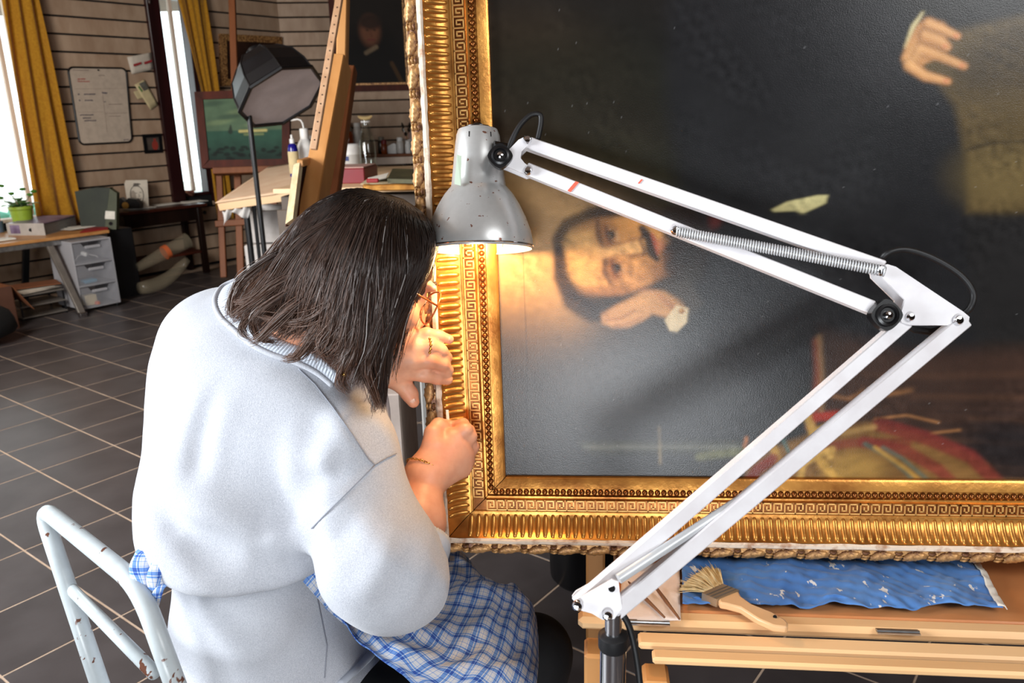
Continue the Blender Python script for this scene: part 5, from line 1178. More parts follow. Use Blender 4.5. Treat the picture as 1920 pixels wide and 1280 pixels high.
m = MB(); m.lathe(sc_, axs, [(26*kk, h_(452)), (30*kk, h_(430)), (27*kk, h_(402)), (16*kk, h_(378)), (14*kk, h_(350))], 20)
mb_, nt_, b_ = nodes('warm_bulb'); b_.inputs['Emission Color'].default_value = (1, .66, .3, 1); b_.inputs['Emission Strength'].default_value = 6; b_.inputs['Base Color'].default_value = (1, .9, .8, 1)
obj('bulb', m, mb_, lamp, smooth=True)
ll = bpy.data.lights.new('bulb_light', 'POINT'); ll.energy = 3.4; ll.color = (1.0, .62, .30); ll.shadow_soft_size = .018
lo = bpy.data.objects.new('bulb_light', ll); COL.objects.link(lo); lo.location = (sc_+axs*h_(460)).tolist()
# small strips of adhesive tape on the shade's neck
m = MB(); m.slab([P(857, 290, dl-.035), P(866, 292, dl-.037), P(864, 348, dl-.040), P(852, 345, dl-.036)], -CF*.0006); obj('tape_strip', m, mat('pale_green_tape', (176, 190, 168), .5), sh_)
# knob and bracket at head
dk_ = dl-.045
def bar(name, a, b, w, t, mt, parent=lamp, bev=.0015, da=None, db=None):
    p, q = P(*a), P(*b); up = nrm(np.cross(q-p, CF)); m = MB(); m.beam(p, q, w, t, up, bev); return obj(name, m, mt, parent)
def knob(c, r, name='knob', par=lamp, lobes=4):
    m = MB(); pts = []; n = 40; dpt_ = .012
    for k in range(n):
        t = 2*pi*k/n; rr = r*(1-.13*(.5+.5*cos(lobes*t+pi*0))**.6); pts.append(c+CR*cos(t+pi/4)*rr+CU*sin(t+pi/4)*rr)
    m.slab(pts, -CF*dpt_); m.lathe(c-CF*dpt_, -CF, [(r*.72, 0), (r*.70, .003), (r*.55, .004), (r*.45, .001), (r*.1, .001)], 20); o = obj(name, m, MT['black_plastic'], par)
    m = MB(); m.lathe(c-CF*(dpt_+.001), -CF, [(r*.26, 0), (r*.24, .004), (r*.1, .005)], 10); obj('knob_bolt', m, MT['chrome'], o); return o
knob(P(938, 296, dk_), .0155)
m = MB(); m.cyl(P(925, 275, dl-.03), P(975, 285, dl-.02), .0075, 12); m.cyl(P(938, 296, dk_+.05), P(938, 296, dk_), .008, 12); obj('swivel', m, MT['black_plastic'], lamp)
dA = dl-.03; dE = .90; dBs = .80            # depths: head end, elbow, base
def Pl(pts, d, th=.006): return [P(x, y, d) for x, y in pts], CF*th
m = MB(); pts, of = Pl([(936, 306), (945, 290), (972, 262), (984, 256), (992, 262), (990, 272), (978, 284), (976, 296), (984, 306), (998, 316), (996, 326), (988, 328), (962, 317)], dA-.012, .003); m.slab(pts, of); m.slab([p+CF*.024 for p in pts], of); obj('head_bracket', m, MT['arm_white'], lamp, smooth=False)
def arm_bar(name, a, b, wpx, par=lamp):
    (x0, y0, d0), (x1, y1, d1) = a, b; p, q = P(x0, y0, d0), P(x1, y1, d1); up = nrm(np.cross(q-p, CF))
    m = MB(); n = nrm(np.cross(q-p, up)); m.beam(p, q, wpx, .016, up, .0012); return obj(name, m, MT['arm_white'], par)
u1 = arm_bar('upper_arm_bar', (982, 267, dA), (1655, 503, dE), .0152)
u2 = arm_bar('upper_arm_bar', (988, 318, dA), (1635, 578, dE), .0152)
def screw(x, y, d, r=.0055, par=lamp):
    c = P(x, y, d); m = MB(); m.lathe(c, -CF, [(r, 0), (r, .002), (r*.7, .0045), (r*.2, .005)], 12); obj('screw', m, MT['chrome'], par)
screw(989, 262, dA-.013); screw(990, 320, dA-.013)
def spring(name, a, b, r, coil=True):
    p, q = P(*a), P(*b); n = int(np.linalg.norm(q-p)/.0030); d = nrm(q-p); a_, b_, _ = basis(d); pts = []
    for k in range(n*7):
        t = k/(n*7-1); th = 2*pi*n*t; pts.append(p+(q-p)*t+(a_*cos(th)+b_*sin(th))*r)
    m = MB(); m.tube(pts, .00115, 4); m2 = MB(); m2.cyl(p, q, r*.80, 10); o = obj(name, m, MT['spring'], lamp, smooth=True); obj('spring_core', m2, MT['leg_grey'], o); return o
spring('spring', (1268, 433, dA*.55+dE*.45-.014), (1660, 508, dE-.016), .0058)
screw(1266, 432, dA*.55+dE*.45-.014); 
m = MB(); pts, of = Pl([(1648, 500), (1664, 495), (1680, 500), (1806, 584), (1818, 594), (1816, 606), (1796, 610), (1705, 609), (1690, 604), (1688, 592), (1697, 562), (1652, 518)], dE-.012, .003); m.slab(pts, of); obj('elbow_plate', m, MT['arm_white'], lamp, smooth=False)
m = MB(); m.slab([p+CF*.024 for p in pts], of); obj('elbow_plate', m, MT['arm_white'], lamp, smooth=False)
screw(1650, 507, dE-.015, .006); screw(1706, 594, dE-.013, .005); screw(1796, 600, dE-.013, .006)
knob(P(1654, 591, dE-.012), .0175, lobes=4)
m = MB(); m.cyl(P(1654, 591, dE+.01), P(1654, 591, dE-.012), .007, 10); obj('knob_axle', m, MT['black_plastic'], lamp)
m = MB(); m.tube([P(x, y, dE+.016) for x, y in ((1700, 608), (1716, 618), (1745, 622), (1775, 614), (1790, 606))], .004, 8); obj('cord_under_elbow', m, MT['rubber'], lamp)
l1 = arm_bar('lower_arm_bar', (1696, 603, dE), (1083, 1134, dBs), .0150)
l2 = arm_bar('lower_arm_bar', (1806, 600, dE-.002), (1150, 1146, dBs), .0165)
p_, q_ = P(1416, 918, .845), P(1160, 1085, dBs-.005); m = MB(); m.cyl(p_, q_, .0052, 12); obj('gas_strut', m, MT['spring'], lamp); screw(1416, 921, .835, .0045)
m = MB(); pts, of = Pl([(1076, 1132), (1084, 1122), (1148, 1086), (1160, 1090), (1162, 1110), (1166, 1140), (1152, 1160), (1130, 1162), (1110, 1150), (1082, 1142)], dBs-.012, .003); m.slab(pts, of); obj('base_bracket', m, MT['arm_white'], lamp, smooth=False)
m = MB(); m.slab([p+CF*.024 for p in pts], of); obj('base_bracket', m, MT['arm_white'], lamp, smooth=False)
screw(1083, 1134, dBs-.014); screw(1139, 1152, dBs-.014); m = MB(); m.cyl(P(1147, 1103, dBs-.0125), P(1147, 1103, dBs-.012), .0035, 10); obj('bracket_hole', m, MT['black_plastic'], lamp)
ptop = P(1150, 1166, dBs); 
m = MB(); m.cyl(ptop+Z3*.012, ptop-Z3*.02, .0085, 14); obj('pivot_pin', m, MT['chrome'], lamp)
m = MB(); m.lathe(ptop-Z3*.012, -Z3, [(.011, 0), (.0150, .003), (.0150, .016), (.0140, .018)], 22); obj('rubber_collar', m, MT['rubber'], lamp)
m = MB(); m.cyl(ptop-Z3*.025, np.array([ptop[0], ptop[1], .03]), .0132, 24); obj('stand_tube', m, MT['chrome'], lamp)
m = MB(); m.lathe((ptop[0], ptop[1], 0), Z3, [(.13, 0), (.13, .012), (.03, .03), (.016, .04)], 28); obj('stand_base', m, MT['black_metal'], lamp)
def cord(name, pts, r=.0034):
    pts = np.array(pts); n = len(pts); out = []
    for i in range(n-1):
        p0, p1, p2, p3 = pts[max(i-1, 0)], pts[i], pts[i+1], pts[min(i+2, n-1)]
        for t in np.linspace(0, 1, 8, endpoint=(i == n-2)): out.append(.5*((2*p1)+(-p0+p2)*t+(2*p0-5*p1+4*p2-p3)*t*t+(-p0+3*p1-3*p2+p3)*t**3))
    m = MB(); m.tube(out, r, 8); return obj(name, m, MT['rubber'], lamp, smooth=True)
cord('cord_loop', [P(x, y, d) for x, y, d in ((1648, 492, dE+.008), (1664, 474, dE), (1700, 468, dE), (1750, 484, dE), (1800, 515, dE), (1824, 548, dE), (1820, 575, dE), (1804, 590, dE+.008))], .0036)
cord('cord_loop', [P(x, y, d) for x, y, d in ((952, 285, dA), (960, 262, dA), (975, 235, dA), (995, 216, dA), (1012, 215, dA), (1014, 232, dA), (1008, 262, dA))], .0034)
cord('mains_cord', [P(1165, 1148, dBs+.01), P(1180, 1175, dBs+.012), P(1192, 1225, dBs+.015), P(1200, 1290, dBs+.018), P(1205, 1380, dBs+.02), P(1207, 1480, dBs+.03)]+[np.array([lpz[0]+.06, lpz[1]+.02, .02])], .0036)
for x, y in ((1080, 356), (1216, 346)):        # red tape marks on the arms
    pass
MT['red_tape'] = mat('orange_red_tape', (226, 104, 80), .5)
def tape_on(p, q, t, w, n, off):
    c = p+(q-p)*t; d = nrm(q-p); up = nrm(np.cross(d, CF)); m = MB(); m.slab([c+d*x+up*y-CF*off for x, y in ((-w, -n), (0, -n), (w, n), (0, n))], -CF*.0008); obj('tape_mark', m, MT['red_tape'], lamp, smooth=False)
tape_on(P(988, 318, dA), P(1635, 578, dE), .145, .0045, .0074, .0085); tape_on(P(982, 267, dA), P(1655, 503, dE), .345, .002, .003, .0085)

# ================================================================ TUBULAR CHAIR
MT['tube'] = mat('pale_grey_enamel_tube', (198, 206, 208), .28, 0, (186, 194, 196), 30)
def rusty(m_):
    dab(m_, (112, 72, 56), .02, .635, scale=42)
rusty(MT['tube'])
A0 = P(84, 966, 1.22); B0 = P(318, 1225, .93)
chd = (B0-A0)*[1, 1, 0]; cw = nrm(chd); cfw = np.array([-cw[1], cw[0], 0]); cfw = cfw if cfw[0] > 0 else -cfw       # seat lies this way
ZTp = A0[2]
chair = empty('tubular_chair', (A0+B0)/2*[1, 1, 0]+cfw*.25, 'grey enamelled tubular metal chair with rusty chips, its back towards the camera', 'chair')
def arc(pts, rr=.05):
    pts = [np.asarray(p, float) for p in pts]; out = [pts[0]]
    for i in range(1, len(pts)-1):
        p, a_, b_ = pts[i], nrm(pts[i-1]-pts[i]), nrm(pts[i+1]-pts[i])
        for t in np.linspace(0, 1, 8): out.append(p+a_*rr*(1-t)**2+b_*rr*t**2)
    out.append(pts[-1]); return out
lo_l = P(198, 1330, 1.17); 
tl = P(76, 948, 1.225); tr = P(262, 1098, 1.00); brp = P(346, 1330, .955)
zt_ = (tl[2]+tr[2])/2
loL = tl+(P(200, 1320, 1.12)-tl)*1.0; 
m = MB(); hoop = [loL, tl, tr, brp]; pth = [loL]+arc([loL, tl, tr], .045)[1:-1]
pth = arc([loL, tl, tr, brp], .05); r0 = .0125
m.tube(pth, r0, 18); obj('back_hoop', m, MT['tube'], chair, smooth=True)
m = MB(); m.tube([P(122, 1092, 1.195), P(290, 1262, .985)], .0085, 14); obj('back_crossbar', m, MT['tube'], chair, smooth=True)
ZS = .47
sl = loL+(loL-tl)*((ZS-.03-loL[2])/(loL[2]-tl[2])*1.0) if abs(loL[2]-tl[2]) > 1e-6 else loL
sl = np.array([loL[0]+cfw[0]*.03, loL[1]+cfw[1]*.03, ZS-.03]); sr = np.array([brp[0]+cfw[0]*.03, brp[1]+cfw[1]*.03, ZS-.03])
for p0_, s_ in ((loL, sl), (brp, sr)):
    m = MB(); m.tube([p0_, s_, s_*[1, 1, 0]-cfw*.06+Z3*.0], r0, 14); obj('rear_leg', m, MT['tube'], chair, smooth=True)
    f_ = s_+cfw*.38; m = MB(); m.tube(arc([s_, f_, f_*[1, 1, 0]+cfw*.04], .05), r0, 14); obj('front_leg', m, MT['tube'], chair, smooth=True)
m = MB(); cseat = (sl+sr)/2+cfw*.20+Z3*.02; m.box(cseat, np.linalg.norm(sr-sl)+.02, .40, .025, [cw, cfw, Z3], .008); obj('seat', m, MT['tube'], chair)
# ================================================================ THE RESTORER
def surface_nets(f, lo, hi, h):
    lo = np.asarray(lo, float); n = np.ceil((np.asarray(hi)-lo)/h).astype(int)+1
    ax = [lo[i]+h*np.arange(n[i]) for i in range(3)]
    # evaluate near the surface only: coarse blocks first
    bs = 8; V = np.full(n, 1.0, np.float32)
    nb = (n+bs-1)//bs; cs = np.stack(np.meshgrid(*[lo[i]+h*(np.arange(nb[i])*bs+bs/2) for i in range(3)], indexing='ij'), -1)
    cd_ = f(cs.reshape(-1, 3)).reshape(nb)
    for b in np.argwhere(np.abs(cd_) >= h*bs*1.35):
        if cd_[tuple(b)] < 0: s = b*bs; V[s[0]:s[0]+bs, s[1]:s[1]+bs, s[2]:s[2]+bs] = -1
    near = np.argwhere(np.abs(cd_) < h*bs*1.35); r = np.arange(bs)
    for k0 in range(0, len(near), 1500):
        nbk = near[k0:k0+1500]; I = nbk[:, None]*bs
        ii = np.stack(np.meshgrid(r, r, r, indexing='ij'), -1).reshape(1, -1, 3)+I
        ok = (ii < n).all(-1); ii = ii[ok]; V[ii[:, 0], ii[:, 1], ii[:, 2]] = f(lo+h*ii)
    sgn = V < 0; c = [slice(0, -1), slice(1, None)]
    cnt = np.zeros(n-1, np.float32); acc = np.zeros(tuple(n-1)+(3,), np.float32)
    corners = [(i, j, k) for i in (0, 1) for j in (0, 1) for k in (0, 1)]
    for p in corners:
        for a in range(3):
            if p[a]: continue
            q = list(p); q[a] = 1
            v0 = V[c[p[0]], c[p[1]], c[p[2]]]; v1 = V[c[q[0]], c[q[1]], c[q[2]]]; m = (v0 < 0) != (v1 < 0)
            if not m.any(): continue
            t = v0[m]/(v0[m]-v1[m]); pos = np.tile(np.array(p, np.float32), (len(t), 1)); pos[:, a] = t
            acc[m] += pos; cnt[m] += 1
    act = cnt > 0; idx = -np.ones(n-1, np.int64); idx[act] = np.arange(act.sum())
    cell = np.argwhere(act); verts = lo+h*(cell+acc[act]/cnt[act][:, None])
    faces = []
    for a in range(3):
        b_, c_ = (a+1) % 3, (a+2) % 3
        s0 = [slice(None)]*3; s1 = [slice(None)]*3; s0[a] = slice(0, -1); s1[a] = slice(1, None)
        m = sgn[tuple(s0)] != sgn[tuple(s1)]; e = np.argwhere(m); e = e[(e[:, b_] > 0) & (e[:, c_] > 0) & (e[:, b_] < n[b_]-1) & (e[:, c_] < n[c_]-1)]
        if not len(e): continue
        q = []
        for db, dc in ((0, 0), (-1, 0), (-1, -1), (0, -1)):
            t = e.copy(); t[:, b_] += db; t[:, c_] += dc; q.append(idx[t[:, 0], t[:, 1], t[:, 2]])
        q = np.stack(q, 1); inside0 = sgn[tuple(s0)][tuple(e.T)]; q[~inside0] = q[~inside0][:, ::-1]; faces.append(q)
    return verts, np.concatenate(faces)
def rc(p, a, b, ra, rb):
    ab = b-a; t = np.clip(((p-a)@ab)/(ab@ab), 0, 1); return np.linalg.norm(p-a-t[:, None]*ab, axis=1)-(ra+(rb-ra)*t)
def elp(p, c, r, ax=None):
    q = p-c; q = q@np.array(ax).T if ax is not None else q
    r = np.array(r); k0 = np.linalg.norm(q/r, axis=1); k1 = np.linalg.norm(q/(r*r), axis=1); return k0*(k0-1)/np.maximum(k1, 1e-9)
def smin(a, b, k): h = np.clip(.5+.5*(b-a)/k, 0, 1); return b+(a-b)*h-k*h*(1-h)
def smax(a, b, k): return -smin(-a, -b, k)
def Q(x, y, d, r=None):
    p = P(x, y, d); return p if r is None else (p, r*d/FPX)
class Sdf:
    def __init__(s): s.it = []
    def cone(s, a, b, k=.02):          # a,b=(x,y,depth,r px)
        pa, ra = Q(*a); pb, rb = Q(*b); s.it.append(('c', pa, pb, ra, rb, k)); return s
    def cw(s, pa, pb, ra, rb, k=.02): s.it.append(('c', np.asarray(pa, float), np.asarray(pb, float), ra, rb, k)); return s
    def ell(s, c, r, ax=None, k=.02): s.it.append(('e', np.asarray(c, float), r, ax, k)); return s
    def cut(s, c, r, ax=None, k=.01): s.it.append(('x', np.asarray(c, float), r, ax, k)); return s
    def cutc(s, a, b, k=.01): pa, ra = Q(*a); pb, rb = Q(*b); s.it.append(('y', pa, pb, ra, rb, k)); return s
    def __call__(s, p):
        p = np.asarray(p, np.float64); d = np.full(len(p), 9.0)
        for i in s.it:
            if i[0] == 'c': d = smin(d, rc(p, *i[1:5]), i[5])
            elif i[0] == 'e': d = smin(d, elp(p, *i[1:4]), i[4])
            elif i[0] == 'x': d = smax(d, -elp(p, *i[1:4]), i[4])
            elif i[0] == 'y': d = smax(d, -rc(p, *i[1:5]), i[5])
        return d
    def bounds(s, m=.03):
        lo, hi = np.full(3, 9.), np.full(3, -9.)
        for i in s.it:
            if i[0] == 'c':
                for q, r in ((i[1], i[3]), (i[2], i[4])): lo = np.minimum(lo, q-r); hi = np.maximum(hi, q+r)
            elif i[0] == 'e': lo = np.minimum(lo, i[1]-max(i[2])); hi = np.maximum(hi, i[1]+max(i[2]))
        return lo-m, hi+m
def sdf_obj(name, fs, mt, parent, label=None):
    """fs: list of (function, lo, hi, h) meshed side by side into one object"""
    V_, F_, n = [], [], 0
    for f, lo, hi, h in fs:
        v, q = surface_nets(f, lo, hi, h); V_.append(v); F_.append(q+n); n += len(v)
    v = np.concatenate(V_); q = np.concatenate(F_); me = bpy.data.meshes.new(name); og = org_of(parent)
    me.vertices.add(len(v)); me.vertices.foreach_set('co', (v-og).astype(np.float32).ravel())
    me.loops.add(len(q)*4); me.loops.foreach_set('vertex_index', q.astype(np.int32).ravel())
    me.polygons.add(len(q)); me.polygons.foreach_set('loop_start', (np.arange(len(q))*4).astype(np.int32))
    try: me.polygons.foreach_set('loop_total', np.full(len(q), 4, np.int32))
    except Exception: pass
    me.polygons.foreach_set('use_smooth', np.ones(len(q), bool)); me.update(calc_edges=True); me.validate()
    return obj(name, me, mt, parent, label=label), v
pr = empty('person', P(470, 1330, 1.15)*[1, 1, 0]+Z3*0, 'woman in pale grey sweatshirt and blue plaid apron bending towards the gilt frame', 'person')

# ---- head frame
HC = P(672, 515, 1.03)
hN = nrm(CR*.75-CU*.36+CF*.55); hU = nrm(CR*.43+CU*.9); hU = nrm(hU-hN*(hU@hN)); hS = np.cross(hN, hU); hS = hS if hS@CF < 0 else -hS
AH = [hS, hN, hU]       # near side, forward, up
def Hd(s, n, u): return HC+hS*s+hN*n+hU*u
body = Sdf()
SKC = Hd(0, -.004, .018); SKR = (.070, .088, .078)
body.ell(SKC, SKR, AH, .01).ell(Hd(0, .030, -.045), (.056, .058, .072), AH, .03).ell(Hd(0, .055, -.088), (.026, .026, .022), AH, .02)
body.cw(Hd(0, .083, .012), Hd(0, .104, -.022), .009, .0115, .012).ell(Hd(0, .100, -.028), (.017, .010, .009), AH, .006)
for s_ in (-1, 1):
    body.ell(Hd(.032*s_, .080, .026), (.022, .010, .007), AH, .012).cut(Hd(.031*s_, .098, .008), (.016, .016, .011), AH, .008).ell(Hd(.031*s_, .074, .007), (.0135, .0125, .0120), AH, .001)
    body.ell(Hd(.040*s_, .064, -.022), (.020, .018, .018), AH, .02)
    body.ell(Hd(.077*s_, -.008, -.004), (.008, .018, .030), AH, .004).cut(Hd(.086*s_, -.004, -.002), (.006, .010, .018), AH, .003)
body.ell(Hd(0, .088, -.058), (.022, .009, .0055), AH, .005).ell(Hd(0, .087, -.067), (.019, .009, .006), AH, .004)
NK = P(555, 640, 1.10)
body.cw(Hd(0, -.030, -.060), NK, .052, .060, .03)
# torso under the clothes
body.cw(NK, P(490, 800, 1.14), .06, .09, .04).cw(P(490, 800, 1.14), P(500, 1180, 1.18), .09, .095, .05)
body.cw(NK, P(440, 660, 1.22), .045, .04, .04).cw(NK, P(620, 850, 1.05), .045, .035, .04)
# right (near) arm
SR = P(650, 850, 1.0); ER = P(735, 1085, .97); WR = P(797, 893, 1.075)
body.cw(P(625, 860, 1.05), ER, .035, .040, .02)
WRm = P(770, 985, 1.03)
body.cone((745, 1075, .985, 56), (783, 980, 1.03, 47), .02).cone((783, 980, 1.03, 47), (799, 892, 1.07, 33), .02)
# left arm, hidden behind the torso
SL = P(430, 650, 1.22); EL = P(575, 870, 1.34); fw_l = fd(712, 680, .03)-.045
body.cw(SL, EL, .048, .040, .02).cw(EL, P(640, 760, 1.22), .038, .034, .02).cw(P(640, 760, 1.22), P(706, 684, fw_l), .034, .026, .02)
def fq(x, y, off, wsurf=.032): return P(x, y, fd(x, y, wsurf)+off)
# ---- left hand, laid on the gilt flutes
hand = []
def digit(pts, rs, k=.004):
    pts = [fq(*p) for p in pts]
    for i in range(len(pts)-1): body.cw(pts[i], pts[i+1], rs[i], rs[i+1], k)
    return pts
wl_ = P(706, 684, fw_l)
for kx, ky, ko, r0, r1 in ((772, 634, -.034, .021, .0115), (776, 654, -.042, .022, .0125), (774, 676, -.044, .022, .0125), (764, 697, -.040, .021, .012)):
    body.cw(wl_, fq(kx, ky, ko), r0, r1, .012)
body.cw(wl_, fq(742, 708, -.035), .020, .015, .012)
digit([(772, 634, -.034), (800, 627, -.027), (822, 630, -.016), (842, 636, -.007)], [.0105, .0092, .0082, .0066])
digit([(776, 654, -.042), (806, 650, -.034), (826, 658, -.022), (838, 670, -.010)], [.0112, .0102, .0092, .0078])
digit([(774, 676, -.044), (806, 675, -.036), (828, 682, -.022), (840, 694, -.010)], [.0115, .0105, .0095, .008])
digit([(764, 697, -.040), (796, 702, -.033), (820, 708, -.020), (839, 711, -.009)], [.0112, .010, .009, .0076])
digit([(736, 702, -.036), (756, 722, -.034), (768, 738, -.034), (775, 753, -.036)], [.0145, .0115, .0105, .0082], .006)
# ---- right hand, pinching close to the gesso band
wr_ = P(799, 892, 1.07)
def body_to(p, q, ra, rb, k=.012): body.cw(p, q, ra, rb, k)
kI, kM, kR_, kP = fq(846, 822, -.030), fq(862, 836, -.028), fq(870, 856, -.024), fq(866, 878, -.020)
for kk_, rr_ in ((kI, .0150), (kM, .0150), (kR_, .0145), (kP, .0135)): body_to(wr_, kk_, .023, rr_, .014)
body_to(wr_, fq(812, 832, -.046), .020, .014, .012)
digit([(846, 822, -.030), (872, 806, -.026), (868, 796, -.014), (846, 798, -.006)], [.0118, .0100, .0086, .0068], .004)
digit([(862, 836, -.028), (880, 818, -.020), (878, 808, -.010), (858, 806, -.002)], [.0120, .0102, .009, .0074], .004)
digit([(870, 856, -.024), (884, 838, -.014), (880, 828, -.004), (862, 824, .002)], [.0115, .0100, .0088, .0072], .004)
digit([(866, 878, -.020), (878, 862, -.010), (872, 850, .000), (856, 846, .004)], [.0105, .0088, .0078, .0064], .004)
digit([(812, 832, -.046), (812, 812, -.040), (822, 798, -.026), (836, 796, -.012)], [.0135, .0112, .0100, .0078], .006)
for p_ in (): pass
m_, nt_, b_ = nodes('skin')
v_ = texco(nt_); n_ = noise(nt_, v_, 28, 5); c_ = ramp(nt_, n_, [(.3, tuple(lin((206, 138, 106)))), (.7, tuple(lin((226, 166, 134))))]); nt_.links.new(c_, b_.inputs['Base Color'])
b_.inputs['Roughness'].default_value = .48; b_.inputs['Subsurface Weight'].default_value = .12; b_.inputs['Subsurface Radius'].default_value = (.012, .005, .003); bump(nt_, noise(nt_, v_, 260, 3), .12, .001, b_); MT['skin'] = m_
lo, hi = body.bounds()
def boxed(f, pts, r):
    pts = np.array(pts); return pts.min(0)-r, pts.max(0)+r
hl = boxed(body, [P(706, 690, fw_l), fq(842, 630, 0), fq(775, 755, -.03)], .035)
hr = boxed(body, [P(768, 1030, 1.005), P(790, 930, 1.06), fq(880, 800, 0), fq(812, 800, -.03), fq(870, 880, 0)], .03)
bh = (Hd(0, 0, 0)-.165, Hd(0, 0, 0)+.165)
def outside(f, boxes, h):
    """suppress the coarse surface inside the finely meshed boxes"""
    def g(p):
        d = f(p)
        for lo_, hi_ in boxes:
            q = np.abs(p-(lo_+hi_)/2)-(hi_-lo_)/2; bd_ = np.minimum(q.max(1), 0)+np.linalg.norm(np.maximum(q, 0), axis=1); d = np.maximum(d, -(bd_+h*1.2))
        return d
    return g
bobj, _ = sdf_obj('body', [(outside(body, [hl, hr, bh], .005), lo, hi, .005), (body, hl[0], hl[1], .0017), (body, hr[0], hr[1], .0017), (body, bh[0], bh[1], .0030)], MT['skin'], pr)
# nails
MT['nail'] = mat('finger_nail', (232, 186, 164), .25)
for x, y, o_ in ((839, 635, -.013), (773, 750, -.043)):
    m = MB(); m.ball(fq(x, y, o_), .0050, 8, (1, .9, .45), [CR, CU, CF]); obj('fingernail', m, MT['nail'], bobj, smooth=True)
# eyes, lips, brows (seen from the frame's side)
MT['eye_white'] = mat('eye_white', (226, 220, 212), .2); MT['iris'] = mat('brown_iris', (54, 32, 20), .15); MT['lip'] = mat('lip_skin', (176, 92, 84), .4); MT['brow'] = mat('dark_eyebrow', (36, 24, 20), .8)
for s_ in (-1, 1):
    m = MB(); m.ball(Hd(.031*s_, .0765, .006), .0118, 14, (1, 1, .62), AH); e_ = obj('eye', m, MT['eye_white'], bobj, smooth=True)
    m = MB(); m.ball(Hd(.031*s_, .0850, .003), .0048, 10, (1, .7, 1), AH); obj('iris', m, MT['iris'], bobj, smooth=True)
    m = MB(); m.tube([Hd(s_*x, n, u) for x, n, u in ((.014, .090, .026), (.030, .089, .033), (.048, .076, .028))], [.003, .0032, .0015], 6); obj('eyebrow', m, MT['brow'], bobj, smooth=True)
m = MB(); m.tube([Hd(x, n, u) for x, n, u in ((-.022, .087, -.062), (-.008, .0965, -.059), (0, .0965, -.061), (.008, .0965, -.059), (.022, .087, -.062))], [.001, .0035, .003, .0035, .001], 8); m.tube([Hd(x, n, u) for x, n, u in ((-.020, .086, -.064), (0, .0955, -.068), (.020, .086, -.064))], [.001, .0042, .001], 8); obj('lips', m, MT['lip'], bobj, smooth=True)

# ---- sweatshirt
sw = Sdf()
sw.cone((425, 655, 1.20, 118), (560, 760, 1.10, 150), .06).cone((560, 760, 1.10, 150), (640, 850, 1.02, 104), .06)
sw.cone((470, 760, 1.15, 182), (490, 960, 1.14, 202), .06)
sw.cone((490, 960, 1.14, 202), (505, 1060, 1.14, 194), .05)
sw.cone((505, 600, 1.14, 62), (500, 690, 1.13, 120), .05)
swa = Sdf()
swa.cone((640, 850, 1.02, 96), (712, 1052, .985, 106), .035).cone((712, 1052, .985, 106), (742, 1082, 1.0, 92), .03)
swa.cone((742, 1082, 1.0, 92), (770, 1040, 1.03, 60), .03)
swa.cw(SL, EL, .065, .06, .03).cw(EL, P(650, 745, 1.20), .055, .045, .03)
swl = Sdf()
swl.cone((505, 1060, 1.15, 166), (500, 1290, 1.20, 180), .03).cone((560, 1290, 1.2, 150), (610, 1300, 1.22, 120), .03)
ZF = P(450, 1128, .975)[2]
def sw_base(p):
    up = sw(p); zc = p[:, 2]-ZF+.006*np.sin(p[:, 0]*22)
    up = smax(up, -zc, .030)                    # the bloused top ends at the fold over the apron tie
    return smin(smin(up, swl(p), .004), swa(p), .020)
# folds as shallow smooth troughs
fold = [((292, 860, 1.08), (345, 985, 1.0), (440, 1070, .96), (580, 1088, .96), .011), ((330, 1150, 1.0), (430, 1185, .985), (560, 1160, 1.0), .006), ((560, 930, .95), (600, 900, .95), (660, 880, .95), .005), ((620, 990, .92), (650, 1040, .89), (660, 1110, .89), .006), ((600, 780, .96), (570, 860, .95), (560, 940, .95), .004), ((556, 975, .955), (564, 1005, .95), (590, 1040, .95), .011), ((480, 1040, .95), (540, 1035, .945), (590, 1050, .95), .005), ((700, 1168, .90), (770, 1080, .89), (812, 990, .93), .007), ((300, 960, 1.08), (330, 1040, 1.02), (400, 1096, .98), .005), ((320, 1180, 1.02), (420, 1230, 1.0), (560, 1235, 1.0), .006), ((420, 720, 1.0), (380, 820, 1.0), (370, 930, 1.0), .004),
        ((640, 740, .93), (690, 800, .93), (720, 830, .95), .006), ((600, 700, .96), (680, 770, .95), (735, 860, .97), .0045), ((380, 1170, 1.0), (480, 1210, 1.0), (600, 1190, 1.0), .006), ((700, 1000, .9), (690, 1080, .88), (640, 1130, .88), .005)]
FL = [([P(*a) for a in f_[:-1]], f_[-1]) for f_ in fold]
def fold_w(q, pts, amp, wd):
    n = len(pts)-1; best = np.full(len(q), 9.0); par = np.zeros(len(q))
    for i in range(n):
        ab = pts[i+1]-pts[i]; t = np.clip(((q-pts[i])@ab)/(ab@ab), 0, 1); d = np.linalg.norm(q-pts[i]-t[:, None]*ab, axis=1); m = d < best; best = np.where(m, d, best); par = np.where(m, (i+t)/n, par)
    w = 1.4*amp*np.sin(pi*np.clip(par, .02, .98))**.7; return w*(np.exp(-(best/wd)**2)-.55*np.exp(-((best-1.9*wd)/wd)**2))
def sw_f(p):
    d = sw_base(p)
    near = np.abs(d) < .06; q = p[near]
    if len(q):
        add = np.zeros(len(q))
        for pts, amp in FL: add += fold_w(q, pts, amp, .010+.0012*amp/.001)
        add += .0016*np.sin(q[:, 0]*38+3*np.sin(q[:, 2]*17))*np.sin(q[:, 2]*23+2*np.sin(q[:, 1]*29))
        d[near] += add
    return d
m_, nt_, b_ = nodes('grey_sweatshirt_fleece')
v_ = texco(nt_); n_ = noise(nt_, v_, 700, 2, .6); n2 = noise(nt_, v_, 7, 3); mx_ = nt_.nodes.new('ShaderNodeMath'); mx_.operation = 'MULTIPLY_ADD'; mx_.inputs[1].default_value = .25; nt_.links.new(n2, mx_.inputs[0]); nt_.links.new(n_, mx_.inputs[2])
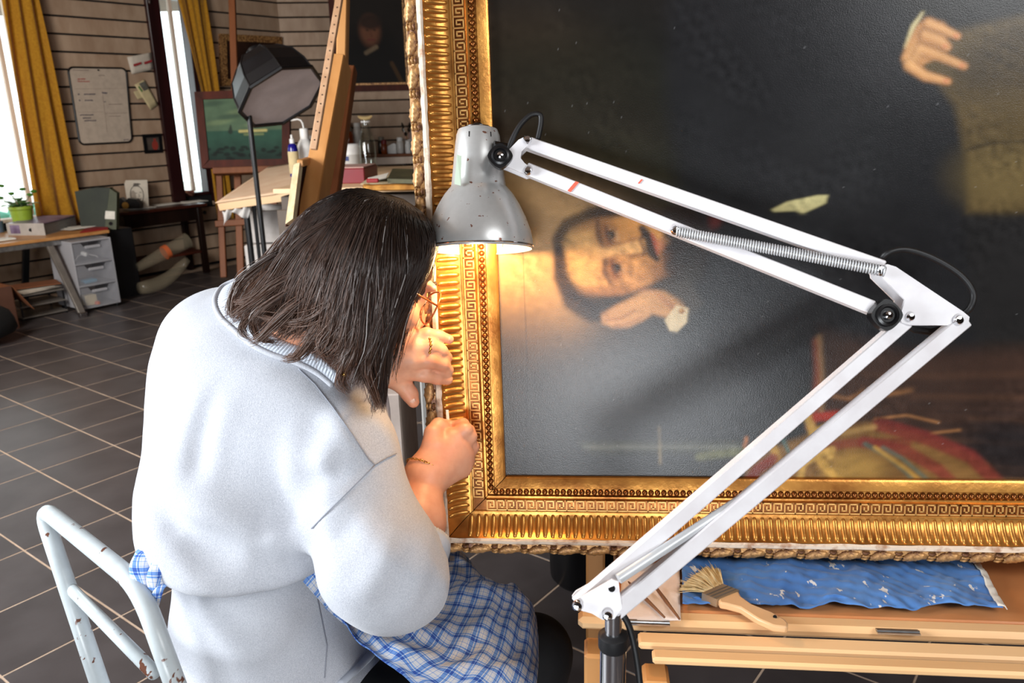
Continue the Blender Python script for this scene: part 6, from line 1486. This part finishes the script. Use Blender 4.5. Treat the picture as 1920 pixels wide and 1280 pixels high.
c_ = ramp(nt_, mx_.outputs[0], [(.38, tuple(lin((170, 174, 183)))), (.82, tuple(lin((204, 206, 212))))]); nt_.links.new(c_, b_.inputs['Base Color']); b_.inputs['Roughness'].default_value = .95; b_.inputs['Sheen Weight'].default_value = .35; b_.inputs['Sheen Roughness'].default_value = .4; b_.inputs['Specular IOR Level'].default_value = .15
bump(nt_, n_, .4, .0012, b_); MT['fleece'] = m_
_b = [q_.bounds() for q_ in (sw, swa, swl)]; lo = np.min([q_[0] for q_ in _b], 0); hi = np.max([q_[1] for q_ in _b], 0)
swo, swv = sdf_obj('sweatshirt', [(sw_f, lo, hi, .0055)], MT['fleece'], pr)
from mathutils.bvhtree import BVHTree
_dg = bpy.context.evaluated_depsgraph_get()
bvh = BVHTree.FromPolygons([Vector(v) for v in swo.data.vertices.foreach_get and [tuple(v.co) for v in swo.data.vertices]], [tuple(p.vertices) for p in swo.data.polygons])
def onsw(x, y, off=.001):
    """point where the sightline through the photo pixel meets the sweatshirt"""
    r = nrm(ray(x, y)); h = bvh.ray_cast(Vector(CAM-ORG['person']), Vector(r))
    if h[0] is None: return None
    return np.array(h[0])+ORG['person']+np.array(h[1])*off*(1 if h[1].dot(Vector(r)) < 0 else -1)
MT['rib'] = mat('ribbed_cuff_knit', (198, 204, 214), .95, bmp=.2)
MT['seam'] = mat('grey_seam', (150, 153, 163), .95)
def seam(pts, r, mt='seam', name='seam', sub=6):
    out = []; pts = np.array(pts, float)
    for i in range(len(pts)-1):
        for t in np.linspace(0, 1, sub, endpoint=(i == len(pts)-2)):
            q_ = onsw(*(pts[i]*(1-t)+pts[i+1]*t))
            if q_ is not None: out.append(q_)
    if len(out) > 2: m = MB(); m.tube(out, r, 6); return obj(name, m, MT[mt], swo, smooth=True)
seam([(560, 692), (590, 720), (625, 765), (660, 815), (690, 860), (702, 872)], .0007)
seam([(702, 872), (660, 915), (610, 965), (585, 990)], .0007)
seam([(702, 872), (725, 858), (742, 850)], .0006)
seam([(590, 1100), (600, 1150), (612, 1210), (608, 1270)], .0007)
seam([(706, 1214), (690, 1232), (662, 1258), (634, 1284)], .0065, 'rib', 'ribbed_hem')
# collar: a ribbed band round the neck opening
cp = [(440, 528, 1.16), (414, 544, 1.12), (402, 568, 1.07), (410, 596, 1.03), (434, 620, 1.01), (471, 650, .985), (509, 669, .975), (552, 683, .965), (590, 702, .96), (622, 728, .96)]
cpw = [P(x, y, d) for x, y, d in cp]
def snap(x, y, d):
    q_ = onsw(x, y, .002); return q_ if q_ is not None and abs((q_-CAM)@CF-d) < .12 else P(x, y, d)
outer = [snap(*c) for c in cp]
ctr = P(585, 600, 1.07)
def cr_interp(pts, n):
    pts = np.array(pts); m = len(pts)-1; out = []
    for s_ in np.linspace(0, m, n):
        i = min(int(s_), m-1); t = s_-i; p0, p1, p2, p3 = pts[max(i-1, 0)], pts[i], pts[i+1], pts[min(i+2, m)]
        out.append(.5*((2*p1)+(-p0+p2)*t+(2*p0-5*p1+4*p2-p3)*t*t+(-p0+3*p1-3*p2+p3)*t**3))
    return np.array(out)
oc = cr_interp(outer, 240); upv = nrm(HC-NK)
g = []
for i, p_ in enumerate(oc):
    inn = nrm(ctr-p_); row = []; rbv = .0011*(1 if (i//2) % 2 else -1)
    for t in np.linspace(0, 1, 9):
        row.append(p_+inn*.034*t+upv*(.013*sin(pi*min(1, t*1.1))+.006*t)-CF*(.006*sin(pi*t))+nrm(upv-inn*.3)*rbv*sin(pi*min(1, t*1.2)))
    g.append(row)
m = MB(); m.grid(g, -.003); obj('collar', m, MT['rib'], swo, smooth=True, label='ribbed collar')
m = MB(); m.tube([p_+upv*.003 for p_ in oc[::3]], .0038, 8); obj('collar_edge', m, MT['fleece'], swo, smooth=True)
# ribbed cuff at the near elbow
cc_ = P(779, 1020, 1.02); dcf = nrm(P(799, 900, 1.07)-P(760, 1070, .99)); ca_, cb_, _ = basis(dcf); g = []
for i in range(121):
    th = 2*pi*i/120; rb_ = .0009*(1 if i % 2 else -1); row = []
    for t in np.linspace(0, 1, 5): row.append(cc_+dcf*(.028*(t-.6))+(ca_*cos(th)+cb_*sin(th))*(.0405+.002*sin(pi*t)+rb_))
    g.append(row)
m = MB(); m.grid(g, .002); obj('sleeve_cuff', m, MT['rib'], swo, smooth=True, label='ribbed sleeve cuff')
# gathered waistband welt
# seam([(322, 1100), (350, 1118), (400, 1128), (450, 1128), (520, 1118), (570, 1104), (603, 1090)], .0035, 'rib', 'waist_fold')
# hem with dark white-edged trousers showing
# ---- trousers
tr_ = Sdf()
HPc = P(520, 1400, 1.24)*[1, 1, 0]+Z3*.60
KR = P(900, 1330, 1.22); KL = P(1005, 1240, 1.42)
tr_.cw(HPc, P(600, 1380, 1.2), .14, .12, .05)
tr_.cw(P(600, 1370, 1.2), P(880, 1330, 1.22), .095, .072, .04).cw(P(560, 1330, 1.32), P(1000, 1225, 1.40), .09, .062, .04)
tr_.cw(P(880, 1330, 1.22), P(880, 1330, 1.22)*[1, 1, 0]+Z3*.10+np.array([-.04, .02, 0]), .068, .05, .03)
tr_.cw(P(1000, 1225, 1.40), P(1000, 1225, 1.40)*[1, 1, 0]+Z3*.10+np.array([-.02, .0, 0]), .062, .05, .03)
MT['trouser'] = mat('black_trousers', (14, 14, 17), .85, 0, (9, 9, 11), 40, bmp=.2)
lo, hi = tr_.bounds(); tro, _ = sdf_obj('trousers', [(tr_, lo, hi, .008)], MT['trouser'], pr)
MT['shoe'] = mat('black_shoe', (18, 17, 18), .5)
for kx in ((P(880, 1330, 1.22)*[1, 1, 0]+np.array([-.04, .02, 0])), (P(1000, 1225, 1.40)*[1, 1, 0]+np.array([-.02, 0, 0]))):
    fwd = nrm(np.array([hN[0], hN[1], 0])); sd_ = np.cross(Z3, fwd); m = MB(); g = []
    s_ = Sdf(); s_.cw(kx+Z3*.05, kx+fwd*.14+Z3*.032, .042, .032, .03).cw(kx-fwd*.04+Z3*.04, kx+Z3*.09, .036, .042, .03)
    lo, hi = s_.bounds(); lo[2] = max(lo[2], -.02); sdf_obj('shoe', [(lambda p, s_=s_: np.maximum(s_(p), .004-p[:, 2]), lo, hi, .006)], MT['shoe'], pr)
# ---- plaid apron
m_, nt_, b_ = nodes('blue_plaid_cotton')
uv = nt_.nodes.new('ShaderNodeUVMap'); uv.uv_map = 'cloth'; sp_ = nt_.nodes.new('ShaderNodeSeparateXYZ'); nt_.links.new(uv.outputs[0], sp_.inputs[0])
def stripes(sock, stops, per):
    a = nt_.nodes.new('ShaderNodeMath'); a.operation = 'MULTIPLY'; a.inputs[1].default_value = per; nt_.links.new(sock, a.inputs[0])
    f = nt_.nodes.new('ShaderNodeMath'); f.operation = 'FRACT'; nt_.links.new(a.outputs[0], f.inputs[0])
    r = nt_.nodes.new('ShaderNodeValToRGB'); r.color_ramp.interpolation = 'CONSTANT'; nt_.links.new(f.outputs[0], r.inputs[0]); e = r.color_ramp.elements
    while len(e) < len(stops): e.new(.5)
    for i, (p_, v_) in enumerate(stops): e[i].position = p_; e[i].color = (v_, v_, v_, 1)
    return r.outputs[0]
su = stripes(sp_.outputs[0], [(0, .85), (.22, .05), (.27, .75), (.40, .0), (.46, .3), (.50, .0), (.62, .5), (.66, .05), (.90, .4), (.94, .05)], 42)
sv = stripes(sp_.outputs[1], [(0, .9), (.20, .05), (.26, .7), (.36, .0), (.44, .3), (.48, .0), (.64, .5), (.68, .05), (.90, .4), (.94, .05)], 42)
mx1 = nt_.nodes.new('ShaderNodeMix'); mx1.data_type = 'RGBA'; mx1.inputs[0].default_value = .5; nt_.links.new(su, mx1.inputs[6]); nt_.links.new(sv, mx1.inputs[7])
c_ = ramp(nt_, mx1.outputs[2], [(0, tuple(lin((226, 224, 222)))), (.38, tuple(lin((120, 162, 222)))), (.8, tuple(lin((48, 84, 170))))]); nt_.links.new(c_, b_.inputs['Base Color']); b_.inputs['Roughness'].default_value = .85
tx = texco(nt_); bump(nt_, noise(nt_, tx, 500, 2), .2, .0008, b_); MT['plaid'] = m_
def cloth_obj(name, grid, thick, su_, sv_, label=None, parent=pr):
    g = np.array(grid); m_g, n_g = g.shape[:2]; mb = MB(); mb.grid(g, thick); o = obj(name, mb, MT['plaid'], parent, smooth=True, label=label)
    # cloth coordinates measured along the fabric in metres
    du = np.concatenate([[0], np.cumsum(np.linalg.norm(np.diff(g[:, n_g//2], axis=0), axis=1))]); dv = np.concatenate([[0], np.cumsum(np.linalg.norm(np.diff(g[m_g//2], axis=0), axis=1))])
    uvv = np.stack(np.meshgrid(du*su_, dv*sv_, indexing='ij'), -1).reshape(-1, 2)
    if thick: uvv = np.concatenate([uvv, uvv])
    li = np.empty(len(o.data.loops), np.int32); o.data.loops.foreach_get('vertex_index', li); ul = o.data.uv_layers.new(name='cloth'); ul.data.foreach_set('uv', uvv[li].astype(np.float32).ravel()); return o
# lap panel: rows run hip -> knee, columns from the near hem to the far hem
rows = [[(560, 1100, 1.10), (600, 1085, 1.16), (640, 1070, 1.24), (680, 1040, 1.32)],
        [(640, 1165, 1.06), (700, 1130, 1.14), (760, 1095, 1.25), (800, 1030, 1.36)],
        [(700, 1225, 1.05), (780, 1190, 1.10), (850, 1090, 1.26), (860, 1035, 1.38)],
        [(760, 1275, 1.06), (850, 1225, 1.11), (910, 1100, 1.27), (910, 1085, 1.38)],
        [(830, 1305, 1.09), (910, 1245, 1.13), (955, 1115, 1.30), (960, 1100, 1.40)],
        [(900, 1340, 1.13), (965, 1270, 1.16), (995, 1150, 1.31), (988, 1124, 1.42)],
        [(940, 1400, 1.17), (1000, 1310, 1.20), (1008, 1190, 1.33), (1002, 1145, 1.44)]]
gg = np.array([[P(*c) for c in r_] for r_ in rows])
def surf(g, nu, nv):
    t1 = np.array([cr_interp(g[i], nv) for i in range(len(g))]); return np.stack([cr_interp(t1[:, j], nu) for j in range(nv)], 1)
ap = surf(gg, 90, 60)
uu, vv = np.meshgrid(np.linspace(0, 1, 90), np.linspace(0, 1, 60), indexing='ij')
ap += Z3*((.0025*np.abs(np.sin(uu*27+vv*14+2*np.sin(vv*6)))-.0025+.004*np.sin(uu*17+vv*9)+.003*np.sin(vv*31-uu*12)*(uu > .2)+.0022*np.sin(uu*43+4*np.sin(vv*9)))[..., None])
cloth_obj('apron_skirt', ap, .0015, 1, 1)
# folded-over flap on the lap
rows = [[(776, 1205, 1.075), (830, 1170, 1.115), (880, 1150, 1.15), (940, 1150, 1.19)], [(800, 1240, 1.07), (860, 1210, 1.10), (920, 1190, 1.14), (985, 1180, 1.19)], [(860, 1290, 1.085), (910, 1250, 1.11), (960, 1230, 1.15), (1003, 1215, 1.20)]]
# tail of the bow behind the waist
def blob_cloth(name, cpts, r0, label):
    pts = cr_interp([P(*c) for c in cpts], 26); g = []
    a_, b_, _ = basis(pts[-1]-pts[0])
    for i, p_ in enumerate(pts):
        t = i/25; w_ = r0[0]*(1-t)+r0[1]*t; w_ *= .35+.65*sin(pi*min(.97, max(.05, t)))**.5
        g.append([p_+CR*cos(th)*w_+CF*sin(th)*w_*.55+CR*.002*sin(3*th+t*9) for th in np.linspace(0, 2*pi, 22)])
    return cloth_obj(name, g, 0, 1, 1, label)
blob_cloth('apron_bow', [(322, 1040, 1.05), (300, 1026, 1.02), (276, 1034, 1.01), (266, 1062, 1.01), (274, 1095, 1.01), (288, 1118, 1.02)], (.016, .015), 'bunched plaid bow')
blob_cloth('apron_bow', [(324, 1050, 1.03), (308, 1048, 1.0), (296, 1066, .995), (292, 1095, 1.0), (294, 1120, 1.01)], (.016, .008), 'hanging plaid bow loop')
blob_cloth('apron_tie', [(318, 1085, 1.01), (304, 1096, 1.0), (294, 1115, 1.0), (290, 1142, 1.01)], (.008, .004), 'thin plaid tie end')
# strip of the apron that runs from the waist fold down over the skirt of the sweatshirt
up_, dn_ = [], []
for x, y in cr_interp([(576, 1080, 0), (604, 1112, 0), (632, 1142, 0), (668, 1170, 0), (712, 1192, 0)], 24)[:, :2]:
    h_q = onsw(x-40, y+44)
    if h_q is None: continue
    dq = (h_q-CAM)@CF; up_.append(P(x+14, y-16, dq-.004)); dn_.append(P(x-8, y+10, dq-.006))
if len(up_) > 3: cloth_obj('apron_waistband', np.array([[a_*(1-v)+b_2*v for v in np.linspace(0, 1, 5)] for a_, b_2 in zip(up_, dn_)]), 0, 1, 1)
# ---- glasses, earring, ring, bracelet
MT['amber_frame'] = mat('amber_spectacle_frame', (190, 104, 54), .25, .4); MT['lens'] = glass('spectacle_lens', (.98, .98, .98), .12)
m = MB(); m.tube([Hd(.079, .000, .008), Hd(.078, .05, .010), Hd(.066, .088, .008)], .0014, 6); m.tube([Hd(-.079, .000, .008), Hd(-.078, .05, .010), Hd(-.066, .088, .008)], .0014, 6); gls = obj('glasses', m, MT['amber_frame'], pr, smooth=True)
for s_ in (-1, 1):
    ring_ = [Hd(s_*(.037+.029*cos(t)), .098-.010*abs(cos(t))*(1 if s_*cos(t)*s_ > 0 else 0), .002+.023*sin(t)) for t in np.linspace(0, 2*pi, 32)[:-1]]
    m = MB(); m.tube(ring_, .0012, 6, closed=True); obj('lens_rim', m, MT['amber_frame'], gls, smooth=True)
    m = MB(); m.add(ring_, [tuple(range(len(ring_)))]); obj('lens', m, MT['lens'], gls, smooth=False)
m = MB(); m.tube([Hd(-.009, .100, .006), Hd(0, .106, .009), Hd(.009, .100, .006)], .0013, 6); obj('nose_bridge', m, MT['amber_frame'], gls)
MT['gold_j'] = mat('polished_gold', (236, 184, 96), .15, 1.0)
m = MB(); c_ = P(646, 692, .905)
for k in range(3): m.ball(c_+CU*(.005-.005*k)+CR*(.0015*(k % 2)), .0036, 8)
obj('earring', m, MT['gold_j'], pr, smooth=True)
rgp = fq(802, 650, -.0345); rax = nrm(fq(826, 658, -.022)-fq(776, 654, -.042)); a_, b_, _ = basis(rax)
m = MB(); m.tube([rgp+(a_*cos(t)+b_*sin(t))*.0112 for t in np.linspace(0, 2*pi, 29)[:-1]], .0015, 6, closed=True); rgo = obj('ring', m, MT['gold_j'], pr, smooth=True)
m = MB()
for t in np.linspace(0, 2*pi, 15)[:-1]: m.ball(rgp+(a_*cos(t)+b_*sin(t))*.0118, .0022, 6)
obj('ring_beads', m, MT['gold_j'], rgo, smooth=True)
bc_ = P(796, 872, 1.07)+(P(799, 892, 1.07)-P(796, 872, 1.07))*.3; bax = nrm(P(800, 860, 1.075)-P(783, 980, 1.03)); a_, b_, _ = basis(bax+CR*.3)
m = MB(); nL = 46
for k in range(nL):
    t = 2*pi*k/nL; c_ = bc_+(a_*cos(t)+b_*sin(t))*.0262; tg_ = nrm(-a_*sin(t)+b_*cos(t)); nn_ = nrm(a_*cos(t)+b_*sin(t)); s2 = np.cross(tg_, nn_) if k % 2 else nn_
    m.tube([c_+tg_*.0028*cos(q_)+s2*.0013*sin(q_) for q_ in np.linspace(0, 2*pi, 9)[:-1]], .0005, 4, closed=True)
obj('bracelet', m, MT['gold_j'], pr, smooth=True, label='fine gold chain bracelet')
# thin cream filler strip in the pinch
m = MB(); m.slab([fq(836, 768, -.004), fq(841, 768, -.004), fq(844, 800, -.012), fq(838, 800, -.012)], -CF*.0012); obj('filler_strip', m, MT['paper'], loc=fq(840, 785, 0), label='thin cream filler strip pinched in the woman\'s lower hand', cat='strip', smooth=False)

# ---- hair
GH = [
 [(757, 374, 1.10), (700, 372, 1.15), (630, 420, 1.16), (580, 500, 1.16), (540, 560, 1.15), (500, 600, 1.13)],
 [(757, 374, 1.09), (672, 356, 1.10), (590, 392, 1.11), (520, 470, 1.10), (472, 535, 1.09), (436, 575, 1.08)],
 [(757, 374, 1.08), (655, 354, 1.03), (565, 408, 1.03), (505, 486, 1.03), (465, 546, 1.03), (428, 592, 1.03)],
 [(757, 374, 1.07), (660, 362, .985), (575, 436, .955), (525, 510, .96), (490, 575, .975), (450, 606, .98)],
 [(757, 374, 1.07), (675, 368, .965), (605, 450, .92), (570, 525, .92), (545, 590, .94), (508, 622, .955)],
 [(757, 374, 1.06), (695, 375, .95), (645, 465, .90), (620, 545, .895), (600, 620, .91), (566, 652, .93)],
 [(757, 374, 1.06), (715, 380, .94), (680, 480, .885), (662, 570, .885), (650, 645, .895), (620, 684, .915)],
 [(757, 374, 1.05), (735, 388, .935), (724, 490, .885), (708, 580, .885), (692, 660, .895), (668, 716, .915)],
 [(757, 374, 1.05), (765, 398, .94), (770, 480, .895), (744, 568, .89), (716, 655, .905), (704, 742, .93)],
 [(757, 374, 1.05), (794, 412, .965), (805, 470, .935), (766, 550, .92), (722, 645, .925), (710, 766, .95)],
 [(757, 374, 1.06), (800, 408, 1.0), (816, 458, .975), (790, 520, .955), (742, 610, .945), (714, 745, .96)],
 [(757, 374, 1.08), (796, 408, 1.05), (816, 455, 1.06), (806, 488, 1.07), (790, 560, 1.12), (765, 620, 1.14)],
 [(757, 374, 1.10), (780, 396, 1.12), (790, 450, 1.15), (780, 520, 1.17), (760, 580, 1.18), (740, 640, 1.18)]]
GHw = np.array([[P(*c) for c in g_] for g_ in GH])
def hair_pt(u, v):
    """u across guides, v root->tip, arrays"""
    def crv(A_, s):
        m = A_.shape[0]-1; i = np.clip(s.astype(int), 0, m-1); t = (s-i)[:, None]
        return i, t
    nG, nC = GHw.shape[:2]; su_ = np.clip(u, 0, 1)*(nG-1); sv_ = np.clip(v, 0, 1)*(nC-1)
    iu = np.clip(su_.astype(int), 0, nG-2); tu = (su_-iu)[:, None]; iv = np.clip(sv_.astype(int), 0, nC-2); tv = (sv_-iv)[:, None]
    def cm(p0, p1, p2, p3, t): return .5*((2*p1)+(-p0+p2)*t+(2*p0-5*p1+4*p2-p3)*t*t+(-p0+3*p1-3*p2+p3)*t**3)
    cols = []
    for k in (-1, 0, 1, 2):
        a = np.clip(iu+k, 0, nG-1); cols.append(cm(*[GHw[a, np.clip(iv+j, 0, nC-1)] for j in (-1, 0, 1, 2)], tv))
    return cm(*cols, tu)
HCc = P(672, 530, 1.05)
def push_out(p, mn):
    q = (p-SKC)@np.array(AH).T; r = np.array(SKR)+mn; k = np.linalg.norm(q/r, axis=1); f = np.where(k < 1, 1/np.maximum(k, .2), 1.0)
    return SKC+(q*f[:, None])@np.array(AH)
nu, nv = 90, 46
U2, V2 = np.meshgrid(np.linspace(0, 1, nu), np.linspace(0, .95, nv), indexing='ij')
cap = hair_pt(U2.ravel(), V2.ravel()); cap = push_out(cap+(HCc-cap)*(.05+.10*V2.ravel()[:, None]**2), .004); cap = cap.reshape(nu, nv, 3)
m_, nt_, b_ = nodes('dark_brown_hair')
at_ = nt_.nodes.new('ShaderNodeAttribute'); at_.attribute_name = 'tint'; nt_.links.new(at_.outputs['Color'], b_.inputs['Base Color'])
b_.inputs['Roughness'].default_value = .34; b_.inputs['Specular IOR Level'].default_value = .45; b_.inputs['Anisotropic'].default_value = .3; MT['hair'] = m_
MT['haircap'] = mat('hair_underlayer', (20, 14, 12), .6, 0, (12, 9, 8), 60)
m = MB(); m.grid(cap, .004); hr_ = obj('hair', m, MT['haircap'], pr, smooth=True, label='straight dark brown bob with lighter tips')
NS = 7600; K = 13; rr = np.random.default_rng(21)
su_ = rr.random(NS)*1.0; layer = rr.random(NS)**1.4*.10; ln = .80+.26*rr.random(NS)**.8+.05*np.sin(su_*60); short = rr.random(NS) < .12; ln[short] *= .7+.2*rr.random(short.sum())
ph = rr.random((NS, 4))*6.28; clump = .013*np.sin(su_*80)+.010*np.sin(su_*190+1)+.004*np.sin(su_*330)
tt = np.linspace(0, 1, K); pts = np.zeros((NS, K, 3))
for k, t in enumerate(tt):
    v = t*ln; u = su_+(clump*t+.02*np.sin(ph[:, 0]+t*3)*t+(rr.random(NS)*0))*1.0; fly = np.where(rr.random(NS)*0+ph[:, 3] > 6.05, 1, 0)*t*t
    u = u+fly*.12*np.sin(ph[:, 1])
    p_ = hair_pt(u, v); over = np.clip(v-1, 0, 1)[:, None]
    p_ = p_+(HCc-p_)*(layer*(.3+.7*t))[:, None]*1.0
    w_ = .0032*t+.0125*max(0, t-.62); p_ = p_+np.stack([np.sin(ph[:, 0]+7*t), np.sin(ph[:, 1]+6*t), np.sin(ph[:, 2]+8*t)], 1)*w_
    out_ = nrm_rows = (p_-HCc); out_ = out_/np.linalg.norm(out_, axis=1, keepdims=True); p_ = p_+out_*(fly*.012)[:, None]
    pts[:, k] = push_out(p_, .0065)
# loose curled locks over the collar, each a small bundle
LK = [[(500, 470, .985), (459, 514, 1.0), (439, 549, 1.015), (431, 584, 1.01), (441, 596, 1.0)], [(560, 500, .93), (517, 533, .945), (478, 564, .965), (435, 592, .98)], [(560, 520, .925), (529, 549, .935), (490, 580, .95), (474, 606, .955), (492, 638, .955), (526, 640, .95)],
      [(600, 530, .91), (564, 564, .92), (529, 596, .93), (490, 632, .945), (468, 640, .95)], [(650, 540, .885), (619, 572, .90), (587, 598, .915), (540, 604, .93), (478, 590, .95)], [(660, 560, .88), (634, 603, .895), (606, 642, .91), (616, 668, .91), (640, 664, .905)],
      [(540, 470, .95), (500, 520, .965), (468, 575, .975), (452, 620, .975), (470, 636, .965)], [(620, 580, .90), (590, 630, .915), (560, 668, .93), (530, 672, .94)], [(700, 640, .885), (690, 690, .90), (700, 735, .915), (714, 770, .93)], [(680, 620, .885), (655, 670, .895), (640, 715, .91), (655, 735, .91)], [(620, 400, .925), (560, 450, .935), (512, 520, .955), (470, 560, .97), (436, 566, .985)]]
n0 = 0; BL = 60; sel = rr.permutation(NS)[:BL*len(LK)]
for li_, lk in enumerate(LK):
    crv = cr_interp([P(*c) for c in lk], K); ids_ = sel[li_*BL:(li_+1)*BL]; off_ = rr.normal(0, .0032, (BL, 3)); ln_ = .75+.25*rr.random(BL)
    for j, ii_ in enumerate(ids_):
        tq = tt*ln_[j]*(K-1); a_i = np.minimum(tq.astype(int), K-2); fr2 = (tq-a_i)[:, None]; c_l = crv[a_i]*(1-fr2)+crv[a_i+1]*fr2
        pts[ii_] = c_l+off_[j]*(1.1-.9*abs(tt-.5)*1.2)[:, None]+np.stack([np.sin(ph[ii_, 0]+5*tt), np.sin(ph[ii_, 1]+6*tt), np.sin(ph[ii_, 2]+4*tt)], 1)*.0016
        dpth = np.clip(1-tt*2.6, 0, 1)[:, None]; pts[ii_] = pts[ii_]+(HCc-pts[ii_])*(.10*dpth)
tg = np.gradient(pts, axis=1); tg /= np.linalg.norm(tg, axis=2, keepdims=True)+1e-9
rad = (pts-HCc); rad /= np.linalg.norm(rad, axis=2, keepdims=True); s1_ = np.cross(tg, rad); s1_ /= np.linalg.norm(s1_, axis=2, keepdims=True)+1e-9; s2_ = np.cross(s1_, tg)
R_ = (.00052+.00030*rr.random(NS))[:, None]*(1-.75*tt[None, :]**3); ring = []
for a in (0, 2*pi/3, 4*pi/3): ring.append(pts+(s1_*cos(a)+s2_*sin(a))*R_[..., None])
vv_ = np.stack(ring, 2).reshape(-1, 3); base = (np.arange(NS)*K*3)[:, None, None]; kk_ = (np.arange(K-1)*3)[None, :, None]; q = []
for a in range(3):
    b2 = (a+1) % 3; q.append(np.stack([base+kk_+a, base+kk_+b2, base+kk_+3+b2, base+kk_+3+a], -1).reshape(-1, 4))
q = np.concatenate(q); me = bpy.data.meshes.new('hair_strands'); me.vertices.add(len(vv_)); me.vertices.foreach_set('co', (vv_-ORG['person']).astype(np.float32).ravel())
me.loops.add(len(q)*4); me.loops.foreach_set('vertex_index', q.astype(np.int32).ravel()); me.polygons.add(len(q)); me.polygons.foreach_set('loop_start', (np.arange(len(q))*4).astype(np.int32)); me.polygons.foreach_set('use_smooth', np.ones(len(q), bool)); me.update(calc_edges=True)
dk_c = lin((24, 17, 15)); br_c = lin((116, 82, 64)); sheen_c = lin((190, 182, 178))  # palest tint colours a few strands as highlights in the hair
tw_ = (np.clip(tt[None, :]*1.5-.40, 0, 1)*(1-np.clip((su_-.30)*2.0, 0, .80))[:, None]*(.4+.6*rr.random(NS))[:, None])
c3 = dk_c*(1-tw_[..., None])+br_c*tw_[..., None]; lkm = np.zeros(NS, bool); lkm[sel[:BL*len(LK)]] = True; lt_ = (.25+.55*tt)[None, :, None]*(.5+.5*rr.random(NS))[:, None, None]; c3 = np.where(lkm[:, None, None], dk_c*(1-lt_)+br_c*1.1*lt_, c3); grey = rr.random(NS) < .008; c3[grey] = sheen_c*.7
c4_ = np.ones((NS, K, 3, 4), np.float32); c4_[..., :3] = c3[:, :, None, :]; ca = me.color_attributes.new('tint', 'FLOAT_COLOR', 'POINT'); ca.data.foreach_set('color', c4_.ravel())
obj('hair_strands', me, MT['hair'], hr_, kind='stuff')
